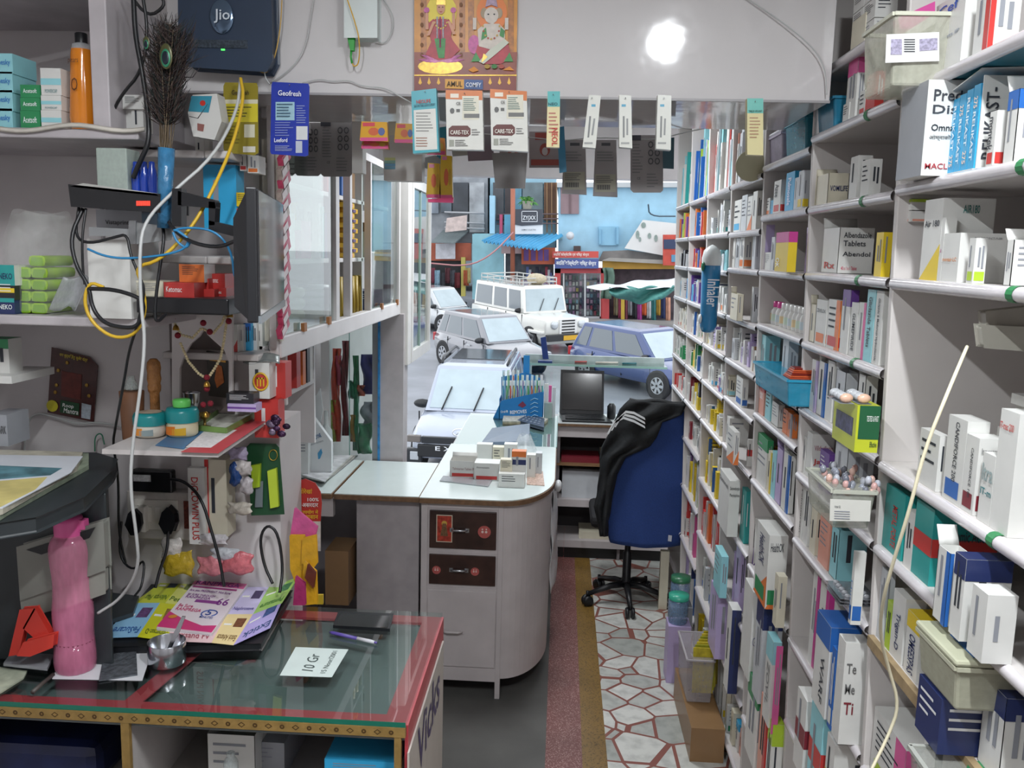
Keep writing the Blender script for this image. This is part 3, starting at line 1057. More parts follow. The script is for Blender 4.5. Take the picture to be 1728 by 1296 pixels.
# ---- lower corner shelf: bag of wipes, white carton
LIME = M('#a4cf2c', .35, var=.1, sc=30, bump=.3)
LIMS = M('#7fae2a', .35, var=.1)
for r in range(5):
    for c_ in range(2 if r < 4 else 1):
        x0 = 24 + 28 * c_ + (24 if r == 4 else 0)
        yb = 523 - 20.5 * r
        a, b = PY(x0, yb, 2.2), PY(x0 + 28, yb - 19, 2.2)
        za = 1.9145 + .03 * r
        mb = MB()
        n = 10
        w, h = b.x - a.x, .0285
        ring = [(w / 2 + w / 2 * .97 * math.copysign(abs(math.cos(q)) ** .55, math.cos(q)), h / 2 + h / 2 * .97 * math.copysign(abs(math.sin(q)) ** .55, math.sin(q))) for q in [2 * math.pi * i / n for i in range(n)]]
        vs = [(a.x + u, 2.2 + y, za + v) for y in (0, .012, .13) for u, v in ring]
        mb.add(vs, [(j * n + i, j * n + (i + 1) % n, (j + 1) * n + (i + 1) % n, (j + 1) * n + i) for j in range(2) for i in range(n)], LIME, True)
        mb.add([(a.x + w * .1, 2.197, za + h * .1), (a.x + w * .9, 2.197, za + h * .1), (a.x + w * .82, 2.2, za + h * .82), (a.x + w * .18, 2.2, za + h * .82)], [(0, 1, 2, 3)], LIMS)
        mb.add(vs[:n], [tuple(range(n - 1, -1, -1))], LIME)
        mb.build('wet_wipes_pack', label=f'lime green packet of wipes in the clear bag, {ORD[r]} layer up, {"outer" if c_ == 0 else "inner"} one', cat='packet', group='lime packets of wipes in the clear bag')
bag = MB()
c = PY(66, 522, 2.24)


def bagf(u, v):
    a = 2 * math.pi * u
    h = PY(66, 358, 2.24).z - 1.916
    w = (.095 + .004 * math.sin(a * 5)) * (1 if v < .75 else 1 - (v - .75) * 1.6)
    return Vector((c.x + w * math.cos(a) * 1.02, c.y + .03 + .08 * math.sin(a), 1.916 + h * v + .006 * math.sin(a * 3 + v * 7)))


bag.grid(28, 10, bagf, filmm('bag_film', '#dfe4e0', .14, .15), True)
bag.build('clear_plastic_bag', label='clear plastic bag holding lime green packets of wipes on the lower corner shelf', cat='bag')
fcart('tall_white_carton', 'plain tall white carton standing on the lower corner shelf behind looping cables', 'carton', 152, 222, 404, 523, 2.13, .16, 'w', z=1.9145, quiet=True)
fcart('brown_carton', 'kraft carton with printed mountain logo lying behind the silver bracket', 'carton', 163, 240, 354, 385, 2.16, .2, 'e', [('N', .2, .72, .15, .45, 'Vistaprint', '#3a3a3c')], quiet=True)
for k in range(3):
    fcart('bandage_carton', f'navy and teal carton at the picture edge, {ORD[k]} up from the lower shelf', 'carton', -12, 25, [503, 474, 447][k], [524, 500, 473][k], 2.17, .1, ['n+tt', 'k+ym', 'w+tN'][k], [('N', .3, .9, .3, .6, 'NEKO', '#e8f0ee' if k < 2 else '#27325f')] if k != 1 else (), z=1.9145 + .036 * k, group=None)
mb = MB()
mb.grid(8, 8, lambda u, v: PY(82 + 45 * u + 25 * v, 522 - 55 * v + 4 * math.sin(u * 9), 2.155) + Vector((0, .03 * math.sin(u * 3.14), 0)), filmm('grey_film', '#b9bcc0', .55), True)
mb.build('folded_plastic_packet', label='grey shrink-wrapped packet leaning beside the green wipes', cat='packet', solid=.002)
# edge things
fcart('lancet_carton', 'white carton with green top standing at the edge of the wall under the shelf', 'carton', -20, 17, 572, 634, 2.3, .06, 'w+gt')
fcart('small_shelf_board', 'short white shelf board beside the wall edge', 'shelf', -30, 20, 634, 646, 2.25, .2, 'w', quiet=True)
fcart('grey_carton', 'grey cardboard carton end above the printer', 'carton', -20, 14, 700, 752, 2.3, .1, 'e', [('N', .3, .95, .4, .65, 'VIBARK', '#444')])
# ---- poster on wall
po = thing('wall_leaflet', 'dark red shiny leaflet with lettering pinned to the stained wall above the printer', 'leaflet', PY(122, 710, 2.585))
mb = MB()
slab(mb, [(80, 696), (87, 586), (152, 603), (165, 618), (158, 712)], 2.585, .003, M('#4a2320', .3, var=.3, sc=40))
slab(mb, [(104, 626), (138, 632), (136, 675), (103, 668)], 2.5835, .001, M('#6e2a22', .5, var=.3, sc=60))
slab(mb, [(102, 675), (134, 681), (133, 702), (101, 696)], 2.583, .001, M('#1d4a2c', .5))
slab(mb, [(138, 680), (154, 684), (152, 708), (137, 705)], 2.583, .001, M('#b9c4cf', .5, var=.3, sc=90))
for x, y in ((95, 650), (150, 668), (93, 662), (146, 650), (113, 612), (98, 625)):
    mb.ball(PY(x, y, 2.583), .006, M('#b08a3c', .4, .4), 6, (1, .15, 1))
mb.build('sheet', po)
mb = MB()
mb.lathe(PY(88, 685, 2.582), [(.0, -.001), (.018, 0)], M('#d9cf2e', .5), 16, 'y', False)
mb.build('round_sticker', po)
mb = MB()
ptext(mb, 'Roop', 105, 688, 124, 691, 8, 2.581, M('#eef2ee', .5, var=0))
ptext(mb, 'Mantra', 107, 696, 132, 700, 8, 2.581, M('#eef2ee', .5, var=0))
ptext(mb, 'धन वृद्धि हेतु कुबेर यंत्र', 100, 602, 147, 612, 8, 2.582, M('#d9c53e', .5, var=0))
mb.build('lettering', po)

# ---- side-facing shelves between the corner and the glass cabinet
t = thing('side_shelving', 'white side shelving behind the wall-mounted television', 'shelving', (-.95, 2.4, 1.6))
for z in (2.34, 2.07, 1.79):
    MB().box(-.93, -.866, 2.5 if z < 2 else 2.3, 2.749, z - .02, z, PAINT).box(-1.15, -.9305, 2.3 if z > 2 else 2.5, 2.59, z - .02, z, PAINT2).build('shelf', t, bevel=.004)
MB().box(-1.15, -.865, 2.75, 2.77, 1.6, 2.5, PAINT2).build('back_panel', t)
MB().box(-.865, -.845, 2.6, 2.62, 1.6, 2.5, PAINT).build('upright', t)
# cream fluted strip
st = MB()
for i in range(6):
    a = PY(443 + i * 5.2, 300, 2.62)
    st.box(a.x, a.x + .0075, 2.617 - .004 * (i % 2), 2.63, PY(445, 575, 2.62).z, PY(445, 235, 2.62).z, M('#c9c5b6', .45))
st.build('fluted_shutter_strip', label='cream fluted shutter strip standing behind the television screen', cat='strip')

for k, (x0, x1, yt, s) in enumerate([(390, 401, 548, 'w+rd'), (401, 411, 548, 'wrs'), (412, 424, 546, 's+bt'), (425, 434, 545, 'w'), (435, 443, 546, 'w')]):
    fcart('ointment_carton', f'{["white and red", "red edged white", "bright blue", "plain white", "thin white"][k]} carton on the shelf end under the television', 'carton', x0, x1, yt, 592, 2.55 + .02 * k, .05, s, z=1.7905)
for k, (x0, x1, yt, yb, s) in enumerate([(345, 400, 278, 385, 's'), (399, 421, 325, 348, 'y'), (400, 422, 352, 384, 'w+rs'), (405, 416, 258, 288, 'wrb'), (418, 436, 262, 292, 'wob'), (330, 345, 232, 262, 'wtb')]):
    fcart('product_carton', ['tall sky blue carton standing behind the yellow cable', 'yellow carton on top behind the television', 'white and red carton under the yellow one behind the television', 'small white and red carton on the upper side shelf', 'white carton with orange block on the upper side shelf', 'teal and white carton under the hanging tilted box'][k], 'carton', x0, x1, yt, yb, 2.4, .06, s)
# Ketomac stack on black box
KB = [(277, 328, 477, 504, 2.14, 'w'), (303, 345, 446, 476, 2.2, 'w+oN'), (330, 352, 470, 490, 2.22, 'r'), (352, 380, 462, 487, 2.25, 'r'), (338, 362, 488, 508, 2.2, 'r'), (363, 382, 486, 506, 2.23, 'r')]
z0 = PY(300, 505, 2.14).z
bl = MB()
fb(bl, 230, 385, 505, 528, 2.12, .3, M('#1a1b1f', .35))
zb = PY(300, 505, 2.12).z
bl.build('black_shelf_box', label='flat black device case carrying the red and white cartons', cat='case', bevel=.004)
for k, (x0, x1, yt, yb, Y, s) in enumerate(KB):
    fcart('shampoo_carton', ['red fronted carton with white side at the near end of the black case', 'carton with a silver and orange lid on top of the red pile', 'small red carton wedged beside the front red carton', 'red carton high at the rear of the red pile', 'red carton low in the middle of the red pile', 'red carton low at the rear end of the red pile'][k], 'carton', x0, x1, yt, yb, Y, .07, 'r' if s == 'w' else s,
          [('N', .08, .6, .4, .75, 'Ketomac', '#f2e8e6')] if k in (0, 3, 5) else (), z=(zb + .0005) if k in (0, 4, 5) else None, group=None)
fcart('pale_carton', 'long pale carton lying behind the front red carton', 'carton', 225, 276, 474, 503, 2.16, .08, 'c', z=zb + .0005)

# ---- television on its wall arm
tv = thing('television', 'flat black television seen edge-on, angled on a wall arm', 'television', (-.66, 2.0, 1.95))
A = PY(430, 545, 1.75)
nr, fr_ = (-.605, 1.75), (-.735, 2.32)
dx, dy = fr_[0] - nr[0], fr_[1] - nr[1]
L = math.hypot(dx, dy)
ux, uy = dx / L, dy / L
nxv, nyv = uy, -ux                      # towards the aisle
zb_, zt_ = PY(428, 545, 1.75).z, PY(445, 316, 1.75).z


def tvp(s, w, z):
    return Vector((nr[0] + ux * s + nxv * w, nr[1] + uy * s + nyv * w, z))


def tvbox(mb, s0, s1, w0, w1, z0, z1, m):
    return mb.hexa([tvp(s0, w0, z0), tvp(s1, w0, z0), tvp(s1, w1, z0), tvp(s0, w1, z0), tvp(s0, w0, z1), tvp(s1, w0, z1), tvp(s1, w1, z1), tvp(s0, w1, z1)], m)


mb = MB()
tvbox(mb, 0, L, -.022, 0, zb_, zt_, BLACK)
mb.hexa([tvp(.03, -.05, zb_ + .03), tvp(L - .03, -.05, zb_ + .03), tvp(L - .0, -.02, zb_ + .005), tvp(.0, -.02, zb_ + .005), tvp(.04, -.05, zt_ - .06), tvp(L - .04, -.05, zt_ - .06), tvp(L, -.02, zt_ - .01), tvp(0, -.02, zt_ - .01)], BLACK)
mb.build('casing', tv, bevel=.003)
mb = MB()
tvbox(mb, .004, L - .004, .0, .004, zb_ + .012, zt_ - .006, M('#0d0f14', .06, 0, var=0, coat=1))
mb.build('screen', tv)
mb = MB()
tvbox(mb, 0, L, .0, .006, zb_ - .002, zb_ + .014, M('#8f979c', .2, .6))
mb.build('lower_bezel', tv)
arm = thing('television_bracket', 'black jointed wall bracket arm reaching out to the television', 'bracket', PY(300, 400, 2.3))
for pts, w in [([(290, 318), (306, 318), (306, 382), (290, 382)], .03), ([(300, 322), (362, 338), (364, 352), (300, 346)], .03), ([(352, 340), (364, 341), (362, 380), (352, 380)], .03), ([(352, 372), (420, 388), (418, 405), (352, 388)], .03)]:
    slab(MB(), pts, 2.05, w, BLACK).build('arm_link', arm)
mb = MB()
slab(mb, [(290, 318), (306, 318), (306, 382), (290, 382)], 2.05, .03, BLACK)

# ---- white and gold garland with bowl niche
nb = thing('shrine_niche', 'small white arched shrine niche in the wall with dark recess and idols', 'shrine', PY(340, 690, 2.48))
mb = MB()
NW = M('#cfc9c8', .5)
slab(mb, [(290, 522), (345, 524), (345, 553), (336, 568), (322, 580), (312, 596), (303, 622), (303, 694), (290, 694)], 2.46, .012, NW)
slab(mb, [(345, 524), (392, 528), (392, 694), (386, 694), (386, 610), (378, 590), (362, 576), (350, 565), (345, 553)], 2.46, .012, NW)
mb.build('arched_board', nb)
mb = MB()
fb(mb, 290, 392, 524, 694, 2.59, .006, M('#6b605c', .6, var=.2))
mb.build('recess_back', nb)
mb = MB()
slab(mb, [(348, 592), (384, 598), (386, 672), (352, 668)], 2.52, .01, M('#2a241f', .4))
slab(mb, [(352, 598), (380, 602), (381, 612), (353, 608)], 2.517, .003, M('#b98a3e', .3, .5))
slab(mb, [(366, 615), (374, 618), (378, 645), (366, 655), (362, 640)], 2.517, .003, M('#b0622c', .4, .3, var=.3, sc=80))
mb.build('framed_idol', nb)
bw = MB().lathe(PY(324, 686, 2.42), [(.016, 0), (.021, .015), (.024, .04), (.026, .042), (.022, .04), (.018, .006)], CHROME, 20)
bw.build('steel_bowl', label='small steel bowl standing in the shrine niche', cat='bowl')
gar = thing('bead_garland', 'hanging garland of cream beads with red pompoms and brass bells', 'garland', PY(345, 600, 2.3))
CREAM = M('#d9caa0', .5, var=.15, sc=80)
mb = MB()
pth = [[(292, 540), (305, 565), (325, 570), (342, 552)], [(342, 555), (360, 562), (375, 545), (384, 518)], [(305, 580), (318, 610), (335, 630), (350, 640)], [(350, 640), (362, 622), (372, 605), (378, 575), (384, 530)]]
for pt in pth:
    for (x0, y0), (x1, y1) in zip(pt, pt[1:]):
        n = max(2, int(math.hypot(x1 - x0, y1 - y0) / 4.3))
        for i in range(n):
            t_ = i / n
            mb.ball(PY(x0 + (x1 - x0) * t_, y0 + (y1 - y0) * t_, 2.33), .0043, CREAM, 7)
mb.build('bead_string', gar)
for x, y in [(291, 538), (300, 566), (343, 545), (354, 560), (388, 518), (386, 542), (349, 637), (349, 656), (343, 683), (355, 681)]:
    MB().ball(PY(x, y, 2.325), .0085, M('#8c1f30', .8, var=.2, sc=200, bump=.6), 10).build('pompom', gar)
for x, y in [(297, 552), (388, 530), (349, 647), (347, 698)]:
    MB().lathe(PY(x, y + 5, 2.32), [(.009, 0), (.0085, .004), (.006, .011), (.002, .014)], M('#b58a3c', .3, .8), 12).build('bell', gar)

# ---- red-edged ledge with jars
zl = 1.59
lg = thing('ledge_board', 'white ledge board with a red edge and paper lining above the sockets', 'shelf', PZ(330, 740, zl))
P_ = [PZ(172, 758, zl), PZ(368, 764, zl), PZ(478, 690, zl), PZ(300, 690, zl)]
mb = MB().ext([P_[0], P_[1], P_[2], Vector((P_[2].x, 2.598, zl)), Vector((P_[0].x, 2.598, zl))], (0, 0, -.012), M('#c3bdbb', .5))
mb.build('board', lg)
mb = MB().ext([PZ(305, 763, zl + .001), PZ(369, 765, zl + .001), PZ(480, 690, zl + .001), PZ(455, 690, zl + .001)], (0, 0, .001), M('#b8444a', .45))
mb.build('red_edging', lg)
mb = MB().ext([PZ(262, 752, zl + .001), PZ(310, 758, zl + .001), PZ(345, 728, zl + .001), PZ(300, 724, zl + .001)], (0, 0, .0012), M('#4b77a0', .5))
mb.ext([PZ(312, 755, zl + .001), PZ(356, 756, zl + .001), PZ(400, 726, zl + .001), PZ(345, 728, zl + .001)], (0, 0, .0012), M('#dcd6d6', .5, var=.2, sc=120))
mb.build('paper_lining', lg)


def jar(x0, x1, yb, yl, yt, Y, label, bands, lidc):
    a, b = PY(x0, yb, Y), PY(x1, yb, Y)
    c = Vector(((a.x + b.x) / 2, Y + .03, zl + .003))
    r = (b.x - a.x) / 2
    h1, h2 = PY(x0, yl, Y).z - zl, PY(x0, yt, Y).z - zl
    t = thing('cream_jar', label, 'jar', c)
    MB().lathe(c, [(r * .86, 0), (r * .98, .006), (r, h1 * .5), (r * .97, h1)], M(bands[0], .3, var=.05), 24).build('body', t)
    mb = MB()
    for q, col in enumerate(bands[1:]):
        n = 8
        ang0 = math.radians(215 + 38 * q)
        vs = []
        for k in range(n + 1):
            an = ang0 + math.radians(52) * k / n
            for zz in (.006, .006 + h1 * (.55 - .1 * q + .012 * k)):
                vs.append(c + Vector(((r + .0012) * math.cos(an), (r + .0012) * math.sin(an), zz)))
        mb.add(vs, [(2 * k, 2 * k + 2, 2 * k + 3, 2 * k + 1) for k in range(n)], M(col, .3), True)
    mb.build('label', t)
    MB().lathe(c, [(r * 1.04, h1), (r * 1.06, h1 + (h2 - h1) * .7), (r * .95, h2), (.001, h2 + .001)], M(lidc, .3), 24).build('lid', t)
    return t, c, r, h2


j1, c1, r1, h1_ = jar(220, 271, 752, 720, 700, 2.24, 'white cream jar with teal lid and pale round top sticker on the ledge', ['#dcd7c9', '#d98a2c', '#8a9a9c'], '#1f8a8c')
MB().lathe(c1 + Vector((0, 0, h1_ + .001)), [(.001, .001), (r1 * .75, .0005)], M('#c9b9a4', .4, var=.3, sc=60), 20, caps=False).build('top_sticker', j1)
j2, c2, r2, h2_ = jar(275, 326, 746, 715, 692, 2.26, 'orange and white cream jar with teal lid, a green cap lying on top', ['#d9cfae', '#e07a1e', '#d8a92c'], '#1f8a8c')
MB().lathe(c2 + Vector((0, 0, h2_ + .003)), [(r2 * .55, 0), (r2 * .58, .015), (r2 * .5, .02), (.001, .0205)], M('#63c25c', .35), 20).build('spare_lid', label='pale green plastic lid resting on the orange cream jar', cat='lid')
tr_ = thing('green_tray', 'shallow green tin tray with a paper sheet on the ledge', 'tray', PZ(385, 715, zl))
q4 = [PZ(330, 728, zl), PZ(382, 733, zl), PZ(440, 700, zl), PZ(378, 694, zl)]
mb = MB().ext([p + Vector((0, 0, .003)) for p in q4], (0, 0, .002), M('#cfcfc4', .6, var=.2, sc=50))
mb.build('base', tr_)
mb = MB()
for i in range(4):
    a, b = q4[i], q4[(i + 1) % 4]
    n = (b - a).cross(Vector((0, 0, 1))).normalized() * .002
    mb.hexa([a - n + Vector((0, 0, .003)), b - n + Vector((0, 0, .003)), b + n + Vector((0, 0, .003)), a + n + Vector((0, 0, .003)), a - n + Vector((0, 0, .018)), b - n + Vector((0, 0, .018)), b + n + Vector((0, 0, .018)), a + n + Vector((0, 0, .018))], M('#6c8a4a', .4, var=.2))
mb.build('rim', tr_)
lampc = PZ(346, 725, zl) + Vector((0, 0, .006))
MB().lathe(lampc, [(.018, 0), (.016, .004), (.004, .007), (.004, .022), (.012, .027), (.016, .04), (.014, .042), (.004, .03)], M('#8a7440', .35, .8, var=.3, sc=60), 16).build('brass_lamp', label='small brass oil lamp standing in the green tray', cat='lamp')
# carved wooden lion capital + brown leather holder
w = MB()
c = PY(262, 697, 2.36)
c.z = zl + .001
zz = lambda y: PY(262, y, 2.36).z - zl
w.lathe(c, [(.022, 0), (.02, .008), (.013, .014), (.013, zz(664)), (.017, zz(660)), (.018, zz(652)), (.016, zz(648)), (.019, zz(640)), (.017, zz(630)), (.019, zz(622)), (.017, zz(612)), (.009, zz(606))], M('#a5703c', .5, var=.35, sc=60, bump=.8), 14)
w.build('carved_wooden_pillar', label='small carved wooden lion pillar standing on the ledge', cat='ornament')
w = MB()
w.lathe(PY(225, 740, 2.36), [(.028, 0), (.033, PY(225, 660, 2.36).z - PY(225, 740, 2.36).z), (.03, PY(225, 660, 2.36).z - PY(225, 740, 2.36).z + .001)], M('#7a5238', .6, var=.25, bump=.4), 18)
w.build('leather_holder', label='brown leather holder standing behind the jars', cat='holder')
MB().lathe(PY(222, 657, 2.36), [(.017, 0), (.018, .012), (.009, .03), (.009, .036), (.01, .037)], filmm('vial_glass', '#b9c4c0', .4), 16).build('glass_vial', label='small clear glass bottle poking out of the leather holder', cat='bottle')
# red digestive cartons by the cabinet
for k, (x0, x1, yt, yb, Y, s) in enumerate([(396, 420, 600, 655, 2.62, 'r+wm'), (421, 455, 612, 672, 2.5, 'w+r'), (456, 482, 612, 672, 2.56, 'r'), (430, 470, 674, 738, 2.52, 'r+k')]):
    o = fcart('milk_powder_carton', ['red carton with white writing at the rear of the red stack', 'white and red carton with a yellow ring emblem', 'red carton end facing the aisle at the top of the stack', 'dark red carton at the bottom of the stack behind the ledge'][k], 'carton', x0, x1, yt, yb, Y, .06, s)
    if k == 1:
        mb = MB()
        cc = PY(440, 644, 2.498)
        mb.lathe(cc, [(.001, 0), (.021, 0)], M('#c43c38', .5), 18, 'y', False)
        mb.tube([cc + Vector((.021 * math.cos(a), -.001, .025 * math.sin(a))) for a in [i * math.pi / 9 for i in range(18)]], .0028, M('#e3b62e', .4), 6, closed=True)
        for x in (-.009, 0, .009):
            mb.box(cc.x + x - .002, cc.x + x + .002, cc.y - .003, cc.y - .001, cc.z - .014, cc.z + .012, M('#e3b62e', .4))
        mb.box(cc.x - .012, cc.x + .012, cc.y - .003, cc.y - .001, cc.z + .008, cc.z + .012, M('#e3b62e', .4))
        mb.build('ring_emblem', o)
mb = MB()
mb.grid(6, 4, lambda u, v: PY(410 + 62 * u, 612 - 14 * v + 3 * math.sin(u * 7), 2.5 + .05 * v), M('#8e9493', .3, .4, bump=.4), True)
mb.build('foil_packet', label='crumpled silver foil packet lying across the red cartons', cat='packet', solid=.002)
fcart('small_black_carton', 'small black and yellow carton on top of a purple one by the ledge', 'carton', 382, 428, 664, 682, 2.42, .05, 'k+y')
fcart('small_purple_carton', 'small lilac carton under the black and yellow one', 'carton', 384, 432, 682, 694, 2.41, .05, 'i+vm')
mb = MB()
for k in range(9):
    mb.ball(PY(462 + rnd.uniform(-8, 22), 735 - k * 4 + rnd.uniform(-5, 5), 2.5), rnd.uniform(.008, .014), M(rnd.choice(['#3a2440', '#8a7a92', '#4a2c50']), .25, .5, var=.4, sc=90, bump=.6), 8, (1.2, .6, .9))
mb.build('purple_sachet', label='crumpled strip of shiny purple sachets hanging beside the red cartons', cat='sachet')

# ---- sockets, adapter, cartons under the ledge
sb = thing('switchboard', 'grimy white switchboard with sockets and two black plugs on the pier', 'switchboard', PY(268, 905, 2.55))
mb = MB()
fb(mb, 216, 318, 832, 908, 2.55, .048, M('#c9c4bd', .45, var=.15, sc=30))
mb.build('backing_box', sb, bevel=.004)
fb(MB(), 227, 300, 845, 893, 2.543, .008, M('#d9d5cc', .4)).build('face_plate', sb, bevel=.003)
for x in (247, 262):
    fb(MB(), x, x + 8, 856, 880, 2.538, .007, M('#e3e0d8', .35)).build('switch', sb, bevel=.001)
for x, y in ((232, 848), (265, 849), (285, 850), (236, 836), (290, 838), (252, 888), (264, 889)):
    pass
pl = MB()
fb(pl, 222, 244, 856, 898, 2.52, .025, M('#dcdad2', .4))
pl.build('white_adapter', label='square white plug adapter in the switchboard socket', cat='adapter', bevel=.003)
for k, (x, y, Y) in enumerate([(225, 880, 2.50), (282, 878, 2.50)]):
    mb = MB()
    slab(mb, [(x - 8, y - 12), (x, y - 20), (x + 10, y - 10), (x + 12, y + 6), (x + 6, y + 22), (x - 4, y + 22), (x - 13, y + 6)], Y, .03, BLACK)
    mb.build('black_plug', label=['black plug in the white square adapter', 'black three-pin plug in the open socket'][k], cat='plug', bevel=.003)
ad = MB()
fb(ad, 222, 290, 795, 830, 2.52, .03, M('#17181b', .35))
ad.build('power_adapter', label='black laptop power adapter sitting on top of the switchboard', cat='adapter', bevel=.006)
st_ = fb(MB(), 225, 254, 802, 812, 2.518, .002, M('#b9babb', .5, var=.3, sc=200)).build('adapter_label_strip', bpy.data.objects['power_adapter'])
lb = MB()
fb(lb, 311, 320, 846, 892, 2.548, .004, M('#7a3a2c', .5, var=.6, sc=120))
lb.build('idol_sticker', label='tiny coloured deity sticker on the switchboard edge', cat='sticker')
fcart('long_carton', 'long upright white carton with red vertical lettering under the ledge', 'carton', 320, 348, 790, 918, 2.5, .06, 'w', [('N', .2, .62, .06, .88, 'DiGLOWIN PLUS', '#b8322e', 1)])
fcart('red_carton', 'open upright red and orange carton beside the lettered white carton', 'carton', 348, 384, 776, 905, 2.52, .07, 'c+rs+or')
fcart('white_cap_box', 'small round-cornered white pack under the ledge', 'pack', 323, 352, 768, 790, 2.52, .05, 'w', quiet=True)
cc = []
for k, (x, y, w, h, col) in enumerate([(402, 765, 32, 22, '#b9aecb'), (398, 800, 22, 40, '#274a86'), (415, 820, 24, 30, '#cfc9cc'), (410, 790, 30, 26, '#d8d2cf'), (405, 858, 40, 22, '#cfc8bb'), (380, 935, 50, 22, '#c9ccd2'), (400, 950, 56, 40, '#cf7078'), (355, 955, 44, 34, '#d08088'), (300, 950, 56, 46, '#b79c2c'), (290, 925, 36, 36, '#cfcac4'), (360, 910, 50, 20, '#d5d1d4')]):
    mb = MB()
    c = PY(x, y, 2.5)
    s = 2.5 / 1500
    rr = random.Random(k + 50)
    ph = [rr.uniform(0, 6) for _ in range(4)]
    mb.grid(12, 8, lambda u, v: c + Vector(((u - .5) * w * s * (1 + .12 * math.sin(v * 9 + ph[0])), -.012 * math.sin(u * math.pi) * math.sin(v * math.pi) * (1 + .4 * math.sin(u * 14 + ph[1]) * math.sin(v * 11 + ph[2])), (v - .5) * h * s * (1 + .15 * math.sin(u * 8 + ph[3])))), M(col, .25, var=.25, sc=60, bump=.5), True)
    mb.grid(2, 2, lambda u, v: c + Vector(((u - .5) * w * s * .9, .004, (v - .5) * h * s * .9)), M(col, .4), True)
    nm = ['mauve cloth pad packet under the ledge', 'dark blue packet stuffed in the carton row', 'white and red crumpled packet below the blue one', 'cream packet beside the green hanging card', 'beige crumpled pack under the cream packets', 'white sachet with blue print above the pink bags', 'pink plastic packet behind the booklets', 'paler pink packet beside the black cable', 'mustard yellow packet behind the booklets', 'scrap of white paper on the mustard packet', 'white packet with red flash under the red carton'][k]
    mb.build('plastic_packet', label=nm, cat='packet', group=None, solid=.001)
gc = thing('scissors_card', 'dark green display card with two lime hair clips hung on the pier', 'card', PY(448, 870, 2.56))
mb = MB()
slab(mb, [(416, 754), (422, 748), (466, 749), (471, 755), (480, 868), (424, 870)], 2.56, .002, M('#1f4a2e', .35))
mb.build('card', gc)
mb = MB()
slab(mb, [(423, 786), (439, 783), (438, 822), (426, 824)], 2.545, .012, M('#a9c431', .3))
mb.build('lime_clip', gc)
mb = MB()
slab(mb, [(451, 795), (466, 790), (470, 855), (456, 858)], 2.545, .012, M('#b7cc3a', .3))
mb.build('lime_clip', gc)
mb = MB()
mb.tube([PY(461 + 7 * math.cos(a), 768 + 9 * math.sin(a), 2.555) for a in [i * math.pi / 8 for i in range(16)]], .0012, M('#c9a640', .3, .6), 5, closed=True)
mb.build('gold_emblem', gc)
hg = MB()
slab(hg, [(432, 812), (444, 812), (443, 856), (430, 856)], 2.553, .002, M('#6b7478', .4))
hg.build('grey_tag', gc)

# ---- glass-fronted wall cabinet along the aisle
gx = -.84
cab = thing('glass_wall_cabinet', 'long white cabinet with sliding glass panes above the counter flap', 'cabinet', (gx, 3.6, 1.77))
CW = M('#d9d6d6', .35, var=.08, sc=6)
MB().box(gx - .04, gx, 2.63, 4.62, 1.765, 1.83, CW).build('bottom_rail', cab, bevel=.004)
MB().box(-1.29, gx - .04, 2.63, 4.62, 1.775, 1.8, CW).build('base_board', cab)
MB().box(-1.295, -1.28, 2.78, 4.62, 1.8, 2.49, PAINT2).build('back_panel', cab)
MB().box(gx - .05, gx, 2.63, 4.62, 2.47, 2.5, CW).build('top_rail', cab)
for Y, w in ((3.30, .05), (3.52, .035), (4.585, .035), (3.9, .02)):
    MB().box(gx - .03, gx - .002, Y, Y + w, 1.83, 2.47, CW).build('post', cab)
for z, a, b in ((2.06, 2.8, 4.6), (2.31, 2.8, 4.6)):
    MB().box(-1.28, gx - .06, a, b, z - .018, z, CW).build('shelf', cab, bevel=.003)
MB().box(-1.28, gx - .06, 3.5, 3.52, 1.8, 2.47, CW).build('divider', cab)
MB().box(-1.28, gx - .06, 3.98, 4.0, 1.8, 2.47, CW).build('divider', cab)
GT = glassm('cabinet_glass', '#f2f8f6', .16, .02)
for a, b, off in ((2.66, 3.32, -.012), (2.78, 3.2, -.022), (3.93, 4.6, -.012), (4.05, 4.45, -.022)):
    MB().box(gx + off - .004, gx + off, a, b, 1.832, 2.468, GT).build('glass_pane', cab)
    e = MB().box(gx + off - .0045, gx + off + .0005, a - .003, a, 1.832, 2.468, M('#5f9a8c', .15))
    e.build('pane_edge', cab)
for x, y in ((556, 541), (514, 552), (645, 517), (671, 510)):
    p_ = PX(x, y, gx + .002)
    MB().box(gx - .006, gx + .006, p_.y - .015, p_.y + .015, p_.z - .014, p_.z + .014, M('#a06a3c', .5)).build('finger_pull', cab)
# contents
PADS = ['#e8b820', '#e8b820', '#d9609a', '#4a2c6a']
n = 0
zz0 = 2.061
for r in range(11):
    mb = MB()
    zc = zz0 + r * .0205
    yy = 3.72 + (r % 2) * .06
    c = Vector((-.915, yy, zc))
    mb.box(c.x - .05, c.x + .03, c.y - .07, c.y + .06, c.z, c.z + .0195, M('#e0b428', .35, var=.1, sc=50, bump=.4))
    mb.box(c.x + .03, c.x + .034, c.y - .045, c.y + .01, c.z + .003, c.z + .016, M(PADS[2 + r % 2], .35))
    mb.build('sanitary_pad_pack', label=f'yellow and pink packet, {ORD[r]} up in the stack behind the cabinet post', cat='packet', group='yellow packets stacked in the glass cabinet', bevel=.004)
for k in range(14):
    y = 3.62 + .022 * k
    mb = MB().tube([(-.905 + .012 * (k % 3), y, 1.802), (-.92 + .012 * (k % 3), y + .05, 1.98)], .011, M('#a58c2c', .45, var=.2), 7)
    mb.build('yellow_rod', label='yellow green plastic rod in the bunch on the cabinet floor', cat='rod', group='yellow rods bunched on the cabinet floor')
mb = MB().lathe((-.95, 3.40, 1.801), [(.05, 0), (.058, .14), (.062, .142), (.062, .152), (.05, .158)], M('#cfcfd0', .4), 20)
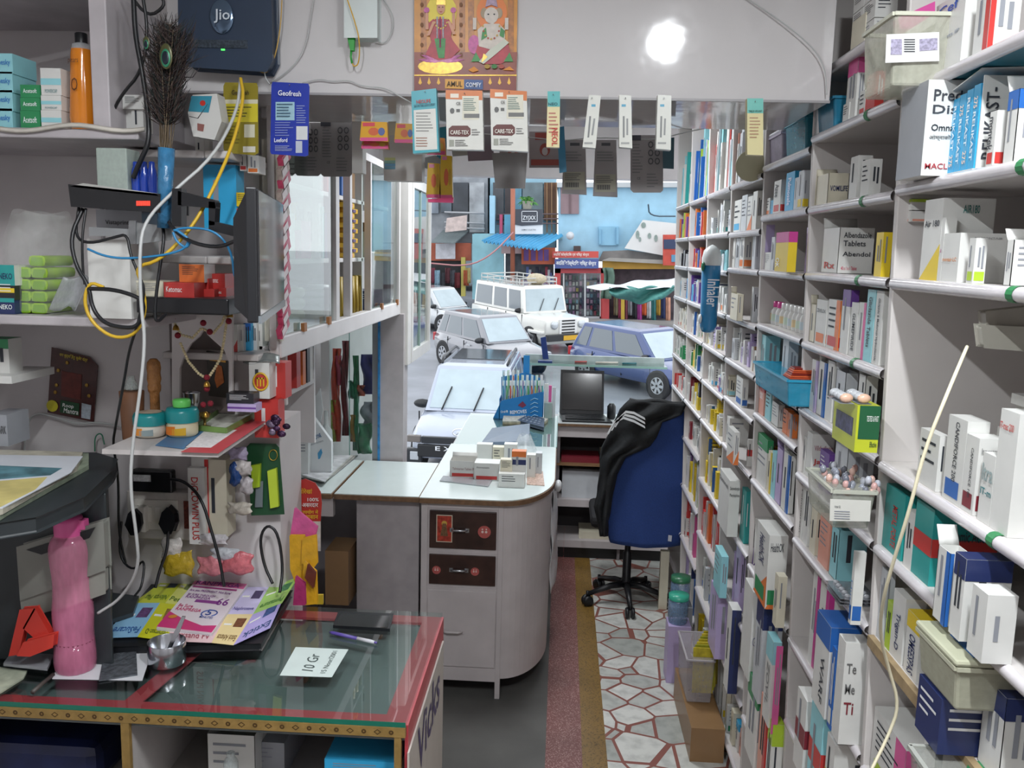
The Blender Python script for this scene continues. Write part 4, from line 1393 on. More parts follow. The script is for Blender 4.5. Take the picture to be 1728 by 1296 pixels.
mb.build('white_tub', label='white plastic tub with a bag on it in the glass cabinet', cat='tub')
for k in range(4):
    MB().lathe((-.95, 3.12, 1.801 + .04 * k), [(.03, 0), (.04, .012), (.04, .028), (.03, .038)], M('#d6d0b8', .4), 16).build('cream_jar', label=f'cream round jar, {ORD[k]} up in the pile on the cabinet floor', cat='jar', group='cream jars piled in the glass cabinet')
for k, (y, w, h, z, s, nm) in enumerate([(3.36, .03, .17, 2.061, 'n', 'navy carton on the middle shelf behind glass'), (3.32, .03, .19, 2.061, 't', 'teal carton on the middle shelf behind glass'), (3.27, .03, .2, 2.061, 'w+ys', 'white and yellow carton on the middle shelf behind glass'), (3.05, .12, .13, 2.061, 'p+wt', 'pink and white pack on the middle shelf behind glass'), (2.86, .12, .15, 2.061, 'w', 'white pack with dark pictures behind the glass'),
                                        (3.4, .07, .13, 2.311, 'r', 'dark red carton on the top cabinet shelf'), (3.2, .12, .1, 2.311, 'w', 'broad white carton on the top cabinet shelf'), (2.9, .12, .06, 1.801, 'w', 'white tray with printed edge on the cabinet floor'),
                                        (4.2, .25, .16, 2.061, 'c+ht', 'beige carton in the street-end pane'), (4.12, .06, .15, 2.31, 'w', 'pale carton on the top shelf by the street end'), (2.72, .07, .17, 2.061, 'q+s', 'pale turquoise carton beside the first pane'), (4.2, .25, .1, 1.801, 'n', 'dark carton low in the street-end pane'), (3.62, .07, .12, 2.311, 'b', 'blue packet on top shelf beside the golden packets'), (3.75, .1, .15, 2.311, 'h', 'golden packet on the top shelf behind the post')]):
    carton(0, 0, -1.0, y, y + w, z, h, .1, s, label=nm, name='display_carton', group=None)
for k in range(16):
    a = PX(482 - (k % 2) * 2, 262 + k * 19, -.81)
    mb = MB()
    mb.box(-.82, -.805, a.y - .05, a.y + .03, a.z - .02, a.z + .012, M('#c8486a' if k % 2 == 0 or k > 6 else '#b9a9a0', .35, var=.35, sc=60))
    mb.box(-.804, -.803, a.y - .045, a.y + .0, a.z - .014, a.z + .006, M('#e2d8da', .4))
    R = Matrix.Translation(a) @ Matrix.Rotation(.5, 4, 'X') @ Matrix.Translation(-a)
    mb.v = [R @ p for p in mb.v]
    mb.build('hanging_sachet', label='pink and white sachet in the long strip hanging beside the television', cat='sachet', group='pink sachets in the hanging strip')

# ---- open recess under the cabinet, glass partition at its street end
lc = thing('recess_shelf', 'short white shelf in the open recess under the glass cabinet', 'shelf', (-1.1, 3.4, 1.57))
MB().box(-1.28, -1.0, 3.16, 3.55, 1.55, 1.57, CW).build('board', lc, bevel=.003)
MB().box(-1.28, -1.0, 3.5505, 3.57, 1.3, 1.774, CW).build('divider', lc)
for k, (y, w, h, s, nm) in enumerate([(3.42, .04, .16, 'k', 'black carton in the recess under the glass cabinet'), (3.36, .04, .13, 'o', 'orange carton in the recess under the glass cabinet'), (3.46, .04, .17, 'w+ys', 'white and yellow carton in the recess under the glass cabinet'), (3.28, .05, .17, 'r', 'dark red carton in the recess under the glass cabinet')]):
    carton(0, 0, -1.06, y, y + w, 1.5705, h, .07, s, label=nm, name='display_carton', group=None)
gp_ = thing('glass_partition', 'glass partition with white frame between the recess and the street', 'partition', (-1.1, 4.62, .95))
xl, xr2 = PY(542, 700, 4.62).x, -.958
MB().box(xl, xl + .045, 4.62, 4.65, .95, 1.774, CW).build('frame_post', gp_)
MB().box(xr2 - .03, xr2, 4.62, 4.65, .95, 1.774, M('#8f9498', .3, .3)).build('frame_post', gp_)
MB().box(xl + .045, xr2 - .03, 4.632, 4.638, .95, 1.774, glassm('partition_glass', '#f2f8f6', .02, .02)).build('glass_pane', gp_)
MB().box(xl + .15, xl + .153, 4.625, 4.632, .95, 1.774, M('#4f8a7c', .2)).build('pane_edge', gp_)
MB().box(-.957, -.945, 4.612, 4.6195, .95, 1.76, M('#2c86c4', .4, var=.5, sc=30)).build('blue_sticker_strip', gp_)
for k, (x0, x1, y0, y1, col, nm) in enumerate([(562, 573, 588, 745, '#d2452c', 'long red toy pack'), (578, 586, 575, 735, '#7a1f2a', 'dark maroon toy pack'), (557, 566, 675, 745, '#a8b23a', 'lime toy pack'), (590, 603, 643, 672, '#1f7a55', 'green toy pack'), (598, 604, 600, 760, '#2c8a5c', 'thin green toy strip'),
                                              (612, 634, 598, 665, '#3a3f8c', 'indigo toy pack'), (604, 614, 650, 668, '#c8604a', 'coral toy pack'), (612, 634, 678, 715, '#a9adb8', 'grey toy helmet'), (592, 600, 700, 745, '#b8862c', 'mustard toy pack'), (604, 626, 715, 765, '#3f9a6c', 'clear green toy bag'), (558, 570, 690, 725, '#d85a3c', 'orange toy pack'), (568, 575, 600, 650, '#c03a5a', 'rose toy pack')]):
    mb = MB()
    mb.grid(6, 8, lambda u, v: PY(x0 + (x1 - x0) * (u + .15 * math.sin(v * 7 + k)), y1 + (y0 - y1) * v, 4.85 + .02 * math.sin(u * 6 + v * 5)), M(col, .35, var=.3, sc=30, bump=.4), True)
    mb.build('toy_pack', label=nm + ' hanging behind the glass partition', cat='toy', solid=.015)
# ---- hinged window door by the street
wd = thing('hinged_glass_door', 'hinged white framed glass shutter hanging beside the street opening', 'shutter', (-.82, 5.0, 1.49))
WF = M('#dcdad6', .35, var=.06)
MB().box(-.88, -.805, 4.66, 4.76, 1.49, 2.49, WF).build('hinge_post', wd, bevel=.004)
for a, b, c_, d in ((4.78, 4.83, 1.49, 2.48), (5.42, 5.46, 1.49, 2.48), (4.83, 5.42, 1.49, 1.55), (4.83, 5.42, 2.43, 2.48)):
    MB().box(-.835, -.805, a, b, c_, d, WF).build('frame', wd)
MB().box(-.822, -.818, 4.83, 5.42, 1.55, 2.43, GT).build('glass_pane', wd)
MB().box(-.83, -.812, 5.1, 5.12, 1.55, 2.43, M('#8fa8a0', .3)).build('pane_edge', wd)
mb = MB()
for i, col in enumerate(['#c9c2bc', '#b5404a', '#d9cfc9', '#c28a6a', '#4a6aa0', '#cfd6d4', '#b05a8a', '#3a8a80']):
    mb.box(-.865, -.845, 4.63, 4.65, 1.44 - i * .06, 1.5 - i * .06, M(col, .5, var=.3, sc=60))
mb.build('sticker_strip', label='column of coloured stickers on the street-side jamb below the shutter', cat='sticker')
# ================================================================ near glass counter and what lies on it
zt0 = 1.02
tbl = thing('glass_counter', 'low glass-topped display counter with a red border and patterned wooden edge', 'counter', (-.9, 2.2, 0))
RED = M('#b9444c', .4, var=.08)
x1, y0, y1 = -.327, 1.9, 2.535
MB().box(-1.82, x1, y0, y1, zt0 - .012, zt0, glassm('table_glass', '#f0f7f5', .06, .015)).build('glass_top', tbl)
MB().box(-1.82, x1, y0 - .0012, y0, zt0 - .012, zt0, M('#1f6a58', .12)).build('glass_front_edge', tbl)
fr = MB()
fr.box(-1.82, x1 - .002, y0 + .012, y0 + .055, zt0 - .02, zt0 - .0125, RED)
fr.box(x1 - .055, x1 - .002, y0 + .055, y1 - .05, zt0 - .02, zt0 - .0125, RED)
fr.box(-1.82, x1 - .002, y1 - .05, y1 - .003, zt0 - .02, zt0 - .0125, RED)
fr.hexa([Vector(p) for p in [(-1.03, y0 + .05, .997), (-.985, y0 + .05, .997), (-.92, y1 - .05, .997), (-.965, y1 - .05, .997), (-1.03, y0 + .05, 1.0), (-.985, y0 + .05, 1.0), (-.92, y1 - .05, 1.0), (-.965, y1 - .05, 1.0)]], RED)
fr.build('red_border', tbl)
MB().box(-1.82, x1 - .004, y0 + .01, y1 - .004, .97, .975, M('#6f7677', .35, var=.15, sc=3)).build('reflection_grey_panel', tbl)  # added panel, its grey stands in for the ceiling reflected in the glass
wd_ = MB().box(-1.82, x1, y0 - .004, y0 + .01, zt0 - .036, zt0 - .0125, M('#8f7340', .45, var=.2, sc=40, bump=.3))
DK = M('#4a3416', .5)
for i in range(46):
    c = Vector((-1.8 + .032 * i, y0 - .0045, zt0 - .024))
    if i % 2:
        wd_.lathe(c, [(.002, 0), (.006, 0)], DK, 8, 'y', False)
    else:
        wd_.add([c + Vector((-.009, 0, 0)), c + Vector((0, 0, -.007)), c + Vector((.009, 0, 0)), c + Vector((0, 0, .007)), c + Vector((-.006, 0, 0)), c + Vector((0, 0, -.0045)), c + Vector((.006, 0, 0)), c + Vector((0, 0, .0045))], [(0, 1, 5, 4), (1, 2, 6, 5), (2, 3, 7, 6), (3, 0, 4, 7)], DK)
wd_.build('patterned_wooden_edge', tbl)
for xx, w in ((PY(212, 1240, y0).x, .02), (x1 - .018, .016)):
    MB().box(xx - w / 2, xx + w / 2, y0 - .003, y0 + .01, .02, zt0 - .036, M('#8f7340', .45, var=.2, sc=40, bump=.3)).build('wooden_upright', tbl)
MB().box(x1 - .004, x1 + .004, y0 + .012, y1, .02, zt0 - .013, RED).build('red_end_panel', tbl)
MB().box(x1 + .0045, x1 + .009, y0 - .0, y1 - .03, .02, zt0 - .075, M('#c6bfb6', .4)).build('white_end_sheet', tbl)
lt = MB()
lt.text('Vicks', (x1 + .0095, y0 + .12, .80), (x1 + .0095, y1 - .12, .80), (x1 + .0095, y0 + .12, .93), M('#4a3f6a', .5, var=0))
lt.build('lettering', tbl)
MB().box(-1.82, x1 - .01, y1 - .012, y1, .02, .968, M('#a9a39c', .5)).build('rear_panel', tbl)
MB().box(PY(212, 1240, y0).x - .006, PY(212, 1240, y0).x + .006, y0 + .012, y1 - .02, .02, .968, M('#b7b2b0', .5)).build('inner_divider', tbl)
MB().box(-1.82, x1 - .01, y0 + .012, y1 - .02, .72, .735, M('#aaa6a2', .5)).build('lower_shelf', tbl)
zlow = .7355
fcart('drawer_box', 'open white compartment tray inside the counter', 'tray', 350, 430, 1240, 1262, 2.05, .3, 'w', z=zlow, opened=True)
fcart('grey_bin', 'grey box lying inside the counter', 'box', 400, 480, 1252, 1290, 2.1, .3, 'e', z=zlow)
fcart('blue_tray', 'sky blue tray inside the counter', 'tray', 548, 665, 1284, 1340, 1.95, .2, 's', z=zlow + .09)
MB().lathe((-.78, 2.0, zlow), [(.018, 0), (.018, .1), (.01, .115), (.01, .125)], filmm('vial_glass2', '#c9d4d4', .4), 14).build('glass_bottle', label='small clear glass bottle inside the counter compartment', cat='bottle')
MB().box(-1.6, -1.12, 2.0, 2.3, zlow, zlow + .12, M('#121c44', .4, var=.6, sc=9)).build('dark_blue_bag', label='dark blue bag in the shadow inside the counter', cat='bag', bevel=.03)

ZT = zt0 + .0006


def flat(name, pts, z, th, m, label=None, cat=None, parent=None, group=None):
    return MB().ext([PZ(x, y, z) for x, y in pts], (0, 0, th), m).build(name, parent, label, cat, group)


# ---- pink water bottle
c = PZ(128, 1128, ZT)
Y = c.y
zz = lambda y: PY(128, y, Y).z - c.z
s = Y / 1500
wb = thing('water_bottle', 'tall translucent pink water bottle with a pink flip cap', 'bottle', c)
prof = [(30, 1137), (36, 1128), (37, 1105), (35, 1085), (33.5, 1065), (35.5, 1045), (36, 1028), (33, 1005), (31.5, 985), (33.5, 962), (36, 938), (36.5, 925), (33, 908), (23, 900), (21, 896)]
pk = filmm('pink_plastic', '#f08fb4', .5, .1)
MB().lathe(c, [(r * s, max(zz(y), 0)) for r, y in prof], pk, 32).build('body', wb, subsurf=1)
cb = MB().lathe(c, [(24.5 * s, zz(903)), (25 * s, zz(898)), (25 * s, zz(880)), (23 * s, zz(872)), (.001, zz(871))], M('#dd5f9c', .35), 28)
cb.hexa([c + Vector(p) for p in [(.02, -.012, zz(893)), (.046, -.01, zz(891)), (.046, .012, zz(891)), (.02, .012, zz(893)), (.02, -.012, zz(875)), (.045, -.01, zz(876)), (.045, .012, zz(876)), (.02, .012, zz(875))]], M('#dd5f9c', .35))
cb.build('cap', wb)
MB().lathe(c + Vector((0, 0, .004)), [(31 * s, .0), (34 * s, .01), (34.5 * s, zz(1078) - .004), (.001, zz(1078) - .004)], M('#c96a86', .05, var=0, trans=.9), 28).build('water', wb)
# ---- steel measuring cup with long handle
c = PZ(272, 1128, ZT)
c.y += .035
s = c.y / 1500
cp = thing('measuring_cup', 'round stainless steel measuring cup with an upright handle', 'cup', c)
ST = M('#b9bcc2', .2, 1, var=.05, sc=40)
h = .058
MB().lathe(c, [(.044, 0), (.0475, .004), (.0478, h), (.047, h + .001), (.046, h), (.0455, .006), (.04, .003), (.001, .003)], ST, 28).build('body', cp)
q = [PY(281, 1118, c.y - .02), PY(285, 1095, c.y - .015), PY(296, 1072, c.y - .01), PY(310, 1040, c.y)]
hb = MB()
vs = []
for i, p in enumerate(q):
    w = [.005, .0055, .0075, .005][i]
    vs += [p + Vector((-w, 0, 0)), p + Vector((w, 0, 0)), p + Vector((w, .003, 0)), p + Vector((-w, .003, 0))]
hb.add(vs, [(4 * i + a, 4 * i + (a + 1) % 4, 4 * i + 4 + (a + 1) % 4, 4 * i + 4 + a) for i in range(3) for a in range(4)] + [(3, 2, 1, 0), (12, 13, 14, 15)], ST)
hb.build('handle', cp, bevel=.001)
# ---- phone, pen, note
ph = thing('mobile_phone', 'black mobile phone lying face up on the glass counter', 'phone', PZ(613, 1050, ZT))
flat('body', [(562, 1060), (571, 1036), (664, 1040), (658, 1066)], ZT, .009, M('#17181c', .3), parent=ph)
flat('screen', [(566, 1056), (574, 1035.5), (660, 1039.5), (654, 1060)], ZT + .009, .0006, M('#0b0c10', .05, var=0, coat=1), parent=ph)
pn = thing('ballpoint_pen', 'purple and white ballpoint pen lying below the phone', 'pen', PZ(597, 1074, ZT))
A, Bp = PZ(557, 1067, ZT + .006), PZ(632, 1084, ZT + .006)
MB().tube([A, A.lerp(Bp, .06), A.lerp(Bp, .62)], [.003, .005, .005], M('#5b4a9c', .35), 10).build('barrel', pn)
MB().tube([A.lerp(Bp, .62), A.lerp(Bp, .92), A.lerp(Bp, 1.0)], [.0052, .0055, .004], M('#dcdce2', .35), 10).build('grip', pn)
MB().tube([A.lerp(Bp, 1.0), A.lerp(Bp, 1.05)], [.0035, .003], M('#6b5aa8', .35), 8).build('push_button', pn)
nt = thing('paper_note', 'white paper note with handwritten figures on the glass counter', 'note', PZ(530, 1120, ZT))
flat('sheet', [(472, 1140), (499, 1092), (588, 1096), (560, 1143)], ZT, .0005, M('#cfdcd8', .6), parent=nt)
mb = MB()
mb.text('10 Gr', PZ(528, 1133, ZT + .0006), PZ(541, 1105, ZT + .0006), PZ(509, 1131, ZT + .0006), M('#3c4a48', .6, var=0), 0)
mb.text('15 Noor/2001', PZ(549, 1136, ZT + .0006), PZ(570, 1099, ZT + .0006), PZ(540, 1136, ZT + .0006), M('#3c4a48', .6, var=0), 0)
mb.build('handwriting', nt)
# ---- black tray with leaflets
bt_ = MB().ext([PZ(172, 1104, ZT), PZ(440, 1098, ZT), PZ(492, 1008, ZT), PZ(262, 992, ZT)], (0, 0, .022), M('#16171b', .35))
bt_.build('black_tray', label='black plastic tray under the fan of product leaflets', cat='tray', bevel=.004)
zl_ = ZT + .026
LF = thing('product_leaflet', 'large folded glossy leaflet of coloured product panels spread over the black tray', 'leaflet', PZ(330, 1040, zl_))
LPX = [('#c6cf3a', [(225, 1018), (286, 973), (316, 973), (279, 1018)], 'Niforce Plus', '#5a7a2c', None), ('#dfe27a', [(279, 1018), (316, 973), (333, 979), (300, 1022)], 'Pet', '#5a7a2c', None),
       ('#8fc0e2', [(172, 1077), (225, 1018), (270, 1018), (232, 1075)], 'FeSucare', '#2a5a9c', None), ('#d3d42c', [(232, 1075), (270, 1018), (303, 1021), (282, 1082)], 'Floragreat-D', '#4a5a1c', None),
       ('#e8c6c9', [(282, 1082), (300, 1020), (383, 1038), (357, 1085)], 'Foxsand Pv', '#a04a5a', None), ('#cfc8ec', [(383, 1037), (417, 991), (454, 991), (427, 1037)], 'Nephrosave', '#4a3f8a', None),
       ('#eed9a0', [(357, 1085), (383, 1037), (427, 1037), (394, 1089)], 'Estick Advance', '#7a5a2c', None), ('#b3a8e0', [(394, 1089), (427, 1037), (480, 1006), (456, 1060)], 'Extick', '#2c4a7a', None),
       ('#a6d36a', [(427, 1037), (454, 991), (504, 974), (476, 1018)], 'Pentasure', '#3a7a2c', None)]
zoff = 0
for i, (col, pts, s_, tc_, _) in enumerate(LPX):
    mb = MB()
    P4 = [PZ(x, y, zl_ + .0004 * i) for x, y in pts]
    mb.ext(P4, (0, 0, .0012), M(col, .25, var=.05))
    a, d_, cc_, b = P4[0], P4[1], P4[2], P4[3]
    up = Vector((0, 0, .0014))
    f = lambda u, v: a.lerp(b, u).lerp(d_.lerp(cc_, u), v) + up
    # product picture blocks
    mb.add([f(.5, .55), f(.88, .55), f(.88, .85), f(.5, .85)], [(0, 1, 2, 3)], M(['#3a4a5c', '#7a8a4c', '#6a4a7a', '#9a7a3c', '#8a4a5a', '#4a3a6a', '#7a4a2a', '#3a5a9a', '#3a7a4a'][i], .4, var=.5, sc=120))
    mb.add([f(.1, .6) + up * .2, f(.42, .6) + up * .2, f(.42, .66) + up * .2, f(.1, .66) + up * .2], [(0, 1, 2, 3)], M('#f0f0ea', .5))
    mb.build('printed_panel', LF)
    mt = MB()
    mt.text(s_, f(.92, .28) + up * .3, f(.12, .28) + up * .3, f(.92, .1) + up * .3, M(tc_, .5, var=0), e=.0004) if i in (0, 2, 3, 6, 7, 8) else mt.text(s_, f(.1, .1) + up * .3, f(.9, .1) + up * .3, f(.1, .25) + up * .3, M(tc_, .5, var=0), e=.0004)
    mt.build('lettering', LF)
BK = thing('brochure_stack', 'stack of pink and white brochures lying on the coloured leaflets', 'brochure', PZ(335, 1040, zl_))
zb2 = zl_ + .012
P4 = [PZ(264, 1058, zb2), PZ(331, 978, zb2), PZ(417, 986, zb2), PZ(357, 1068, zb2)]
for k in range(6):
    off = Vector((.001 * (k % 3), -.001 * (k % 2), -.012 + .0022 * k))
    MB().ext([p + off for p in P4], (0, 0, .0019), M('#dcd8dc' if k < 5 else '#e6dbe2', .35, var=.04)).build('brochure', BK)
a, d_, cc_, b = P4
up = Vector((0, 0, .0012))
f = lambda u, v: a.lerp(b, u).lerp(d_.lerp(cc_, u), v) + up
mb = MB()
mb.add([f(0, .88), f(1, .88), f(1, 1), f(0, 1)], [(0, 1, 2, 3)], M('#e06aa4', .3))
mb.add([f(0, 0), f(1, 0), f(1, .13), f(.75, .1), (f(.3, .2)), f(0, .3)], [(0, 1, 2, 3, 4, 5)], M('#d2387c', .3))
mb.lathe(f(.14, .2) + up, [(.001, 0), (.012, 0)], M('#d98a3c', .4), 16, caps=False)
cl = f(.72, .33)
mb.tube([cl + Vector((.022 * math.cos(t), .022 * math.sin(t), 0)) for t in [i * .45 for i in range(-2, 10)]], .002, M('#2f4f9a', .4), 6)
mb.add([f(.3, .52), f(.75, .52), f(.75, .58), f(.3, .58)], [(0, 1, 2, 3)], M('#8a3f8c', .4))
mb.add([f(.05, .82), f(.9, .82), f(.9, .86), f(.05, .86)], [(0, 1, 2, 3)], M('#a03a7c', .4))
mb.build('cover_print', BK)
mb = MB()
PUR = M('#7a2f86', .5, var=0)
u2 = up * .5
T = lambda s_, u0, u1, v0, v1, m: mb.text(s_, f(u0, v0) + u2, f(u1, v0) + u2, f(u0, v1) + u2, m, 1, e=.0004)
T('RANPREGA', .06, .9, .89, .98, PUR)
T('Are you PREGNANT. Not Sure?', .05, .85, .72, .78, PUR)
T('BE SURE THROUGH', .08, .6, .64, .685, PUR)
T('RANPREGA', .08, .55, .585, .635, PUR)
T('Be Sure', .08, .35, .40, .46, M('#c02a6c', .5, var=0))
T('RANPREGA', .08, .55, .33, .39, M('#c02a6c', .5, var=0))
T('5', .66, .76, .29, .4, M('#2f4f9a', .5, var=0))
T('MINUTES', .6, .84, .23, .27, M('#2f4f9a', .5, var=0))
T('66', .7, .92, .5, .64, PUR)
mb.build('lettering', BK)
# ---- red stand, card stack, newspaper, stick, blister, paper
rs_ = MB()
R1 = M('#c8382c', .4, var=.05)
for pts, dY in (([(16, 1106), (34, 1030), (58, 1028), (40, 1060), (30, 1104)], 0), ([(40, 1060), (58, 1028), (88, 1080), (70, 1086)], 0), ([(30, 1106), (40, 1085), (90, 1072), (88, 1092), (50, 1107)], -.02)):
    slab(rs_, pts, 2.03 + dY, .02, R1)
rs_.build('red_phone_stand', label='small red plastic folding stand beside the printer', cat='stand', bevel=.002)
for k in range(3):
    flat('card_box', [(6, 1128 - 4), (22, 1100), (94, 1104), (80, 1132)], ZT + .008 * k, .0075, M('#8d8f94', .2, var=.2), f'clear plastic card box, {["bottom", "middle", "top"][k]} one under the red stand', 'box', group='card boxes under the red stand')
flat('newspaper', [(-30, 1185), (-30, 1124), (46, 1134), (40, 1146), (2, 1170)], ZT, .004, M('#b4bba6', .6, var=.3, sc=30), 'folded newspaper corner at the near edge of the glass counter', 'newspaper')
MB().tube([PZ(55, 1168, ZT + .004), PZ(90, 1138, ZT + .004)], [.006, .005], M('#4a4440', .5), 6).build('brown_stick', label='short dark stick lying beside the newspaper corner', cat='stick')
flat('white_sheet', [(88, 1146), (110, 1096), (256, 1100), (240, 1149)], ZT, .0008, M('#cfd0d4', .5), 'white paper sheet lying under the pink bottle', 'paper')
flat('blister_packet', [(167, 1150), (175, 1108), (230, 1100), (232, 1140)], ZT + .001, .004, M('#70757c', .25, .5, var=.4, sc=60, bump=.5), 'shiny tablet packet in clear film beside the steel cup', 'packet')
# ---- printer with magazines
pr = thing('laser_printer', 'bulky black office printer with a grey paper slot front', 'printer', (-1.4, 2.2, ZT))
PB = M('#2b3134', .4, var=.15, sc=8)
PG2 = M('#7f8079', .45, var=.12, sc=10)
ztop = PY(200, 775, 2.3).z
xr = PY(182, 900, 2.1).x
mb = MB()
xk = PY(186, 900, 2.46).x
mb.hexa([(-1.8, 2.1, ZT), (xr, 2.1, ZT), (xk, 2.46, ZT), (-1.8, 2.46, ZT), (-1.8, 2.1, ztop - .036), (xr, 2.1, ztop - .036), (xk, 2.46, ztop - .036), (-1.8, 2.46, ztop - .036)], PB)
mb.build('body', pr, bevel=.006)
mb = MB()
TP = [PZ(-40, 888, ztop), PZ(60, 872, ztop), PZ(140, 838, ztop), PZ(188, 792, ztop), PZ(196, 775, ztop), PZ(160, 764, ztop), PZ(-40, 764, ztop)]
mb.ext([p + Vector((0, 0, -.035)) for p in TP], (0, 0, .035), PB)
mb.build('scanner_lid', pr, bevel=.005)
mb = MB()
Yp = 2.07
slab(mb, [(30, 925), (172, 882), (176, 960), (110, 985), (36, 1010)], Yp, .03, PG2)
slab(mb, [(36, 1010), (110, 985), (175, 962), (176, 1000), (120, 1020), (40, 1040)], Yp + .008, .03, M('#8a8b83', .45, var=.12))
mb.build('front_panel', pr, bevel=.004)
mb = MB()
slab(mb, [(44, 928), (160, 890), (150, 908), (70, 936)], Yp - .003, .004, M('#15171a', .4))
mb.build('paper_slot', pr)
flat('output_tray', [(60, 1062), (180, 1005), (235, 1012), (225, 1040), (120, 1075)], ZT + .03, .012, M('#33383b', .35), parent=pr)
MG = [('#8f9a86', 0, [(-40, 905), (10, 872), (150, 792), (150, 772), (-40, 768)]), ('#b9b4a4', .012, [(-40, 880), (5, 868), (130, 795), (140, 770), (-40, 765)])]
for k, (col, dz, pts) in enumerate(MG):
    flat('magazine', pts, ztop + .001 + dz, .012, M(col, .4, var=.35, sc=25), ['rolled greenish glossy magazine on the printer lid', 'colourful magazine under the printed sheet on the printer'][k], 'magazine')
pg = thing('printed_sheet', 'colour printed sheet with yellow block on top of the magazines', 'sheet', PZ(50, 800, ztop + .03))
flat('sheet', [(-40, 862), (5, 858), (120, 798), (140, 771), (-40, 768)], ztop + .0255, .002, M('#cfd3da', .45), parent=pg)
flat('picture_block', [(-40, 858), (0, 856), (60, 826), (80, 805), (-40, 815)], ztop + .0276, .0003, M('#cfc07a', .4, var=.3, sc=12), parent=pg)
flat('picture_block', [(-40, 812), (85, 802), (105, 790), (-40, 784)], ztop + .0276, .0003, M('#5a8a96', .4, var=.8, sc=14), parent=pg)
# ---- cables on the left
BLK = M('#17181b', .4)
YEL = M('#cfa92c', .4)
WHC = M('#b9bbba', .45)
BLC = M('#2f7fb0', .35)
cable('yellow_cable', 'thick yellow cable looping from the router down past the television', [(406, 132, 2.28), (412, 165, 2.25), (395, 240, 2.18), (355, 330, 2.08), (320, 390, 2.05), (270, 440, 2.02), (228, 450, 2.02), (240, 480, 2.02), (247, 525, 2.03), (230, 565, 2.03), (192, 572, 2.03), (155, 545, 2.03), (141, 510, 2.03), (150, 475, 2.03), (175, 485, 2.03)], .0042, YEL)
cable('white_cable', 'white cable sweeping from the router down in front of the sockets', [(406, 132, 2.29), (400, 190, 2.22), (360, 265, 2.12), (290, 325, 2.06), (245, 372, 2.03), (235, 420, 2.0), (238, 520, 2.0), (245, 570, 2.0), (238, 650, 2.0), (222, 760, 2.0), (220, 830, 2.0), (230, 900, 2.02), (235, 960, 2.05), (205, 1010, 2.1), (165, 1035, 2.1)], .004, WHC)
cable('blue_network_cable', 'coil of thin blue network cable tied beside the wall arm', [(148, 420, 2.03), (175, 432, 2.02), (210, 437, 2.02), (270, 432, 2.02), (310, 422, 2.02), (320, 405, 2.02), (300, 388, 2.03), (290, 390, 2.03), (310, 384, 2.03), (350, 386, 2.03), (375, 400, 2.03), (392, 430, 2.04), (395, 470, 2.05), (410, 484, 2.06)], .0028, BLC)
cable('blue_network_cable', 'second loop of the thin blue network cable by the cable tie', [(292, 392, 2.02), (298, 408, 2.02), (315, 420, 2.02), (322, 405, 2.02), (300, 390, 2.02)], .003, BLC)
for k, (lab, pts, r) in enumerate([
    ('black cable from the corner shelf down along the switchboard', [(133, 350, 2.08), (126, 400, 2.06), (150, 412, 2.05), (195, 400, 2.04), (215, 395, 2.04), (220, 430, 2.03), (235, 465, 2.02), (245, 490, 2.02), (235, 540, 2.02), (218, 590, 2.05), (210, 640, 2.1), (195, 720, 2.2), (190, 750, 2.3), (200, 800, 2.45), (200, 900, 2.5), (212, 950, 2.5)], .0035),
    ('thick black cable looping below the lower corner shelf', [(140, 352, 2.08), (118, 400, 2.05), (128, 450, 2.04), (150, 482, 2.03), (155, 520, 2.03), (175, 545, 2.02), (205, 553, 2.02), (235, 552, 2.02), (245, 510, 2.02), (225, 498, 2.02), (190, 488, 2.02), (150, 487, 2.03)], .005),
    ('thin black cable hanging beside the tall white carton', [(145, 352, 2.07), (138, 400, 2.05), (140, 460, 2.05), (143, 480, 2.05)], .003),
    ('black power cord arching from adapter to the counter', [(288, 808, 2.5), (312, 812, 2.48), (340, 840, 2.46), (358, 900, 2.44), (372, 950, 2.43), (378, 990, 2.42)], .0045),
    ('black cord hanging from the open socket plug', [(284, 896, 2.49), (282, 930, 2.47), (270, 960, 2.46), (262, 992, 2.44)], .0045),
    ('black cord drooping behind the bottle', [(205, 880, 2.5), (200, 940, 2.5), (225, 965, 2.48), (245, 940, 2.47), (240, 990, 2.44), (228, 1005, 2.4)], .0035),
    ('thick black looped cord hung below the green card', [(472, 1000, 2.5), (478, 960, 2.54), (470, 900, 2.55), (452, 884, 2.55), (438, 905, 2.55), (444, 950, 2.54), (460, 985, 2.52)], .0045),
    ('black cable dropping from the television mount to the black case', [(272, 372, 2.1), (278, 400, 2.08), (268, 460, 2.06), (260, 530, 2.05), (265, 545, 2.05), (280, 530, 2.08)], .004),
    ('black cable curving from the wall arm to the television back', [(285, 375, 2.06), (300, 395, 2.04), (330, 412, 2.0), (370, 418, 1.98), (400, 405, 1.96), (424, 396, 1.95)], .0045)]):
    cable('black_cable', lab, pts, r, BLK)
for k, (lab, pts, r) in enumerate([
    ('bundle cable dropping behind the peacock feathers, thickest', [(225, -10, 2.14), (228, 60, 2.13), (240, 120, 2.12), (250, 190, 2.12), (252, 240, 2.11), (235, 275, 2.11), (225, 300, 2.12)], .006),
    ('thin black cable leaning behind the peacock feathers', [(240, -10, 2.14), (250, 50, 2.14), (240, 120, 2.13), (205, 160, 2.16), (190, 190, 2.2)], .004),
    ('black cable tangled above the peacock feathers', [(218, -10, 2.2), (250, 30, 2.2), (280, 10, 2.2), (270, -10, 2.2)], .004)]):
    cable('black_cable', lab, pts, r, BLK)
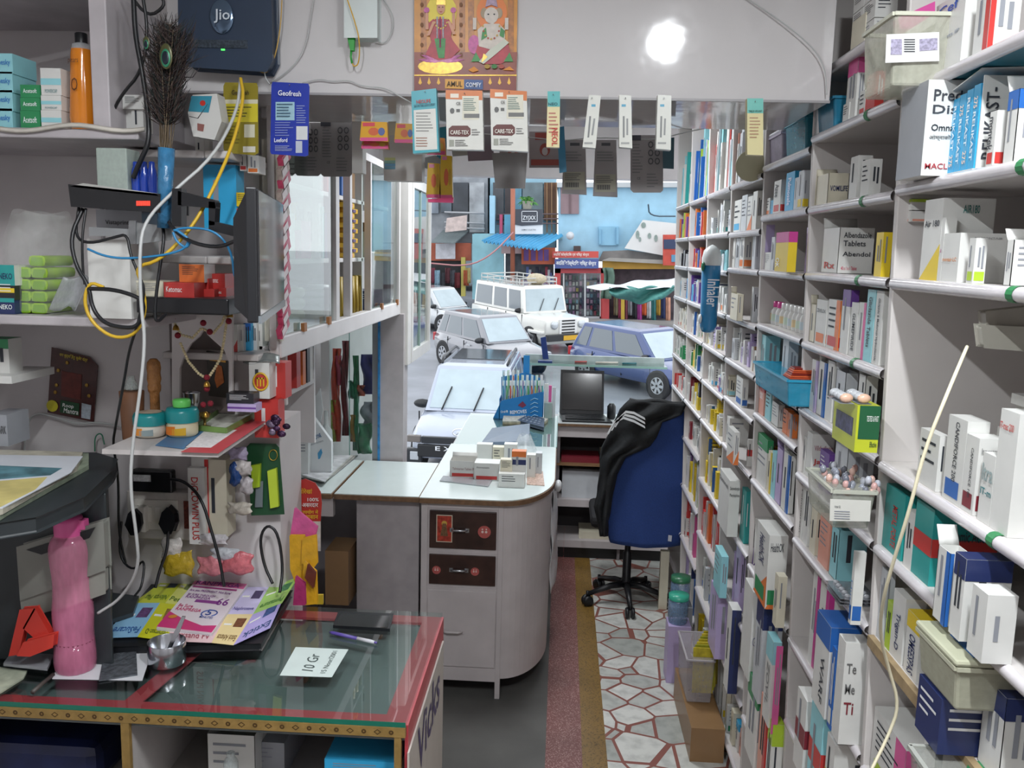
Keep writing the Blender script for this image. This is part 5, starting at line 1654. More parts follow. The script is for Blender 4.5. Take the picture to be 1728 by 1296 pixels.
cable('white_wall_wire', 'pair of white wires sagging along the stained wall under the leaflet', [(40, 770, 2.58), (45, 715, 2.58), (60, 695, 2.58), (100, 706, 2.58), (130, 716, 2.58), (165, 712, 2.58), (205, 720, 2.58)], .003, WHC)
cable('green_wall_wire', 'short green wire hanging behind the printer', [(160, 762, 2.56), (160, 735, 2.57), (172, 730, 2.57), (176, 750, 2.56)], .002, M('#2c7a5a', .4))
# ================================================================ drawer cabinet, flap, long counter, desk, chair
zc = .98
dc = thing('drawer_cabinet', 'white painted cabinet with rounded end, two dark drawers and a door', 'cabinet', (-.35, 4.2, 0))
CP_ = M('#c3bbbb', .5, var=.12, sc=6, bump=.25)
CP2 = M('#b3aaab', .5, var=.12, sc=6, bump=.2)
DW = M('#3f2a24', .35, var=.45, sc=14)
fy = 3.955
xa, xb = -.615, -.245
N0 = 14
ol = [(xa, fy), (xb, fy)]
for i in range(N0 + 1):
    a = -math.pi / 2 + (math.pi / 2) * i / N0
    ol.append((xb + .225 * math.cos(a), fy + .42 + .42 * math.sin(a)))
ol += [(-.02, 6.1), (xa, 6.1)]
body = MB()
body.ext([(x, y, .1) for x, y in ol], (0, 0, .85), CP_)
body.build('carcass', dc)
MB().box(xb - .012, xb + .012, fy - .006, fy + .02, 0, .955, CP_).build('corner_post', dc, bevel=.002)
MB().box(xa - .0, xa + .03, fy - .006, fy + .02, .0, .955, CP_).build('corner_post', dc, bevel=.002)
for z, h in ((.94, .03), (.71, .018), (.5, .06), (.1, .06)):
    MB().box(xa + .03, xb - .012, fy - .005, fy + .01, z - .015, z - .015 + h, CP_).build('rail', dc)


def handle(x, z, par, m=CHROME, w=.035):
    h = MB()
    h.tube([(x - w, fy - .012, z), (x - w * .6, fy - .028, z + .002), (x + w * .6, fy - .028, z + .002), (x + w, fy - .012, z)], .006, m, 8)
    h.box(x - w - .01, x - w + .008, fy - .014, fy - .01, z - .01, z + .01, m).box(x + w - .008, x + w + .01, fy - .014, fy - .01, z - .01, z + .01, m)
    h.build('handle', par)


for k, (z0_, z1_) in enumerate(((.735, .915), (.56, .705))):
    d = MB().box(xa + .04, xb - .02, fy - .01, fy + .3, z0_, z1_, DW)
    d_o = d.build('drawer', dc, bevel=.002)
    mb = MB()
    handle((xa + xb) / 2 - .005, (z0_ + z1_) / 2, d_o)
    SR = M('#b85a55', .5, var=.2, sc=80)
    for x in ((-.32,) if k == 0 else (-.54, -.36)):
        r_ = .03 if k == 0 else .02
        cc = Vector((x, fy - .0112, (z0_ + z1_) / 2 - .004))
        mb.lathe(cc, [(.001, 0), (r_, 0)], SR, 18, 'y', False)
        for e in (-1, 1):
            mb.lathe(cc + Vector((e * r_ * .28, -.0006, 0)), [(.001, 0), (r_ * .2, 0)], M('#e2cfc8', .5), 8, 'y', False)
            mb.lathe(cc + Vector((e * r_ * .3, -.0006, r_ * .42)), [(.001, 0), (r_ * .13, 0)], M('#e2cfc8', .5), 8, 'y', False)
    mb.build('footprint_sticker', d_o)
    if k == 0:
        mb = MB()
        x0 = PY(737, 880, fy).x
        x1_ = PY(764, 880, fy).x
        mb.box(x0, x1_, fy - .0125, fy - .0105, z0_ + .03, z1_ - .02, M('#cfc4ae', .4))
        mb.box(x0 + .004, x1_ - .004, fy - .0135, fy - .0125, z0_ + .034, z1_ - .024, M('#b5402f', .4, var=.6, sc=60))
        mb.lathe(((x0 + x1_) / 2, fy - .014, z1_ - .06), [(.001, 0), (.013, 0)], M('#c9a24a', .4), 12, 'y', False)
        mb.ext([((x0 + x1_) / 2 - .018, fy - .014, z0_ + .06), ((x0 + x1_) / 2 + .018, fy - .014, z0_ + .06), ((x0 + x1_) / 2 + .008, fy - .014, z1_ - .06), ((x0 + x1_) / 2 - .008, fy - .014, z1_ - .06)], (0, -.0005, 0), M('#7a5a3c', .4, var=.5, sc=90))
        mb.build('deity_sticker', d_o)
dr = MB().box(xa + .035, xb - .015, fy - .008, fy + .004, .155, .53, CP_).build('door', dc, bevel=.002)
handle((xa + xb) / 2 - .03, .33, dr, CP_, .045)
ct = thing('laminate_worktop', 'pale laminate worktop with a worn brown rounded edge over the drawer cabinet', 'worktop', (-.35, 4.5, .95))
LAM = M('#cdd8d6', .22, var=.03)
EDG = M('#7a5c42', .5, var=.35, sc=40)
ol2 = [(xa - .005, fy - .03), (xb, fy - .03)]
for i in range(N0 + 1):
    a = -math.pi / 2 + (math.pi / 2) * i / N0
    ol2.append((xb + .245 * math.cos(a), fy + .42 + .45 * math.sin(a)))
ol2 += [(0.0, 5.1), (xa - .005, 5.1)]
MB().ext([(x, y, .952) for x, y in ol2], (0, 0, .022), EDG).build('edge_band', ct)
MB().ext([(x * 1 - (.004 if x > xa else 0), y + (.004 if y < 4.2 else 0), .9745) for x, y in ol2], (0, 0, .004), LAM).build('laminate', ct)
gt_ = thing('long_glass_counter', 'long glass-topped counter running from the drawer cabinet to the street', 'counter', (-.3, 5.6, .95))
MB().box(-.61, 0.0, 5.1, 6.1, .952, .968, M('#9fb2b0', .3)).build('base', gt_)
MB().box(-.61, 0.0, 5.1, 6.12, .969, .979, glassm('counter_glass', '#eef7f5', .12, .02)).build('glass_top', gt_)
MB().box(-.002, .002, 5.1, 6.12, .969, .979, M('#4f8f86', .15)).build('glass_edge', gt_)
fl = thing('counter_flap', 'hinged pale laminate counter flap bridging to the wall cabinet', 'counter', (-.85, 4.3, .95))
for n_, (a, b) in (('flap_leaf', (-1.02, -.622)), ('fixed_leaf', (-1.28, -1.03))):
    MB().box(a, b, 3.93, 4.61, .952, .975, EDG).build('edge_band', fl, bevel=.002)
    MB().box(a + .003, b - .003, 3.934, 4.6, .9755, .979, LAM).build(n_, fl)
MB().box(-1.14, -1.03, 3.96, 4.0, .86, .95, CP_).build('batten', fl)
S('wall_flap_panel', MB().box(-.925, -.63, 3.985, 4.0, 0, .948, M('#a8a1a3', .5, var=.12)))
MB().tube([(-.93, 4.1, 0), (-.93, 4.1, .94)], .006, CHROME, 8).build('steel_rod', label='thin steel rod standing under the counter flap', cat='rod')
fcart('kraft_carton', 'brown cardboard carton stowed in the dark under the flap', 'carton', 549, 588, 930, 1020, 3.9, .2, 'h', quiet=True)
zs = .9795


def fbx(name, label, x0, x1, yt, yb, Y, d, st, texts=(), z=zs, opened=False, cat='carton', group=None):
    if z == zs:
        Y = PZ(x0, yb, zs).y
        yt = max(yt, yb - 38)
    else:
        Y = PZ(x0, 818, zs).y
        yt += 4
    return fcart(name, label, cat, x0, x1, yt, yb, Y, d, st, texts, z=z, opened=opened, group=group)


fbx('medicine_carton', 'low open white carton with red stripe at the front of the worktop', 759, 802, 778, 805, 4.12, .1, 'wrb', [('N', .1, .95, .45, .6, 'Telmisartan Tablets IP', '#a08888')], opened=True)
fbx('medicine_carton', 'second low white carton with red block beside the open striped one', 800, 842, 782, 810, 4.08, .1, 'wrb', [('N', .08, .6, .7, .8, 'Atorvastatin', '#777')])
fbx('medicine_carton', 'upright white carton at the rear of the worktop pile', 804, 830, 750, 780, 4.35, .06, 'w', [('F', .2, .8, .3, .5, 'x', '#888')])
fbx('medicine_carton', 'cream upright carton between the two rear white ones', 831, 850, 755, 782, 4.33, .06, 'c')
fbx('medicine_carton', 'white upright carton behind the orange cornered one', 850, 872, 750, 785, 4.33, .06, 'w')
fbx('medicine_carton', 'small white box flap open in the middle of the worktop pile', 844, 864, 772, 796, 4.05, .05, 'c', z=zs + .06)
fbx('medicine_carton', 'white carton with orange corner and blue print standing on another box', 863, 887, 758, 800, 4.04, .05, 'w+ot+nm', z=zs + .06)
fbx('medicine_carton', 'flat white carton under the orange cornered box', 841, 885, 800, 822, 4.03, .14, 'w')
fbx('medicine_carton', 'white carton beside the orange cornered one', 888, 903, 768, 806, 4.12, .06, 'w')
fbx('medicine_carton', 'grey carton standing at the aisle side of the pile', 903, 914, 765, 800, 4.18, .06, 'z')
flat('tablet_strip', [(742, 812), (748, 804), (831, 811), (824, 822)], zs, .004, M('#b9bcc0', .25, .6, var=.2, sc=200, bump=.6), 'silver tablet strip lying at the front of the worktop', 'tablet strip')
flat('sachet', [(889, 818), (889, 797), (916, 796), (919, 820)], zs, .003, M('#e8c9b8', .2, .3, var=.4, sc=90, bump=.6), 'shiny pinkish sachet at the rounded corner of the worktop', 'sachet')
bg = MB()
c = PZ(885, 765, zs)
bg.grid(12, 6, lambda u, v: c + Vector((.08 * math.cos(6.28 * u) * (1 - .6 * v), .06 * math.sin(6.28 * u) * (1 - .6 * v), .11 * v + .01 * math.sin(u * 25))), filmm('thin_bag', '#dfe4e8', .4, .15), True)
bg.build('thin_plastic_bag', label='crumpled thin clear bag among the cartons on the worktop', cat='bag')
lf = MB()
q = [PZ(812, 752, zs), PZ(893, 750, zs), PZ(894, 730, zs), PZ(830, 738, zs)]
lf.hexa([q[0], q[1], q[2], q[3], q[0] + Vector((0, 0, .02)), q[1] + Vector((0, 0, .02)), q[2] + Vector((0, 0, .06)), q[3] + Vector((0, 0, .06))], M('#6f7f92', .35, var=.1))
lf.build('box_file', label='grey lever arch file lying across the glass counter', cat='file', bevel=.003)
cl = thing('desk_calculator', 'dark grey desk calculator on the glass counter below the brush display', 'calculator', PZ(895, 722, zs))
q = [PZ(873, 715, zs), PZ(917, 727, zs), PZ(918, 712, zs), PZ(893, 704, zs)]
MB().ext([p + Vector((0, 0, .004)) for p in q], (0, 0, .02), M('#4a5668', .4)).build('body', cl, bevel=.003)
kb = MB()
for i in range(5):
    for j in range(3):
        a = q[0].lerp(q[1], .15 + .16 * i).lerp(q[3].lerp(q[2], .15 + .16 * i), .2 + .25 * j)
        kb.box(a.x - .007, a.x + .007, a.y - .012, a.y + .012, a.z + .024, a.z + .028, M('#8a96a6', .4))
kb.build('key', cl)
for k in range(3):
    flat('banknote_pack', [(848, 716 - 2 * k), (850, 706 - 2 * k), (888, 704 - 2 * k), (925, 712 - 2 * k), (918, 717 - 2 * k)], zs + .008 * k, .007, M(['#a39a80', '#b5ae98', '#c9c7bd'][k], .5, var=.4, sc=50), f'crumpled paper packet, {["bottom", "middle", "top"][k]} one in front of the brush display', 'packet', group='paper packets in front of the brush display')
# ---- toothbrush display
td = thing('toothbrush_display', 'blue cardboard toothbrush display with slanted front panel', 'display', PZ(860, 705, zs))
BL = M('#2378b8', .35, var=.08)
Yd = 5.93
mb = MB()
slab(mb, [(832, 706), (846, 676), (916, 661), (916, 706)], Yd, .004, BL)
slab(mb, [(846, 636), (888, 628), (916, 640), (916, 662), (846, 678)], Yd + .16, .004, BL)
a, b = PY(832, 706, Yd), PY(916, 706, Yd)
mb.box(b.x - .004, b.x, Yd, Yd + .16, zs, zs + .19, BL).box(a.x + .04, a.x + .044, Yd, Yd + .16, zs, zs + .14, BL).box(a.x, b.x, Yd, Yd + .16, zs, zs + .003, BL)
mb.build('case', td)
mb = MB()
WT = M('#e2e8ee', .5, var=0)
ptext(mb, 'REMOVES', 861, 699, 889, 697, 6, Yd - .001, WT)
ptext(mb, '12X MORE', 865, 706, 888, 704, 4, Yd - .001, WT)
ptext(mb, 'Oral-B', 845, 697, 857, 696, 4, Yd - .001, WT)
for i in range(5):
    mb.tube([PY(895, 704 - 7 * i, Yd - .002), PY(902, 700 - 7 * i, Yd - .002), PY(908, 702 - 7 * i, Yd - .002)], .003, M('#9fd0ec', .4), 5)
slab(mb, [(874, 684), (882, 677), (888, 684), (882, 688)], Yd - .002, .001, M('#7a2f4a', .5))
mb.build('lettering', td)
CB = ['#2f8fc0', '#2f9f5a', '#d2543a', '#c9c23a', '#7a4fa0', '#30b0a8']
k = 0
for row, (yb_, yt_, Yr) in enumerate(((676, 643, Yd + .05), (668, 634, Yd + .11))):
    for x in range(849, 916, 6 if row == 0 else 8):
        cA = PY(x, yb_, Yr)
        top = PY(x + (2 if row else 0), yt_ - (8 if x < 878 and row else 0), Yr)
        col = CB[k % 6]
        tb = MB()
        tb.tube([cA, cA.lerp(top, .5) + Vector((.003, 0, 0)), cA.lerp(top, .8), top], [.004, .005, .003, .0035], M(col, .3), 6)
        tb.box(top.x - .004, top.x + .004, top.y - .011, top.y - .003, top.z - .03, top.z, M('#e4eaee', .5))
        tb.box(cA.x - .009, cA.x + .009, cA.y + .006, cA.y + .0075, cA.z, top.z + .004, M(['#bfe0ee', '#cfe8d4', '#dfe6ea'][k % 3], .3))
        tb.build('toothbrush_pack', label='carded toothbrush standing in the blue display', cat='toothbrush', group='carded toothbrushes in the blue display')
        k += 1
bb = MB()
fb(bb, 881, 894, 600, 700, 6.13, .01, M('#2a86c6', .35))
bb.build('blue_poster_board', label='narrow blue board standing behind the toothbrush display', cat='board')
wp = MB()
fb(wp, 918, 932, 680, 706, 6.0, .04, M('#9fb0a8', .4))
wp.build('wall_phone_terminal', label='small grey terminal with green window beside the brush display', cat='terminal', bevel=.003)
for k, (x0, x1) in enumerate(((918, 924), (925, 930), (931, 937))):
    fcart('booklet', f'slim {["white", "pink", "clear"][k]} packet behind the brush display', 'packet', x0, x1, 648 + 3 * k, 690, 6.05, .03, ['w', 'p', 'z'][k], quiet=True, z=zs)
# ---- hanging carrier bag
cb_ = thing('carrier_bag', 'white plastic carrier bag with red lettering hanging on the counter side', 'bag', PZ(940, 950, .35))
mb = MB()
CBG = M('#cfd0d2', .3, var=.1, sc=20, bump=.4)


def bagp(u, v):
    x = -.012 + .035 * math.sin(u * 3.14) * (.3 + .7 * v ** .5) * (1 if v < .95 else .5)
    return Vector((x + .006 * math.sin(v * 14 + u * 9), 4.62 + (u - .5) * .26 * (.35 + .65 * min(1, v * 1.5)) + .03, .86 - .55 * v + .01 * math.sin(u * 11)))


mb.grid(14, 14, bagp, CBG, True)
mb.ball((.015, 4.6, .88), .035, CBG, 10, (.6, 1, .9))
mb.build('body', cb_, solid=.002)
lt = MB()
lt.text('CUNDRA', (.05, 4.55, .36), (.05, 4.55, .66), (.05, 4.68, .36), M('#c03038', .5, var=0), e=-.004)
lt.v = [Vector((p.x + .002, p.y, p.z)) for p in lt.v]
lt.build('lettering', cb_)
# ---- desk
dk = thing('office_desk', 'white desk with a brown edge under the laptop, open shelves below', 'desk', (.5, 6.1, 0))
MB().box(.003, 1.02, 5.9, 6.29, .95, .965, EDG).build('edge_band', dk)
MB().box(.003, 1.02, 5.905, 6.29, .9655, .972, M('#cfd2d2', .3)).build('top', dk)
MB().box(.003, 1.02, 5.93, 5.95, .87, .948, CP_).build('apron', dk)
for z, n_ in ((.68, 'shelf'), (.43, 'shelf'), (.14, 'shelf')):
    MB().box(.003, 1.02, 5.94, 6.28, z - .05 if z < .5 else z - .012, z, CP_ if z < .5 else M('#8a6a4a', .5)).build(n_, dk)
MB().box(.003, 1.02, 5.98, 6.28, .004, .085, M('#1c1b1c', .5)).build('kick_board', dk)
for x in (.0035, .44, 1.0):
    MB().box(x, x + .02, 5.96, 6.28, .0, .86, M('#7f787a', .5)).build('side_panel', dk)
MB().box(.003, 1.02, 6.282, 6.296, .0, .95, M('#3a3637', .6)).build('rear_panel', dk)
DI = [('grey_box', 'grey flat box on the middle desk shelf', .05, .13, .43, .2, 'e'), ('plastic_bin', 'translucent grey bin under the desk', .04, .26, .43, .19, 'z'), ('blue_box', 'sky blue box under the desk', .29, .13, .43, .06, 's'), ('bottle_box', 'green and yellow pack under the desk', .47, .07, .43, .14, 'y+gt'),
      ('maroon_book', 'maroon book lying on the upper desk shelf', .03, .26, .68, .04, 'd'), ('notebook_stack_top', 'cream pad on the upper desk shelf', .3, .14, .68, .07, 'c'), ('folded_papers', 'stack of folded papers low under the desk', .17, .28, .14, .05, 'c'), ('orange_box', 'orange brown box low under the desk', .62, .3, .14, .07, 'h'), ('navy_box', 'dark blue box hanging low in the bin', .02, .2, .47, .03, 'b')]
for k, (n_, lb_, x, w, z, h, s_) in enumerate(DI):
    if n_ == 'grey_box' or n_ == 'navy_box':
        continue
    carton(0, 0, x + .005, 5.99, 6.2, z + .0005, h, w, s_, label=lb_, name={'notebook_stack_top': 'writing_pad', 'folded_papers': 'folded_paper'}.get(n_, n_), group=None, quiet=True)
lp = thing('laptop', 'open black laptop facing the chair on the white desk', 'laptop', PZ(985, 706, .972))
q = [PZ(942, 702, .973), PZ(1030, 712, .973), PZ(1040, 690, .973), PZ(948, 688, .973)]
x0, x1_ = PY(944, 700, 6.05).x, PY(1020, 700, 6.05).x
MB().hexa([(x0 + .02, 5.93, .973), (x1_ + .05, 5.93, .973), (x1_ + .0, 6.16, .973), (x0, 6.16, .973), (x0 + .02, 5.93, .985), (x1_ + .05, 5.93, .985), (x1_ + .0, 6.16, .993), (x0, 6.16, .993)], M('#1c1d20', .4)).build('base', lp, bevel=.002)
mb = MB()
for j in range(5):
    mb.box(x0 + .04, x1_ + .0, 5.97 + .033 * j, 5.994 + .033 * j, .988 + .0012 * j, .993 + .001 * j, BLACK)
mb.build('keyboard', lp)
zt_l = PY(950, 624, 6.22).z
sc_ = MB().hexa([(x0, 6.16, .99), (x1_, 6.16, .99), (x1_, 6.17, .99), (x0, 6.17, .99), (x0 - .0, 6.22, zt_l), (x1_ - .005, 6.22, zt_l), (x1_ - .005, 6.23, zt_l), (x0, 6.23, zt_l)], BLACK)
sc_.build('lid', lp)
MB().hexa([(x0 + .015, 6.158, 1.02), (x1_ - .015, 6.158, 1.02), (x1_ - .015, 6.163, 1.02), (x0 + .015, 6.163, 1.02), (x0 + .015, 6.211, zt_l - .02), (x1_ - .02, 6.211, zt_l - .02), (x1_ - .02, 6.216, zt_l - .02), (x0 + .015, 6.216, zt_l - .02)], M('#0c0d10', .12, var=0, coat=1)).build('screen', lp)
sk = MB().lathe((PY(1032, 690, 6.1).x, 6.1, .973), [(.022, 0), (.03, .01), (.03, .09), (.015, .11)], BLACK, 12)
sk.build('desk_speaker', label='small black speaker beside the laptop', cat='speaker')
# glass ledge behind the laptop
gl_ = thing('glass_ledge', 'frosted glass ledge with small things above the laptop', 'ledge', PY(1000, 620, 6.3))
a, b = PY(884, 605, 6.2), PY(1127, 605, 6.2)
zl2 = PY(1000, 616, 6.2).z
MB().box(a.x, b.x, 6.2, 6.42, zl2 - .012, zl2, glassm('ledge_glass', '#e6f2ef', .12, .05)).build('glass_shelf', gl_)
MB().box(a.x, b.x, 6.40, 6.43, zl2 - .03, zl2 + .04, M('#b9c6c4', .35, var=.2)).build('back_rail', gl_)
MB().box(a.x, b.x, 6.196, 6.2, zl2 - .014, zl2 + .001, M('#8fb5aa', .2)).build('glass_edge', gl_)
MB().box(a.x, a.x + .05, 6.2, 6.43, .93, zl2 - .013, M('#9fb8b8', .3)).build('support', gl_)
MB().box(a.x + .05, b.x, 6.41, 6.416, .935, zl2 - .03, glassm('front_glass', '#f6faf9', .02, .02)).build('front_glass', gl_)
sh = MB()
slab(sh, [(916, 606), (912, 570), (921, 568), (926, 606)], 6.28, .01, M('#1f3a7a', .3))
sh.box(PY(908, 608, 6.28).x, PY(932, 608, 6.28).x, 6.25, 6.32, zl2 + .0005, zl2 + .012, M('#1f3a7a', .3))
sh.build('tape_dispenser', label='upright dark blue holder standing on the glass ledge', cat='holder')
for k, (x, w, col, nm) in enumerate([(970, 20, '#a84a44', 'red pair of pliers'), (1005, 38, '#d2ccc0', 'cream box strip'), (1050, 24, '#2c6a72', 'teal pen')]):
    mb = MB()
    mb.tube([Vector((PY(x, 612, 6.3).x, 6.28, zl2 + .008)), Vector((PY(x + w, 612, 6.3).x, 6.31, zl2 + .008))], .008, M(col, .4), 6)
    mb.build('desk_tool', label=nm + ' lying on the glass ledge', cat='tool')
# ---- office chair with jacket and shirt
ch = thing('office_chair', 'black swivel office chair on five castors with a blue shirt over its back', 'chair', (.52, 5.2, 0))
cx, cy = .45, 5.22
for i in range(5):
    a = math.radians(72 * i + 200)
    e = Vector((cx + .25 * math.cos(a), cy + .25 * math.sin(a), .075))
    MB().tube([(cx, cy, .12), (cx + .1 * math.cos(a), cy + .1 * math.sin(a), .115), e], [.024, .02, .014], BLACK, 8).build('base_arm', ch)
    w = MB()
    for s_ in (-.017, .017):
        cc = e + Vector((-math.sin(a) * s_, math.cos(a) * s_, -.04))
        ww = MB().lathe((0, 0, 0), [(.012, -.01), (.03, -.01), (.034, 0), (.03, .01), (.012, .01)], BLACK, 14)
        ww.lathe((0, 0, 0), [(.018, .0105), (.022, .0105)], M('#9a9a9e', .4), 14, caps=False)
        Rm = Matrix.Translation(cc) @ Matrix.Rotation(a, 4, 'Z') @ Matrix.Rotation(math.pi / 2, 4, 'X')
        b0 = len(w.v)
        w.v += [Rm @ p for p in ww.v]
        for m_ in ww.mats:
            w._m(m_)
        w.f += [tuple(b0 + q_ for q_ in f_) for f_ in ww.f]
        w.mi += [w.mats.index(ww.mats[q_]) for q_ in ww.mi]
        w.sm += ww.sm
    w.tube([e + Vector((0, 0, -.02)), e + Vector((0, 0, .02))], .01, BLACK, 6)
    w.build('castor', ch)
MB().lathe((cx, cy, .1), [(.03, 0), (.032, .05), (.026, .06), (.026, .22), (.018, .23), (.018, .34)], BLACK, 14).build('gas_column', ch)
MB().box(cx - .23, cx + .23, cy - .02, cy + .42, .46, .54, M('#1c1c20', .7)).build('seat', ch, bevel=.03)
MB().box(cx - .03, cx + .03, cy - .1, cy - .06, .40, .8, BLACK).box(cx - .05, cx + .05, cy - .09, cy + .1, .40, .43, BLACK).build('back_post', ch)
Yc = cy - .1


def drape(pts, Yq, th, m, nm, par=None, **k):
    mb = MB()
    slab(mb, pts, Yq, th, m)
    return mb.build(nm, par, **k)


L_, R_ = PY(1020, 700, Yc).x, PY(1158, 700, Yc).x


def backf(u, v):
    # v 0 bottom, 1 top
    w0, w1 = PY(1022, 900, Yc).x, PY(1158, 900, Yc).x
    x = w0 + (w1 - w0) * u
    tap = (.5 - u) * (.12 if v < .12 else (.0 if v < .8 else .25 * (v - .8) / .2)) * (w1 - w0) * (1 if v > .12 else (1 - v / .12))
    zb_ = PY(1090, 915, Yc).z
    zt_ = PY(1090, 690, Yc).z
    z = zb_ + (zt_ - zb_) * v + (.02 * math.sin(u * math.pi) if v > .9 else -.012 * math.sin(u * math.pi) * (1 - v))
    return Vector((x + tap, Yc - .03 - .035 * math.sin(u * math.pi) - .004 * math.sin(u * 17 + v * 5) * (1 - v) - .003 * math.sin(v * 11 + u * 4), z))


mb = MB()
mb.grid(8, 8, lambda u, v: backf(u, v) + Vector((0, .035, .0)), M('#1b1b1f', .8), True)
mb.build('backrest', ch, solid=.03)
shr = thing('blue_shirt', 'royal blue shirt pulled over the office chair back with small white tags', 'shirt', (cx, Yc, .5))
mb = MB()
SB = M('#24407e', .85, var=.12, sc=120, bump=.15)
mb.grid(30, 30, backf, SB, True)
mb.build('body', shr, solid=.006)
mb = MB()
slab(mb, [(1150, 692), (1160, 700), (1160, 722), (1153, 718)], Yc - .03, .02, SB)
mb.build('sleeve', shr)
for pts in ([(1112, 694), (1120, 692), (1124, 710), (1115, 713)], [(1128, 903), (1134, 904), (1133, 914), (1127, 913)]):
    mb = MB()
    slab(mb, pts, Yc - .075, .002, M('#c9ccd4', .6))
    mb.build('care_tag', shr)
jk = thing('black_jacket', 'black track jacket with three white stripes slung over the chair back', 'jacket', (cx, Yc, .9))
JB = M('#15181b', .75, var=.3, sc=30, bump=.5)
OUT = [(1062, 676, 1158, 682), (1046, 690, 1150, 700), (1038, 708, 1118, 712), (1028, 730, 1108, 735), (1016, 755, 1096, 752), (1012, 775, 1055, 770), (1012, 800, 1040, 800), (1008, 830, 1034, 832), (1004, 855, 1030, 858), (1010, 880, 1026, 880), (1014, 905, 1024, 905)]


def jf(u, v):
    t = v * (len(OUT) - 1)
    i = min(int(t), len(OUT) - 2)
    f_ = t - i
    a = [OUT[i][q_] * (1 - f_) + OUT[i + 1][q_] * f_ for q_ in range(4)]
    x, y = a[0] + (a[2] - a[0]) * u, a[1] + (a[3] - a[1]) * u
    return PY(x, y, Yc - .085 - .02 * math.sin(u * 3.14) - .01 * math.sin(u * 13 + v * 6) - .008 * math.sin(v * 23 + u * 9))


mb = MB()
mb.grid(24, 40, jf, JB, True)
mb.build('body', jk, solid=.015)
mb = MB()
mb.grid(8, 3, lambda u, v: PY(1062 + 98 * u, 676 + 6 * u + 2 * math.sin(u * 10), Yc - .085 + .2 * v) + Vector((0, 0, .012 * math.sin(v * 3))), JB, True)
mb.build('collar_fold', jk, solid=.012)
for k in range(3):
    mb = MB()
    pts = [(1024 + 6 * k, 732 - 6 * k), (1036 + 5 * k, 711 - 4 * k), (1052 + 2 * k, 703 - 5 * k), (1070, 707 - 7 * k + 2), (1088, 718 - 7 * k + 1), (1089, 722 - 7 * k + 1), (1070, 711 - 7 * k + 2), (1052 + 2 * k, 707 - 5 * k), (1038 + 5 * k, 714 - 4 * k), (1027 + 6 * k, 733 - 6 * k)]
    vs = [PY(x, y, Yc - .142) for x, y in pts]
    n = len(pts) // 2
    for i in range(n - 1):
        mb.ext([vs[i], vs[i + 1], vs[-2 - i], vs[-1 - i]], (0, .002, 0), M('#d8dadc', .6))
    mb.build('white_stripe', jk)
# ================================================================ header: poster, routers, hanging stock
Yh = 2.385
po = thing('wall_calendar', 'orange calendar poster of two seated deities with oil lamps along its lower strip', 'calendar', PY(786, 152, Yh))
mb = MB()
slab(mb, [(699, 153), (699, -40), (874, -40), (871, 152)], Yh + .004, .003, M('#d18a1e', .35, var=.25, sc=18))
for x in (715, 780, 795, 862):
    slab(mb, [(x - 5, 95), (x - 5, -20), (x + 5, -20), (x + 5, 95)], Yh + .0031, .0008, M('#b06a1c', .35, var=.4, sc=90))
slab(mb, [(699, 128), (699, 88), (873, 88), (871, 128)], Yh + .0028, .0008, M('#8a3a22', .35, var=.3, sc=30))
mb.build('sheet', po)


_bk = [0]


def blob(mb, pts, m, k):
    _bk[0] += 1
    mb.poly(quadY(pts, Yh + .0022 - .0005 * k - .00002 * _bk[0]), m)


def ell(cx, cy, rx, ry, n=16, a0=0, a1=360):
    return [(cx + rx * math.cos(math.radians(a0 + (a1 - a0) * i / n)), cy + ry * math.sin(math.radians(a0 + (a1 - a0) * i / n))) for i in range(n)]


PK, RS, GR, GD, SK, WH_ = M('#c65a9a', .4, var=.3, sc=90), M('#b02f3c', .4, var=.25, sc=60), M('#2f8a3a', .4, var=.3, sc=80), M('#d8b038', .3, .2, var=.3, sc=90), M('#d6a084', .5), M('#d9cfc4', .5, var=.15, sc=60)
mb = MB()
blob(mb, ell(745, 20, 26, 30), M('#e8d23a', .4), 1)
blob(mb, ell(743, 112, 38, 13), GD, 1)
for r_, n_, c_ in ((40, 9, '#b04a8c'), (30, 8, '#cf6aa8'), (20, 7, '#dd8ab8')):
    for i in range(n_):
        a = math.radians(-8 - 164 * i / (n_ - 1))
        ca, sa = math.cos(a), math.sin(a)
        blob(mb, [(745, 104), (745 + r_ * .6 * ca - 5 * sa, 104 + (r_ * .6 * sa + 5 * ca) * .62), (745 + r_ * ca, 104 + r_ * sa * .62), (745 + r_ * .6 * ca + 5 * sa, 104 + (r_ * .6 * sa - 5 * ca) * .62)], M(c_, .4, var=.3, sc=90), 2)
for x in (712, 778):
    for i in range(6):
        blob(mb, ell(x, 8 + 17 * i, 3, 4, 8), M('#7a4a1c', .5), 0)
blob(mb, [(718, 92), (728, 70), (735, 40), (752, 40), (764, 68), (776, 84), (762, 98), (740, 102)], RS, 3)
blob(mb, [(727, 68), (722, 40), (731, 32), (757, 32), (764, 42), (760, 66), (745, 76)], RS, 4)
blob(mb, [(733, 65), (752, 65), (750, 98), (740, 98)], GR, 5)
blob(mb, ell(744, 14, 7, 10), SK, 6)
blob(mb, [(736, 8), (738, -6), (744, -14), (751, -6), (752, 8)], GD, 7)
for x in (720, 765):
    blob(mb, [(x - 2, 50), (x - 2, 22), (x + 3, 22), (x + 3, 50)], SK, 4)
    blob(mb, ell(x, 17, 5, 5, 8), PK, 5)
for k, x in enumerate((738, 743, 748)):
    blob(mb, [(x - 1.5, 80 - abs(k - 1) * 15), (x - 1.5, 28), (x + 1, 28), (x + 1, 80 - abs(k - 1) * 15)], M(['#b3b4bc', '#a03c6a', '#b3b4bc'][k], .6, var=.5, sc=200), 7)
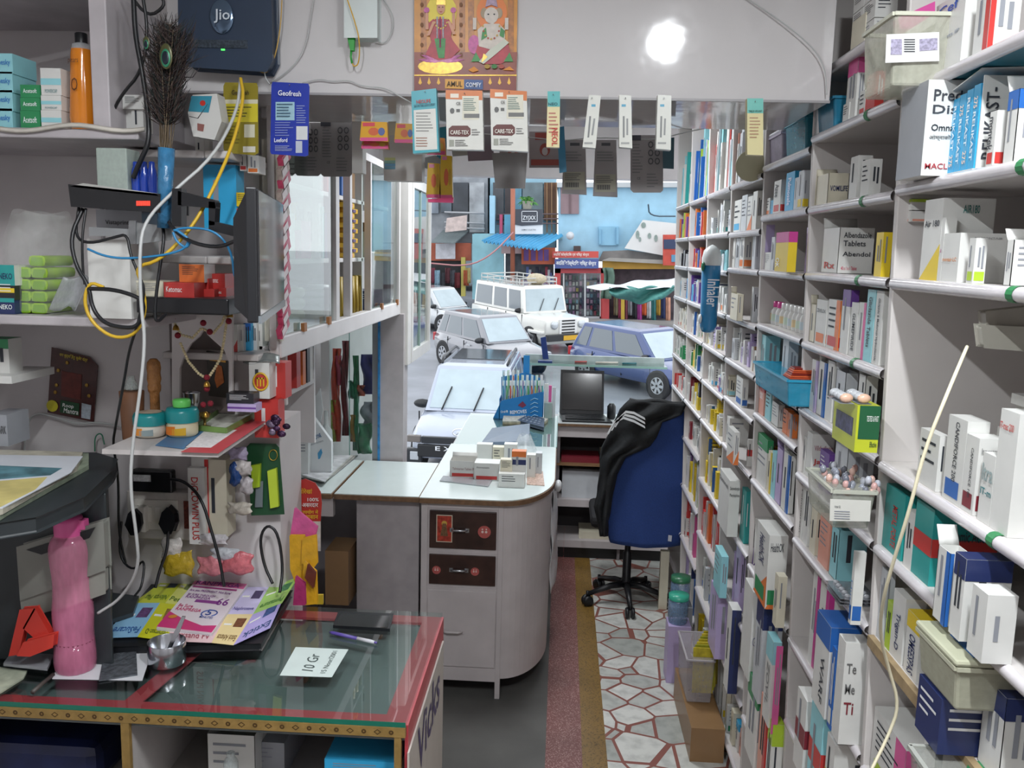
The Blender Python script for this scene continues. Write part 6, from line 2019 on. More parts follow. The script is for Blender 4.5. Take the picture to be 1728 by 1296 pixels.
for i in range(9):
    a = math.pi * i / 8
    blob(mb, ell(744 + 11 * math.cos(a), 32 + 16 * math.sin(a), 1.6, 1.6, 6), M('#dcc05a', .5), 8)
for x0, x1, y1 in ((732, 722, 60), (757, 766, 58)):
    blob(mb, [(x0 - 2, 36), (x0 + 3, 36), (x1 + 3, y1), (x1 - 2, y1)], SK, 8)
for x in (741, 747):
    blob(mb, ell(x, 12, 1.2, .9, 6), INK, 8)
blob(mb, [(741, 19), (747, 19), (744, 21)], RS, 8)
mb.build('goddess_figure', po)
mb = MB()
blob(mb, ell(830, 22, 26, 32), M('#e07a2c', .4), 1)
blob(mb, ell(800, 75, 10, 16), PK, 1)
blob(mb, [(800, 98), (806, 76), (830, 70), (858, 76), (864, 98), (845, 108), (815, 108)], RS, 2)
blob(mb, [(795, 104), (803, 88), (812, 104)], GR, 3)
blob(mb, [(850, 104), (860, 88), (866, 104)], GR, 3)
blob(mb, [(808, 78), (806, 50), (818, 40), (842, 40), (852, 50), (852, 76), (830, 84)], WH_, 4)
blob(mb, ell(829, 26, 12, 14), WH_, 5)
blob(mb, ell(817, 22, 6, 9), M('#a9987f', .5), 4)
blob(mb, ell(842, 22, 6, 9), M('#a9987f', .5), 4)
blob(mb, [(826, 32), (832, 32), (834, 44), (842, 50), (846, 46), (849, 50), (842, 56), (830, 50)], WH_, 6)
blob(mb, [(819, 12), (823, -8), (829, -14), (836, -8), (840, 12), (829, 8)], M('#8d7a8a', .4, .3, var=.4, sc=90), 7)
for x in (824, 834):
    blob(mb, ell(x, 24, 1.6, 1.2, 6), INK, 7)
blob(mb, [(808, 104), (826, 84), (852, 66), (859, 72), (836, 92), (816, 108)], M('#cdd0c0', .5), 7)
for x in (801, 855):
    blob(mb, [(x - 3, 50), (x - 3, 30), (x + 3, 30), (x + 3, 50)], WH_, 3)
blob(mb, [(790, 118), (800, 112), (808, 119), (798, 122)], M('#d98a2c', .5), 4)
blob(mb, [(848, 118), (860, 112), (868, 119)], M('#d98a2c', .5), 4)
for i in range(9):
    a = math.pi * i / 8
    blob(mb, ell(829 + 14 * math.cos(a), 44 + 22 * math.sin(a), 1.8, 1.8, 6), M('#b0503c' if i % 2 else '#c9a24a', .5), 8)
blob(mb, [(814, 52), (820, 46), (822, 62), (812, 68)], GR, 6)
blob(mb, [(845, 46), (852, 52), (850, 64), (843, 60)], GR, 6)
blob(mb, [(816, 90), (823, 96), (812, 106)], GD, 8)
for x, c_ in ((822, '#a8842c'), (834, '#3a7a3a'), (846, '#a84a3c')):
    blob(mb, ell(x, 112, 5, 4, 8), M(c_, .5), 8)
mb.build('elephant_headed_figure', po)
mb = MB()
slab(mb, [(699, 153), (699, 128), (871, 128), (871, 152)], Yh + .002, .001, M('#7a2c1e', .35))
slab(mb, [(699, 128), (699, 126), (872, 126), (872, 128)], Yh + .001, .001, GD)
slab(mb, [(751, 149), (751, 133), (783, 134), (783, 150)], Yh, .001, M('#d99a2c', .4))
slab(mb, [(783, 150), (783, 134), (815, 135), (815, 151)], Yh, .001, M('#2a4f8a', .4))
for x in (709, 724, 740, 827, 843, 859):
    slab(mb, [(x - 3, 140), (x, 130), (x + 3, 140), (x, 143)], Yh + .001, .0005, M('#f0b83a', .4))
ptext(mb, 'AMUL', 754, 146, 780, 146.5, 9, Yh - .001, M('#3a2a14', .5, var=0))
ptext(mb, 'COMFY', 786, 147, 812, 147.5, 8, Yh - .001, M('#e2e6ee', .5, var=0))
mb.build('lamp_strip', po)
# ---- wifi router on the header
wr = thing('wifi_router', 'large dark blue wifi router with a raised silver oval badge on the wall', 'router', PY(380, 116, 2.36))
ZR = [(305, -30), (452, -30), (455, 100), (447, 116), (320, 108), (306, 98)]
MB().ext(quadY(ZR, 2.33), (0, .06, 0), M('#2c3a4e', .35, var=.08)).build('body', wr, bevel=.008)
mb = MB()
cc = PY(374, 28, 2.326)
mb.ball(cc, .031, M('#6a7f98', .12, .8, var=.1), 24, (1, .15, 1.35))
mb.build('oval_badge', wr)
mb = MB()
ptext(mb, 'Jio', 361, 39, 388, 39, 24, 2.319, M('#d8e2ea', .3, .3, var=0))
mb.build('lettering', wr)
fb(MB(), 323, 417, 68, 80, 2.327, .004, M('#55606c', .25, .6, var=.6, sc=200)).build('foil_strip', wr)
fb(MB(), 373, 379, 83, 85, 2.3275, .002, M('#49e05a', .4, em=1.5)).build('status_light', wr)
on = thing('fibre_modem', 'white wall-mounted fibre modem box with green connector', 'modem', PY(610, 68, 2.38))
MB().ext(quadY([(583, -30), (634, -30), (634, 61), (583, 61)], 2.35), (0, .05, 0), M('#cfd8d6', .4)).build('body', on, bevel=.004)
MB().ext(quadY([(587, 62), (597, 62), (596, 84), (592, 84)], 2.36), (0, .012, 0), M('#2f9a3c', .4)).build('green_connector', on, bevel=.002)
MB().tube([PY(593, 82, 2.366), PY(592, 96, 2.366), PY(594, 107, 2.366)], .003, M('#2f9a3c', .4), 6).build('strain_relief', on)
cable('fibre_patch_cord', 'thin yellow fibre cord looping from the modem connector', [(594, 105, 2.366), (597, 113, 2.366), (606, 108, 2.366), (607, 70, 2.34), (600, 40, 2.34), (583, -10, 2.34)], .0016, M('#d9a82c', .4))
cable('fibre_patch_cord', 'thin yellow fibre cord running down beside the dark router', [(476, -10, 2.37), (474, 40, 2.37), (466, 90, 2.37), (455, 118, 2.37), (445, 124, 2.37), (435, 118, 2.37)], .0016, M('#c9a04a', .4))
for k, (lab, pts) in enumerate([('white wire running from the ceiling to the foot of the header', [(531, -10, 2.39), (524, 30, 2.39), (518, 70, 2.39), (505, 100, 2.39), (480, 125, 2.39), (458, 138, 2.39)]),
                                ('pair of thin white wires clipped along the header edge', [(510, 140, 2.39), (540, 133, 2.39), (560, 138, 2.39), (590, 135, 2.39), (610, 146, 2.39), (650, 148, 2.39), (670, 160, 2.38), (697, 175, 2.38)]),
                                ('white wire loop hanging from the modem', [(640, -10, 2.39), (662, 20, 2.39), (664, 50, 2.39), (650, 74, 2.39), (635, 70, 2.39)]),
                                ('white wire swooping down to the second-bay corner of the header', [(1250, -10, 2.39), (1310, 30, 2.385), (1350, 60, 2.38), (1380, 90, 2.38), (1393, 120, 2.38), (1395, 160, 2.38)]),
                                ('white wire dangling from the dark router underside', [(445, 110, 2.36), (447, 130, 2.35), (455, 142, 2.35)])]):
    cable('white_wire', lab, pts, .0016, WHC)
cable('hanging_cable', 'long off-white cord hanging diagonally in front of the near shelf bay', [(1632, 585, 1.3), (1600, 660, 1.22), (1560, 760, 1.22), (1535, 860, 1.22), (1510, 940, 1.24), (1490, 1010, 1.26), (1484, 1070, 1.3), (1500, 1130, 1.32), (1518, 1190, 1.32), (1500, 1240, 1.32), (1470, 1300, 1.3)], .0026, M('#c6bfa4', .5))
# ---- peacock feathers
pf = thing('peacock_feather_bunch', 'bundle of dark peacock feathers standing in a blue sleeve', 'feathers', PY(280, 380, 2.1))
FB = [M('#2a2024', .6), M('#3a2c28', .6), M('#1f2a26', .5), M('#4a3a34', .6)]
rr = random.Random(5)
mb = MB()
Yf = 2.08
for i in range(26):
    x0 = 268 + rr.random() * 20
    x1_ = 252 + rr.random() * 70
    yt_ = rr.uniform(35, 95)
    Yq = Yf + rr.uniform(-.02, .03)
    A = [PY(x0, 262, Yq), PY(x0 * .6 + x1_ * .4, 170, Yq + rr.uniform(-.02, .02)), PY(x1_, yt_, Yq)]
    mb.tube(A, [.0012, .001, .0005], M('#6a5a44', .5), 4, smooth=2)
    for j in range(34):
        t_ = .28 + .72 * j / 34
        p = A[0].lerp(A[1], min(1, t_ * 2)) if t_ < .5 else A[1].lerp(A[2], t_ * 2 - 1)
        for s_ in (-1, 1):
            L_ = rr.uniform(.026, .055)
            e = p + Vector((s_ * L_ * rr.uniform(.25, .8), rr.uniform(-.012, .012), L_ * rr.uniform(.5, 1.1)))
            mb.tube([p, p.lerp(e, .5) + Vector((s_ * .004, 0, -.003)), e], [.0009, .0008, .0003], FB[(i + j) % 4], 3)
mb.build('barb', pf, kind='stuff')
mb = MB()
for i in range(9):
    x0, y0 = rr.uniform(250, 320), rr.uniform(70, 210)
    s_ = 1 if x0 > 285 else -1
    mb.tube([PY(x0, y0, Yf), PY(x0 + s_ * 14, y0 - rr.uniform(-4, 8), Yf - .01), PY(x0 + s_ * rr.uniform(20, 34), y0 - rr.uniform(2, 22), Yf - .01)], [.0012, .001, .0004], FB[0], 4)
mb.build('stray_quill', pf)
for x, y, k in ((280, 95, 1), (247, 72, .5)):
    mb = MB()
    c = PY(x, y, Yf - .03)
    for r_, z_, col in ((.021, 0, '#4a4a2c'), (.015, -.002, '#2c7a5a'), (.011, -.0035, '#17202c')):
        mb.ball(c + Vector((0, z_, -.004 if r_ < .02 else 0)), r_ * k, M(col, .35, .3, var=.2), 14, (.75, .12, 1.35))
    mb.build('feather_eye', pf)
mb = MB()
mb.tube([PY(281, 250, Yf), PY(279, 315, Yf), PY(277, 385, Yf)], [.019, .017, .016], M('#37729a', .25, var=.3, sc=40, bump=.5), 14)
mb.build('blue_sleeve', pf)
# ---- little things around the black router on the corner bracket
br = thing('modem_router', 'slim black router with a row of red lights resting on the silver bracket', 'router', PY(190, 350, 2.1))
MB().ext(quadY([(118, 314), (268, 330), (268, 356), (205, 352), (122, 346)], 2.06), (0, .16, 0), M('#17181b', .35)).build('body', br, bevel=.004)
MB().ext(quadY([(140, 309), (262, 326), (268, 331), (118, 315)], 2.06), (0, .17, 0), M('#a8a8a4', .5)).build('grey_lid', br)
mb = MB()
for i in range(7):
    slab(mb, [(230 + i * 3.4, 339), (232 + i * 3.4, 339), (232 + i * 3.4, 347), (230 + i * 3.4, 347)], 2.057, .003, M('#e03a2c', .4, em=1.2))
mb.build('red_status_light', br)
mb = MB()
slab(mb, [(150, 383), (290, 390), (290, 400), (150, 398)], 2.104, .004, M('#9a9c9e', .45, .3, var=.15))
slab(mb, [(217, 372), (229, 372), (229, 412), (217, 412)], 2.095, .004, M('#8c8e90', .35, .7))
slab(mb, [(229, 375), (290, 383), (288, 405), (229, 412)], 2.099, .0045, M('#8f9192', .45, .3, var=.2))
mb.build('steel_bracket', label='grey steel bracket strip under the slim black router', cat='bracket')
bx = MB()
fb(bx, 164, 213, 250, 320, 2.12, .07, filmm('frosted_box', '#a9b5ad', .75, .3))
bx.build('frosted_box', label='frosted translucent green box standing on the slim router', cat='box', bevel=.003)
for k, x in enumerate((231, 245, 258)):
    c = PY(x, 330, 2.14)
    MB().lathe(c, [(.011, 0), (.012, .04), (.010, .06), (.007, .068), (.007, .078), (.005, .08)], M('#1f3fa0', .2, var=.1, coat=.4), 12).build('blue_bottle', label=f'glossy dark blue bottle beside the blue sleeve, {["outer", "middle", "inner"][k]} one', cat='bottle', group='dark blue bottles on the slim router')
# ---- hanging cards and boxes, front row
def hang(name, label, pts, Y, d, col, prints=(), texts=(), group=None, hook=True):
    t = thing(name, label, 'hanging pack', PY(sum(p[0] for p in pts) / len(pts), max(p[1] for p in pts), Y), group)
    MB().ext(quadY(pts, Y), (0, d, 0), M(col, .3, var=.05)).build('card' if d < .01 else 'box', t)
    if prints:
        mb = MB()
        for i_, (q, c_) in enumerate(prints):
            mb.poly(quadY([(q[0], q[3]), (q[2], q[3]), (q[2], q[1]), (q[0], q[1])] if isinstance(q[0], (int, float)) else q, Y - .0006 - .00012 * i_), M(c_, .35, var=.1))
        mb.build('print', t)
    if texts:
        mb = MB()
        for (s_, x0, y0, x1, y1, h_, c_) in texts:
            ptext(mb, s_, x0, y0, x1, y1, h_, Y - .001 - .00013 * len(prints), M(c_, .5, var=0))
        mb.build('lettering', t)
    if hook:
        x = sum(p[0] for p in pts) / len(pts)
        y = min(p[1] for p in pts) + 5
        MB().tube([PY(x, y, Y - .008), PY(x, y + 2, Y + .002), PY(x, y - 3, 2.398 if Y < 2.4 else Y + .02)], .0012, CHROME, 5).build('hook', t)
    return t


def rows(x0, x1, y0, y1, n, col, rag=.4):
    r_ = random.Random(int(x0 * 7 + y0))
    out = []
    for i in range(n):
        y = y0 + (y1 - y0) * i / n
        out.append(((x0, y, x0 + (x1 - x0) * r_.uniform(1 - rag, 1), y + (y1 - y0) / n * .35), col))
    return out


W_ = '#d6d6cf'
hang('air_freshener_card', 'olive gold hanging card with yellow panel behind the cables', [(380, 139), (433, 140), (435, 146), (436, 258), (430, 262), (380, 258), (377, 250), (377, 145)], 2.33, .003, '#8a7d28',
     [((378, 168, 435, 206), '#c9bb30'), ((378, 168, 435, 175), '#cfcab0'), ((412, 210, 430, 232), '#c9c6b0'), ((410, 247, 431, 257), '#cfccc0')] + rows(381, 430, 180, 200, 4, '#5a5420') + rows(380, 405, 212, 245, 6, '#6d6220'), [('Geofresh', 391, 160, 420, 160, 8, '#3a2c10')])
hang('air_freshener_card', 'royal blue hanging card with white script lettering', [(460, 138), (520, 141), (522, 146), (520, 262), (515, 264), (458, 260), (456, 256), (458, 143)], 2.33, .003, '#2438a0',
     [((465, 172, 497, 203), '#9fc4d2'), ((500, 213, 519, 236), '#cfd2d2'), ((499, 238, 510, 258), '#b9bfcc')] + rows(500, 517, 178, 210, 8, '#8a96c8') + rows(464, 495, 206, 232, 6, '#7c88c4') + rows(464, 494, 246, 256, 4, '#a8b0d8') + rows(467, 494, 175, 200, 5, '#4a6a80'), [('Geofresh', 469, 161, 508, 163, 9, '#e6e8f0'), ('Leeford', 463, 240, 485, 240, 7, '#e6e8f0')])
hang('nebuliser_box', 'turquoise hanging carton with cream back panel beside the calendar', [(694, 154), (736, 149), (741, 256), (697, 259)], 2.32, .028, '#4ba3b0',
     [([(698, 186), (735, 183), (738, 252), (700, 254)], W_)] + rows(702, 733, 190, 225, 7, '#8a8a86') + rows(702, 730, 232, 250, 4, '#a07a6a'), [('NEOLIFE', 703, 175, 727, 173, 6, '#c04a4a'), ('SILICONE TUBES ELBOW SUPPORT', 699, 181, 734, 178, 4, '#1f4a5a')])
for k, (x, y) in enumerate(((752, 152), (827, 150))):
    hang('brace_box', ['white hanging carton with orange top, first below the calendar', 'white hanging carton with orange top, second below the calendar'][k], [(x, y), (x + 62, y + 1 + 3 * k), (x + 64, y + 101 + 5 * k), (x + 2, y + 100 + 2 * k)], 2.32, .03, W_,
         [([(x, y), (x + 62, y + 1 + 3 * k), (x + 62, y + 17 + 3 * k), (x, y + 15)], '#cf7434'), ((x + 28, y + 10, x + 56, y + 50), '#d9d5c2'), ([(x + 5, y + 65), (x + 11, y + 60), (x + 37, y + 60), (x + 42, y + 65), (x + 42, y + 75), (x + 37, y + 79), (x + 5, y + 78)], '#5e2a26'), ((x + 31, y + 40, x + 57, y + 47), '#6a6a68'), ((x + 8, y + 6, x + 22, y + 13), '#e6dccb'), ((x + 6, y + 84, x + 14, y + 95), '#9a9c90'),
          (ell(x + 11, y + 35, 4, 5, 8), '#5a5a58'), ((x + 18, y + 32, x + 24, y + 37), '#5a5a58')] + rows(x + 30, x + 52, y + 14, y + 36, 7, '#5a7a74') + rows(x + 16, x + 40, y + 84, y + 96, 4, '#7a7a78') + rows(x + 44, x + 58, y + 66, y + 78, 3, '#8a8a88'),
         [('CARE-TEX', x + 8, y + 75, x + 39, y + 75, 7, '#e8e2d8'), ('CE', x + 18, y + 25, x + 25, y + 25, 5, '#4a4a48')])
hang('finger_splint_box', 'narrow turquoise and cream hanging carton with red lettering', [(924, 154), (945, 154), (944, 249), (922, 248)], 2.32, .02, '#dccfa0',
     [((924, 154, 945, 180), '#55b0b0')] + rows(926, 942, 190, 228, 6, '#b0685a'), [('NEO', 925, 178, 941, 178, 5, '#1f5a66')])
mb = MB()
A = PY(930, 214, 2.318)
mb.text('NEOL', PY(931, 216, 2.318), PY(931, 246, 2.318), PY(941, 216, 2.318), M('#c03c34', .5, var=0), e=.001)
mb.build('lettering', bpy.data.objects['finger_splint_box'])
for k, (x0, x1, sl, nm) in enumerate(((994, 1016, -11, 'slightly tilted white hanging carton, nearest the narrow turquoise one'.replace('nearest', 'next to')), (1045, 1067, 0, 'straight white hanging carton in the middle of the three'), (1110, 1135, -3, 'white hanging carton closest to the wall shelving, of the three'))):
    yb_ = 250 + (3 if k == 2 else 0)
    hang('thermometer_box', nm, [(x0, 160), (x1 - 2, 161), (x1 + sl, yb_), (x0 + sl, yb_ - 2)], 2.32, .03, '#d5d6ce',
         [([(x0 + 4, 176), (x0 + 11, 176), (x0 + 11, 180), (x0 + 4, 180)], '#4aa0c0')] + [([(x0 + 6 + sl * .5, 196 + i * 1), (x0 + 9 + sl * .5, 196 + i), (x0 + 9 + sl * .8, 232), (x0 + 6 + sl * .8, 232)], '#7a7c7c') for i in (0,)] + [([(x0 + 12 + sl * .4, 200), (x0 + 15 + sl * .4, 200), (x0 + 15 + sl * .75, 228), (x0 + 12 + sl * .75, 228)], '#8a8c8c')] + [((x0 + 3 + sl, 240, x0 + 17 + sl, 243), '#9a9c9a')], (), group=None)
hang('splint_box', 'cream hanging carton with mint top, alone near the shelving', [(1261, 166), (1288, 166), (1288, 262), (1261, 261)], 2.32, .025, '#d9cf9c', [((1261, 166, 1288, 191), '#6fc0b4')] + rows(1265, 1284, 198, 236, 7, '#b08a6a'), [('TMJ20 SPLINT', 1263, 190, 1286, 190, 4, '#1f5a4a')])
hang('first_aid_box', 'tilted white hanging carton with teal picture above the side shelf', [(325, 160), (366, 158), (374, 205), (362, 236), (326, 230), (317, 190)], 2.22, .05, '#c9c8c4', [([(323, 162), (358, 162), (352, 190), (318, 188)], '#3a8aa0'), (ell(342, 174, 5, 5, 8), '#b8352c'), ([(333, 208), (345, 210), (343, 222), (333, 220)], '#8a5a54')], hook=False)
for k, (x0, y0, w, h, Yq) in enumerate(((610, 205, 45, 34, 2.5), (668, 208, 32, 34, 2.5), (612, 236, 44, 16, 2.53), (722, 275, 22, 60, 2.6), (744, 262, 20, 74, 2.6), (722, 232, 30, 30, 2.62))):
    hang('pad_packet', ['yellow and pink packet hanging first under the header', 'yellow packet half hidden by the turquoise carton', 'lower brown and pink packet under the first yellow one', 'yellow packet with dark base in the lower hanging pair', 'yellow packet with pink panel in the lower hanging pair', 'orange packet hanging behind the first white carton'][k],
         [(x0, y0), (x0 + w - 2, y0 + 1), (x0 + w, y0 + h), (x0 - 3, y0 + h - 3)], Yq, .02, ['#e2a828', '#e2a828', '#b9782c', '#dcb02c', '#e0b82c', '#d9882c'][k], [((x0 - 2, y0 + h - 7, x0 + w - 1, y0 + h - 1), '#e0568e'), ((x0 + 2, y0 + 2, x0 + w * .5, y0 + 8), '#d9485a' if k < 3 else '#e08aa8'), (ell(x0 + w * .45, y0 + h * .5, w * .2, h * .2, 10), '#d9683c'), (ell(x0 + w * .75, y0 + h * .5, w * .13, h * .2, 10), '#5a6aa0' if k < 2 else '#c9a02c')], hook=False)
fl_ = MB()
slab(fl_, [(722, 336), (765, 333), (764, 342), (722, 341)], 2.595, .02, M('#e0447c', .4))
fl_.build('pink_packet_base', label='bright pink folded packet end under the lower yellow pair', cat='packet')
# second row on the wire behind the header
Yw = 2.97
cable('hanging_wire', 'thin white wire strung behind the header carrying the grey cards', [(760, 222, Yw), (900, 232, Yw), (945, 238, Yw), (1000, 232, Yw), (1060, 234, Yw), (1110, 236, Yw), (1160, 222, Yw), (1250, 205, Yw)], .002, WHC)
G = '#9a9696'


def ringp(mb_list, cx, cy, rx, ry):
    return [([(cx + rx * math.cos(a), cy + ry * math.sin(a)), (cx + rx * math.cos(b), cy + ry * math.sin(b)), (cx + rx * .62 * math.cos(b), cy + ry * .62 * math.sin(b)), (cx + rx * .62 * math.cos(a), cy + ry * .62 * math.sin(a))], '#55565a') for a, b in [(i * math.pi / 4, (i + 1) * math.pi / 4 + .05) for i in range(8)]]


def greycard(x0, x1, y0, y1, nm, grp=None):
    pr = rows(x0 + 3, x0 + (x1 - x0) * .4, y0 + 15, y1 - 30, 10, '#7a7a7c') + rows(x0 + (x1 - x0) * .5, x1 - 6, y1 - 32, y1 - 6, 5, '#7c7c7e')
    w = x1 - x0
    for q in range(2):
        for r_ in range(3):
            pr += ringp(None, x0 + w * (.62 + .2 * q), y0 + 16 + 14 * r_, w * .085, 6)
    pr += [((x0, y0, x0 + w * .32, y0 + 9), '#3a3c44')]
    hang('mask_card', nm, [(x0, y0), (x1, y0), (x1, y1 - 4), (x1 - 4, y1), (x0 + 5, y1), (x0, y1 - 5)], Yw, .004, G, pr, [('CE', x0 + w * .2, y1 - 22, x0 + w * .3, y1 - 22, 4, '#55565a')], grp, hook=False)


greycard(497, 541, 207, 297, 'grey hanging card with oval outlines, partly behind the blue one')
greycard(541, 594, 204, 298, 'grey hanging card with oval outlines between the blue card and yellow packets')
greycard(1064, 1119, 228, 325, 'wide grey hanging card with oval outlines near the shelving')
for k, (x0, x1, y1) in enumerate(((950, 990, 328), (1003, 1042, 332))):
    hang('syringe_box', ['grey hanging carton with barcode beside the clear red pack', 'grey hanging carton with barcode, lower of the pair'][k], [(x0 + 2, 236), (x1 - 2, 236), (x1, y1), (x0 - 2, y1 - 2)], Yw, .03, G,
         [((x0 + 12, 241, x1 - 12, 246), '#4a4c50'), ((x0 + 1, y1 - 38, x1 - 3, y1 - 8), '#a8a694')] + [((x0 + 4 + i * 1.9, y1 - 20, x0 + 5 + i * 1.9 + (i % 2) * .5, y1 - 12), '#3a3a3c') for i in range(12)] + rows(x0 + 3, x1 - 5, y1 - 35, y1 - 22, 4, '#5a5a5c') + rows(x0 + 4, x1 - 6, 256, 275, 4, '#7a7a7c'), hook=False)
for k, (x0, x1, y0, y1, c_) in enumerate(((843, 888, 240, 280, '#a8584a'), (893, 946, 222, 283, '#a04a40'))):
    hang('clear_blister_card', ['clear pack with red base under the second orange topped carton', 'clear pack with red cap and base beside the narrow cream carton'][k], [(x0, y0), (x1, y0), (x1, y1), (x0, y1)], Yw, .01, '#9a9090', [((x0 + 3, y1 - 14, x1 - 3, y1 - 4), c_), ((x0 + 10, y0 + 2, x1 - 14, y0 + 14), c_), (ell((x0 + x1) / 2, (y0 + y1) / 2, 9, 11, 12), c_), (ell((x0 + x1) / 2, (y0 + y1) / 2 + 3, 5, 7, 12), '#c2b8b6')], hook=False)
for k, (pts, c_, nm) in enumerate([([(762, 253), (788, 250), (790, 262), (764, 264)], '#a8a49c', 'pale card edge below the first orange topped carton'), ([(788, 246), (832, 244), (834, 270), (790, 272)], '#8a7a84', 'mauve card with print between the two orange topped cartons'),
                                   ([(742, 215), (755, 213), (752, 280), (738, 290), (735, 280)], '#2f8aa0', 'bright teal card edge behind the turquoise carton'), ([(706, 268), (735, 262), (758, 280), (744, 296), (702, 276)], '#8f9092', 'tilted grey card below the turquoise carton'),
                                   ([(1118, 232), (1138, 232), (1137, 285), (1119, 284)], '#2f5a68', 'dark teal card hanging at the end of the wire'), ([(436, 190), (456, 190), (458, 250), (440, 260)], '#1f7a78', 'teal card between the gold and blue cards'),
                                   ([(452, 240), (492, 250), (488, 275), (458, 284)], '#a5a3a0', 'pale tilted card below the blue card'), ([(428, 232), (447, 226), (460, 258), (410, 280), (398, 262)], '#a8a6a2', 'tilted white leaflet card below the gold card'), ([(940, 215), (952, 213), (956, 290), (944, 292)], '#3a8ab0', 'narrow blue packet edge behind the narrow cream carton'),
                                   ([(830, 258), (890, 258), (886, 318), (836, 318)], '#8c8a8a', 'large grey card hanging under the clear red pack'), ([(806, 215), (840, 212), (842, 250), (808, 252)], '#8a8286', 'grey card behind the two orange topped cartons')]):
    hang('product_card', nm, pts, Yw - .03 - .012 * k if k != 10 else Yw, .006, c_, (), (), hook=False)
wb_ = thing('white_product_box', 'white hanging box with a small coloured chart under the header', 'hanging pack', PY(675, 308, 2.8))
MB().ext(quadY([(645, 225), (712, 228), (712, 306), (648, 304)], 2.8), (0, .06, 0), M('#d6d6d2', .4)).build('box', wb_)
mb = MB()
for i, c_ in enumerate(['#c9cf8a', '#8ab8a8', '#6aa0c0', '#7ab0c8']):
    slab(mb, [(649, 266 + 5 * i), (667, 266 + 5 * i), (667, 270.5 + 5 * i), (649, 270.5 + 5 * i)], 2.798, .001, M(c_, .5))
slab(mb, [(655, 205), (668, 205), (668, 228), (655, 228)], 2.79, .002, M('#e2e0cc', .5))
mb.build('colour_chart', wb_)
hw = thing('tall_white_box', 'narrow tall white hanging box beside the grey cards', 'hanging pack', PY(602, 290, 2.8))
MB().ext(quadY([(594, 205), (612, 205), (612, 292), (594, 292)], 2.8), (0, .05, 0), M('#d2d2ce', .4)).build('box', hw)
# ---- odd things on the right-hand shelving
ib = thing('inhaler_balloon', 'blue and white inflated inhaler-shaped pack hung on the shelf edge', 'hanging pack', PX(1200, 553, .6))
c = PX(1201, 440, .64)
s_ = c.y / 1500
mb = MB()
prof = [(.001, -112), (10, -110), (14, -100), (14.5, -60), (15.5, -20), (15.5, 0)]
mb.lathe(c + Vector((0, 0, -.02)), [(max(r_ * s_, .001), z_ * s_) for r_, z_ in prof], M('#2a80b4', .25, var=.15, coat=.4), 20, caps=False)
mb.lathe(c + Vector((0, 0, -.02)), [(16 * s_, 0), (16.5 * s_, 12 * s_), (13 * s_, 25 * s_), (6 * s_, 31 * s_), (.001, 34 * s_)], M('#d0d4d4', .25), 20, caps=False)
mb.build('body', ib)
mb = MB()
for dz, col in ((-2, '#2f7a5a'), (-88, '#d8dce0')):
    mb.ball(c + Vector((-15 * s_, -.02, dz * s_ - .02)), 8 * s_, M(col, .3), 10, (.4, .8, 1))
mb.text('Inhaler', c + Vector((-.02, -16.5 * s_, -30 * s_)), c + Vector((-.02, -16.5 * s_, -75 * s_)), c + Vector((.03, -16.5 * s_, -30 * s_)), M('#dfe8ee', .5, var=0), 1, e=.002)
mb.build('lettering', ib)


def tub(name, label, X, Y0, Y1, z0, z1, d, col, lid=None, op=.4, capn=0):
    t = thing(name, label, 'tub', (X + d / 2, (Y0 + Y1) / 2, z0))
    b = MB()
    i = .008
    b.hexa([(X + i, Y0 + i, z0), (X + d - i, Y0 + i, z0), (X + d - i, Y1 - i, z0), (X + i, Y1 - i, z0), (X, Y0, z1), (X + d, Y0, z1), (X + d, Y1, z1), (X, Y1, z1)], filmm('tub_' + col.strip('#'), col, op, .25))
    b.build('body', t, bevel=.006)
    r_ = MB()
    for a in ((X - .004, X + .004, Y0, Y1), (X + d - .004, X + d + .004, Y0, Y1), (X, X + d, Y0 - .004, Y0 + .004), (X, X + d, Y1 - .004, Y1 + .004)):
        r_.box(*a, z1 - .005, z1 + .002, M(col, .3))
    r_.build('rim', t)
    if lid:
        MB().box(X - .004, X + d + .004, Y0 - .004, Y1 + .004, z1 + .0025, z1 + .014, M(lid, .35)).build('lid', t, bevel=.005)
    return t


def strips(label, x, y, X, n, col, base='#b9bcc2', grp=None, zb=None):
    for k in range(n):
        p = PX(x, y, X)
        z = p.z if zb is None else zb
        mb = MB()
        y0 = p.y
        zz_ = z + .008 * k
        mb.box(X, X + .09, y0, y0 + .12, zz_, zz_ + .001, M(base, .25, .7, var=.2, sc=100))
        for i in range(2):
            for j in range(5):
                mb.ball((X + .022 + .045 * i, y0 + .014 + .023 * j, zz_ + .003), .008, M(col, .3, var=.1), 8, (1, 1, .7))
        mb.build('tablet_strip', label=f'{label}, {ORD[k]} from the bottom', cat='tablet strip', group=grp)


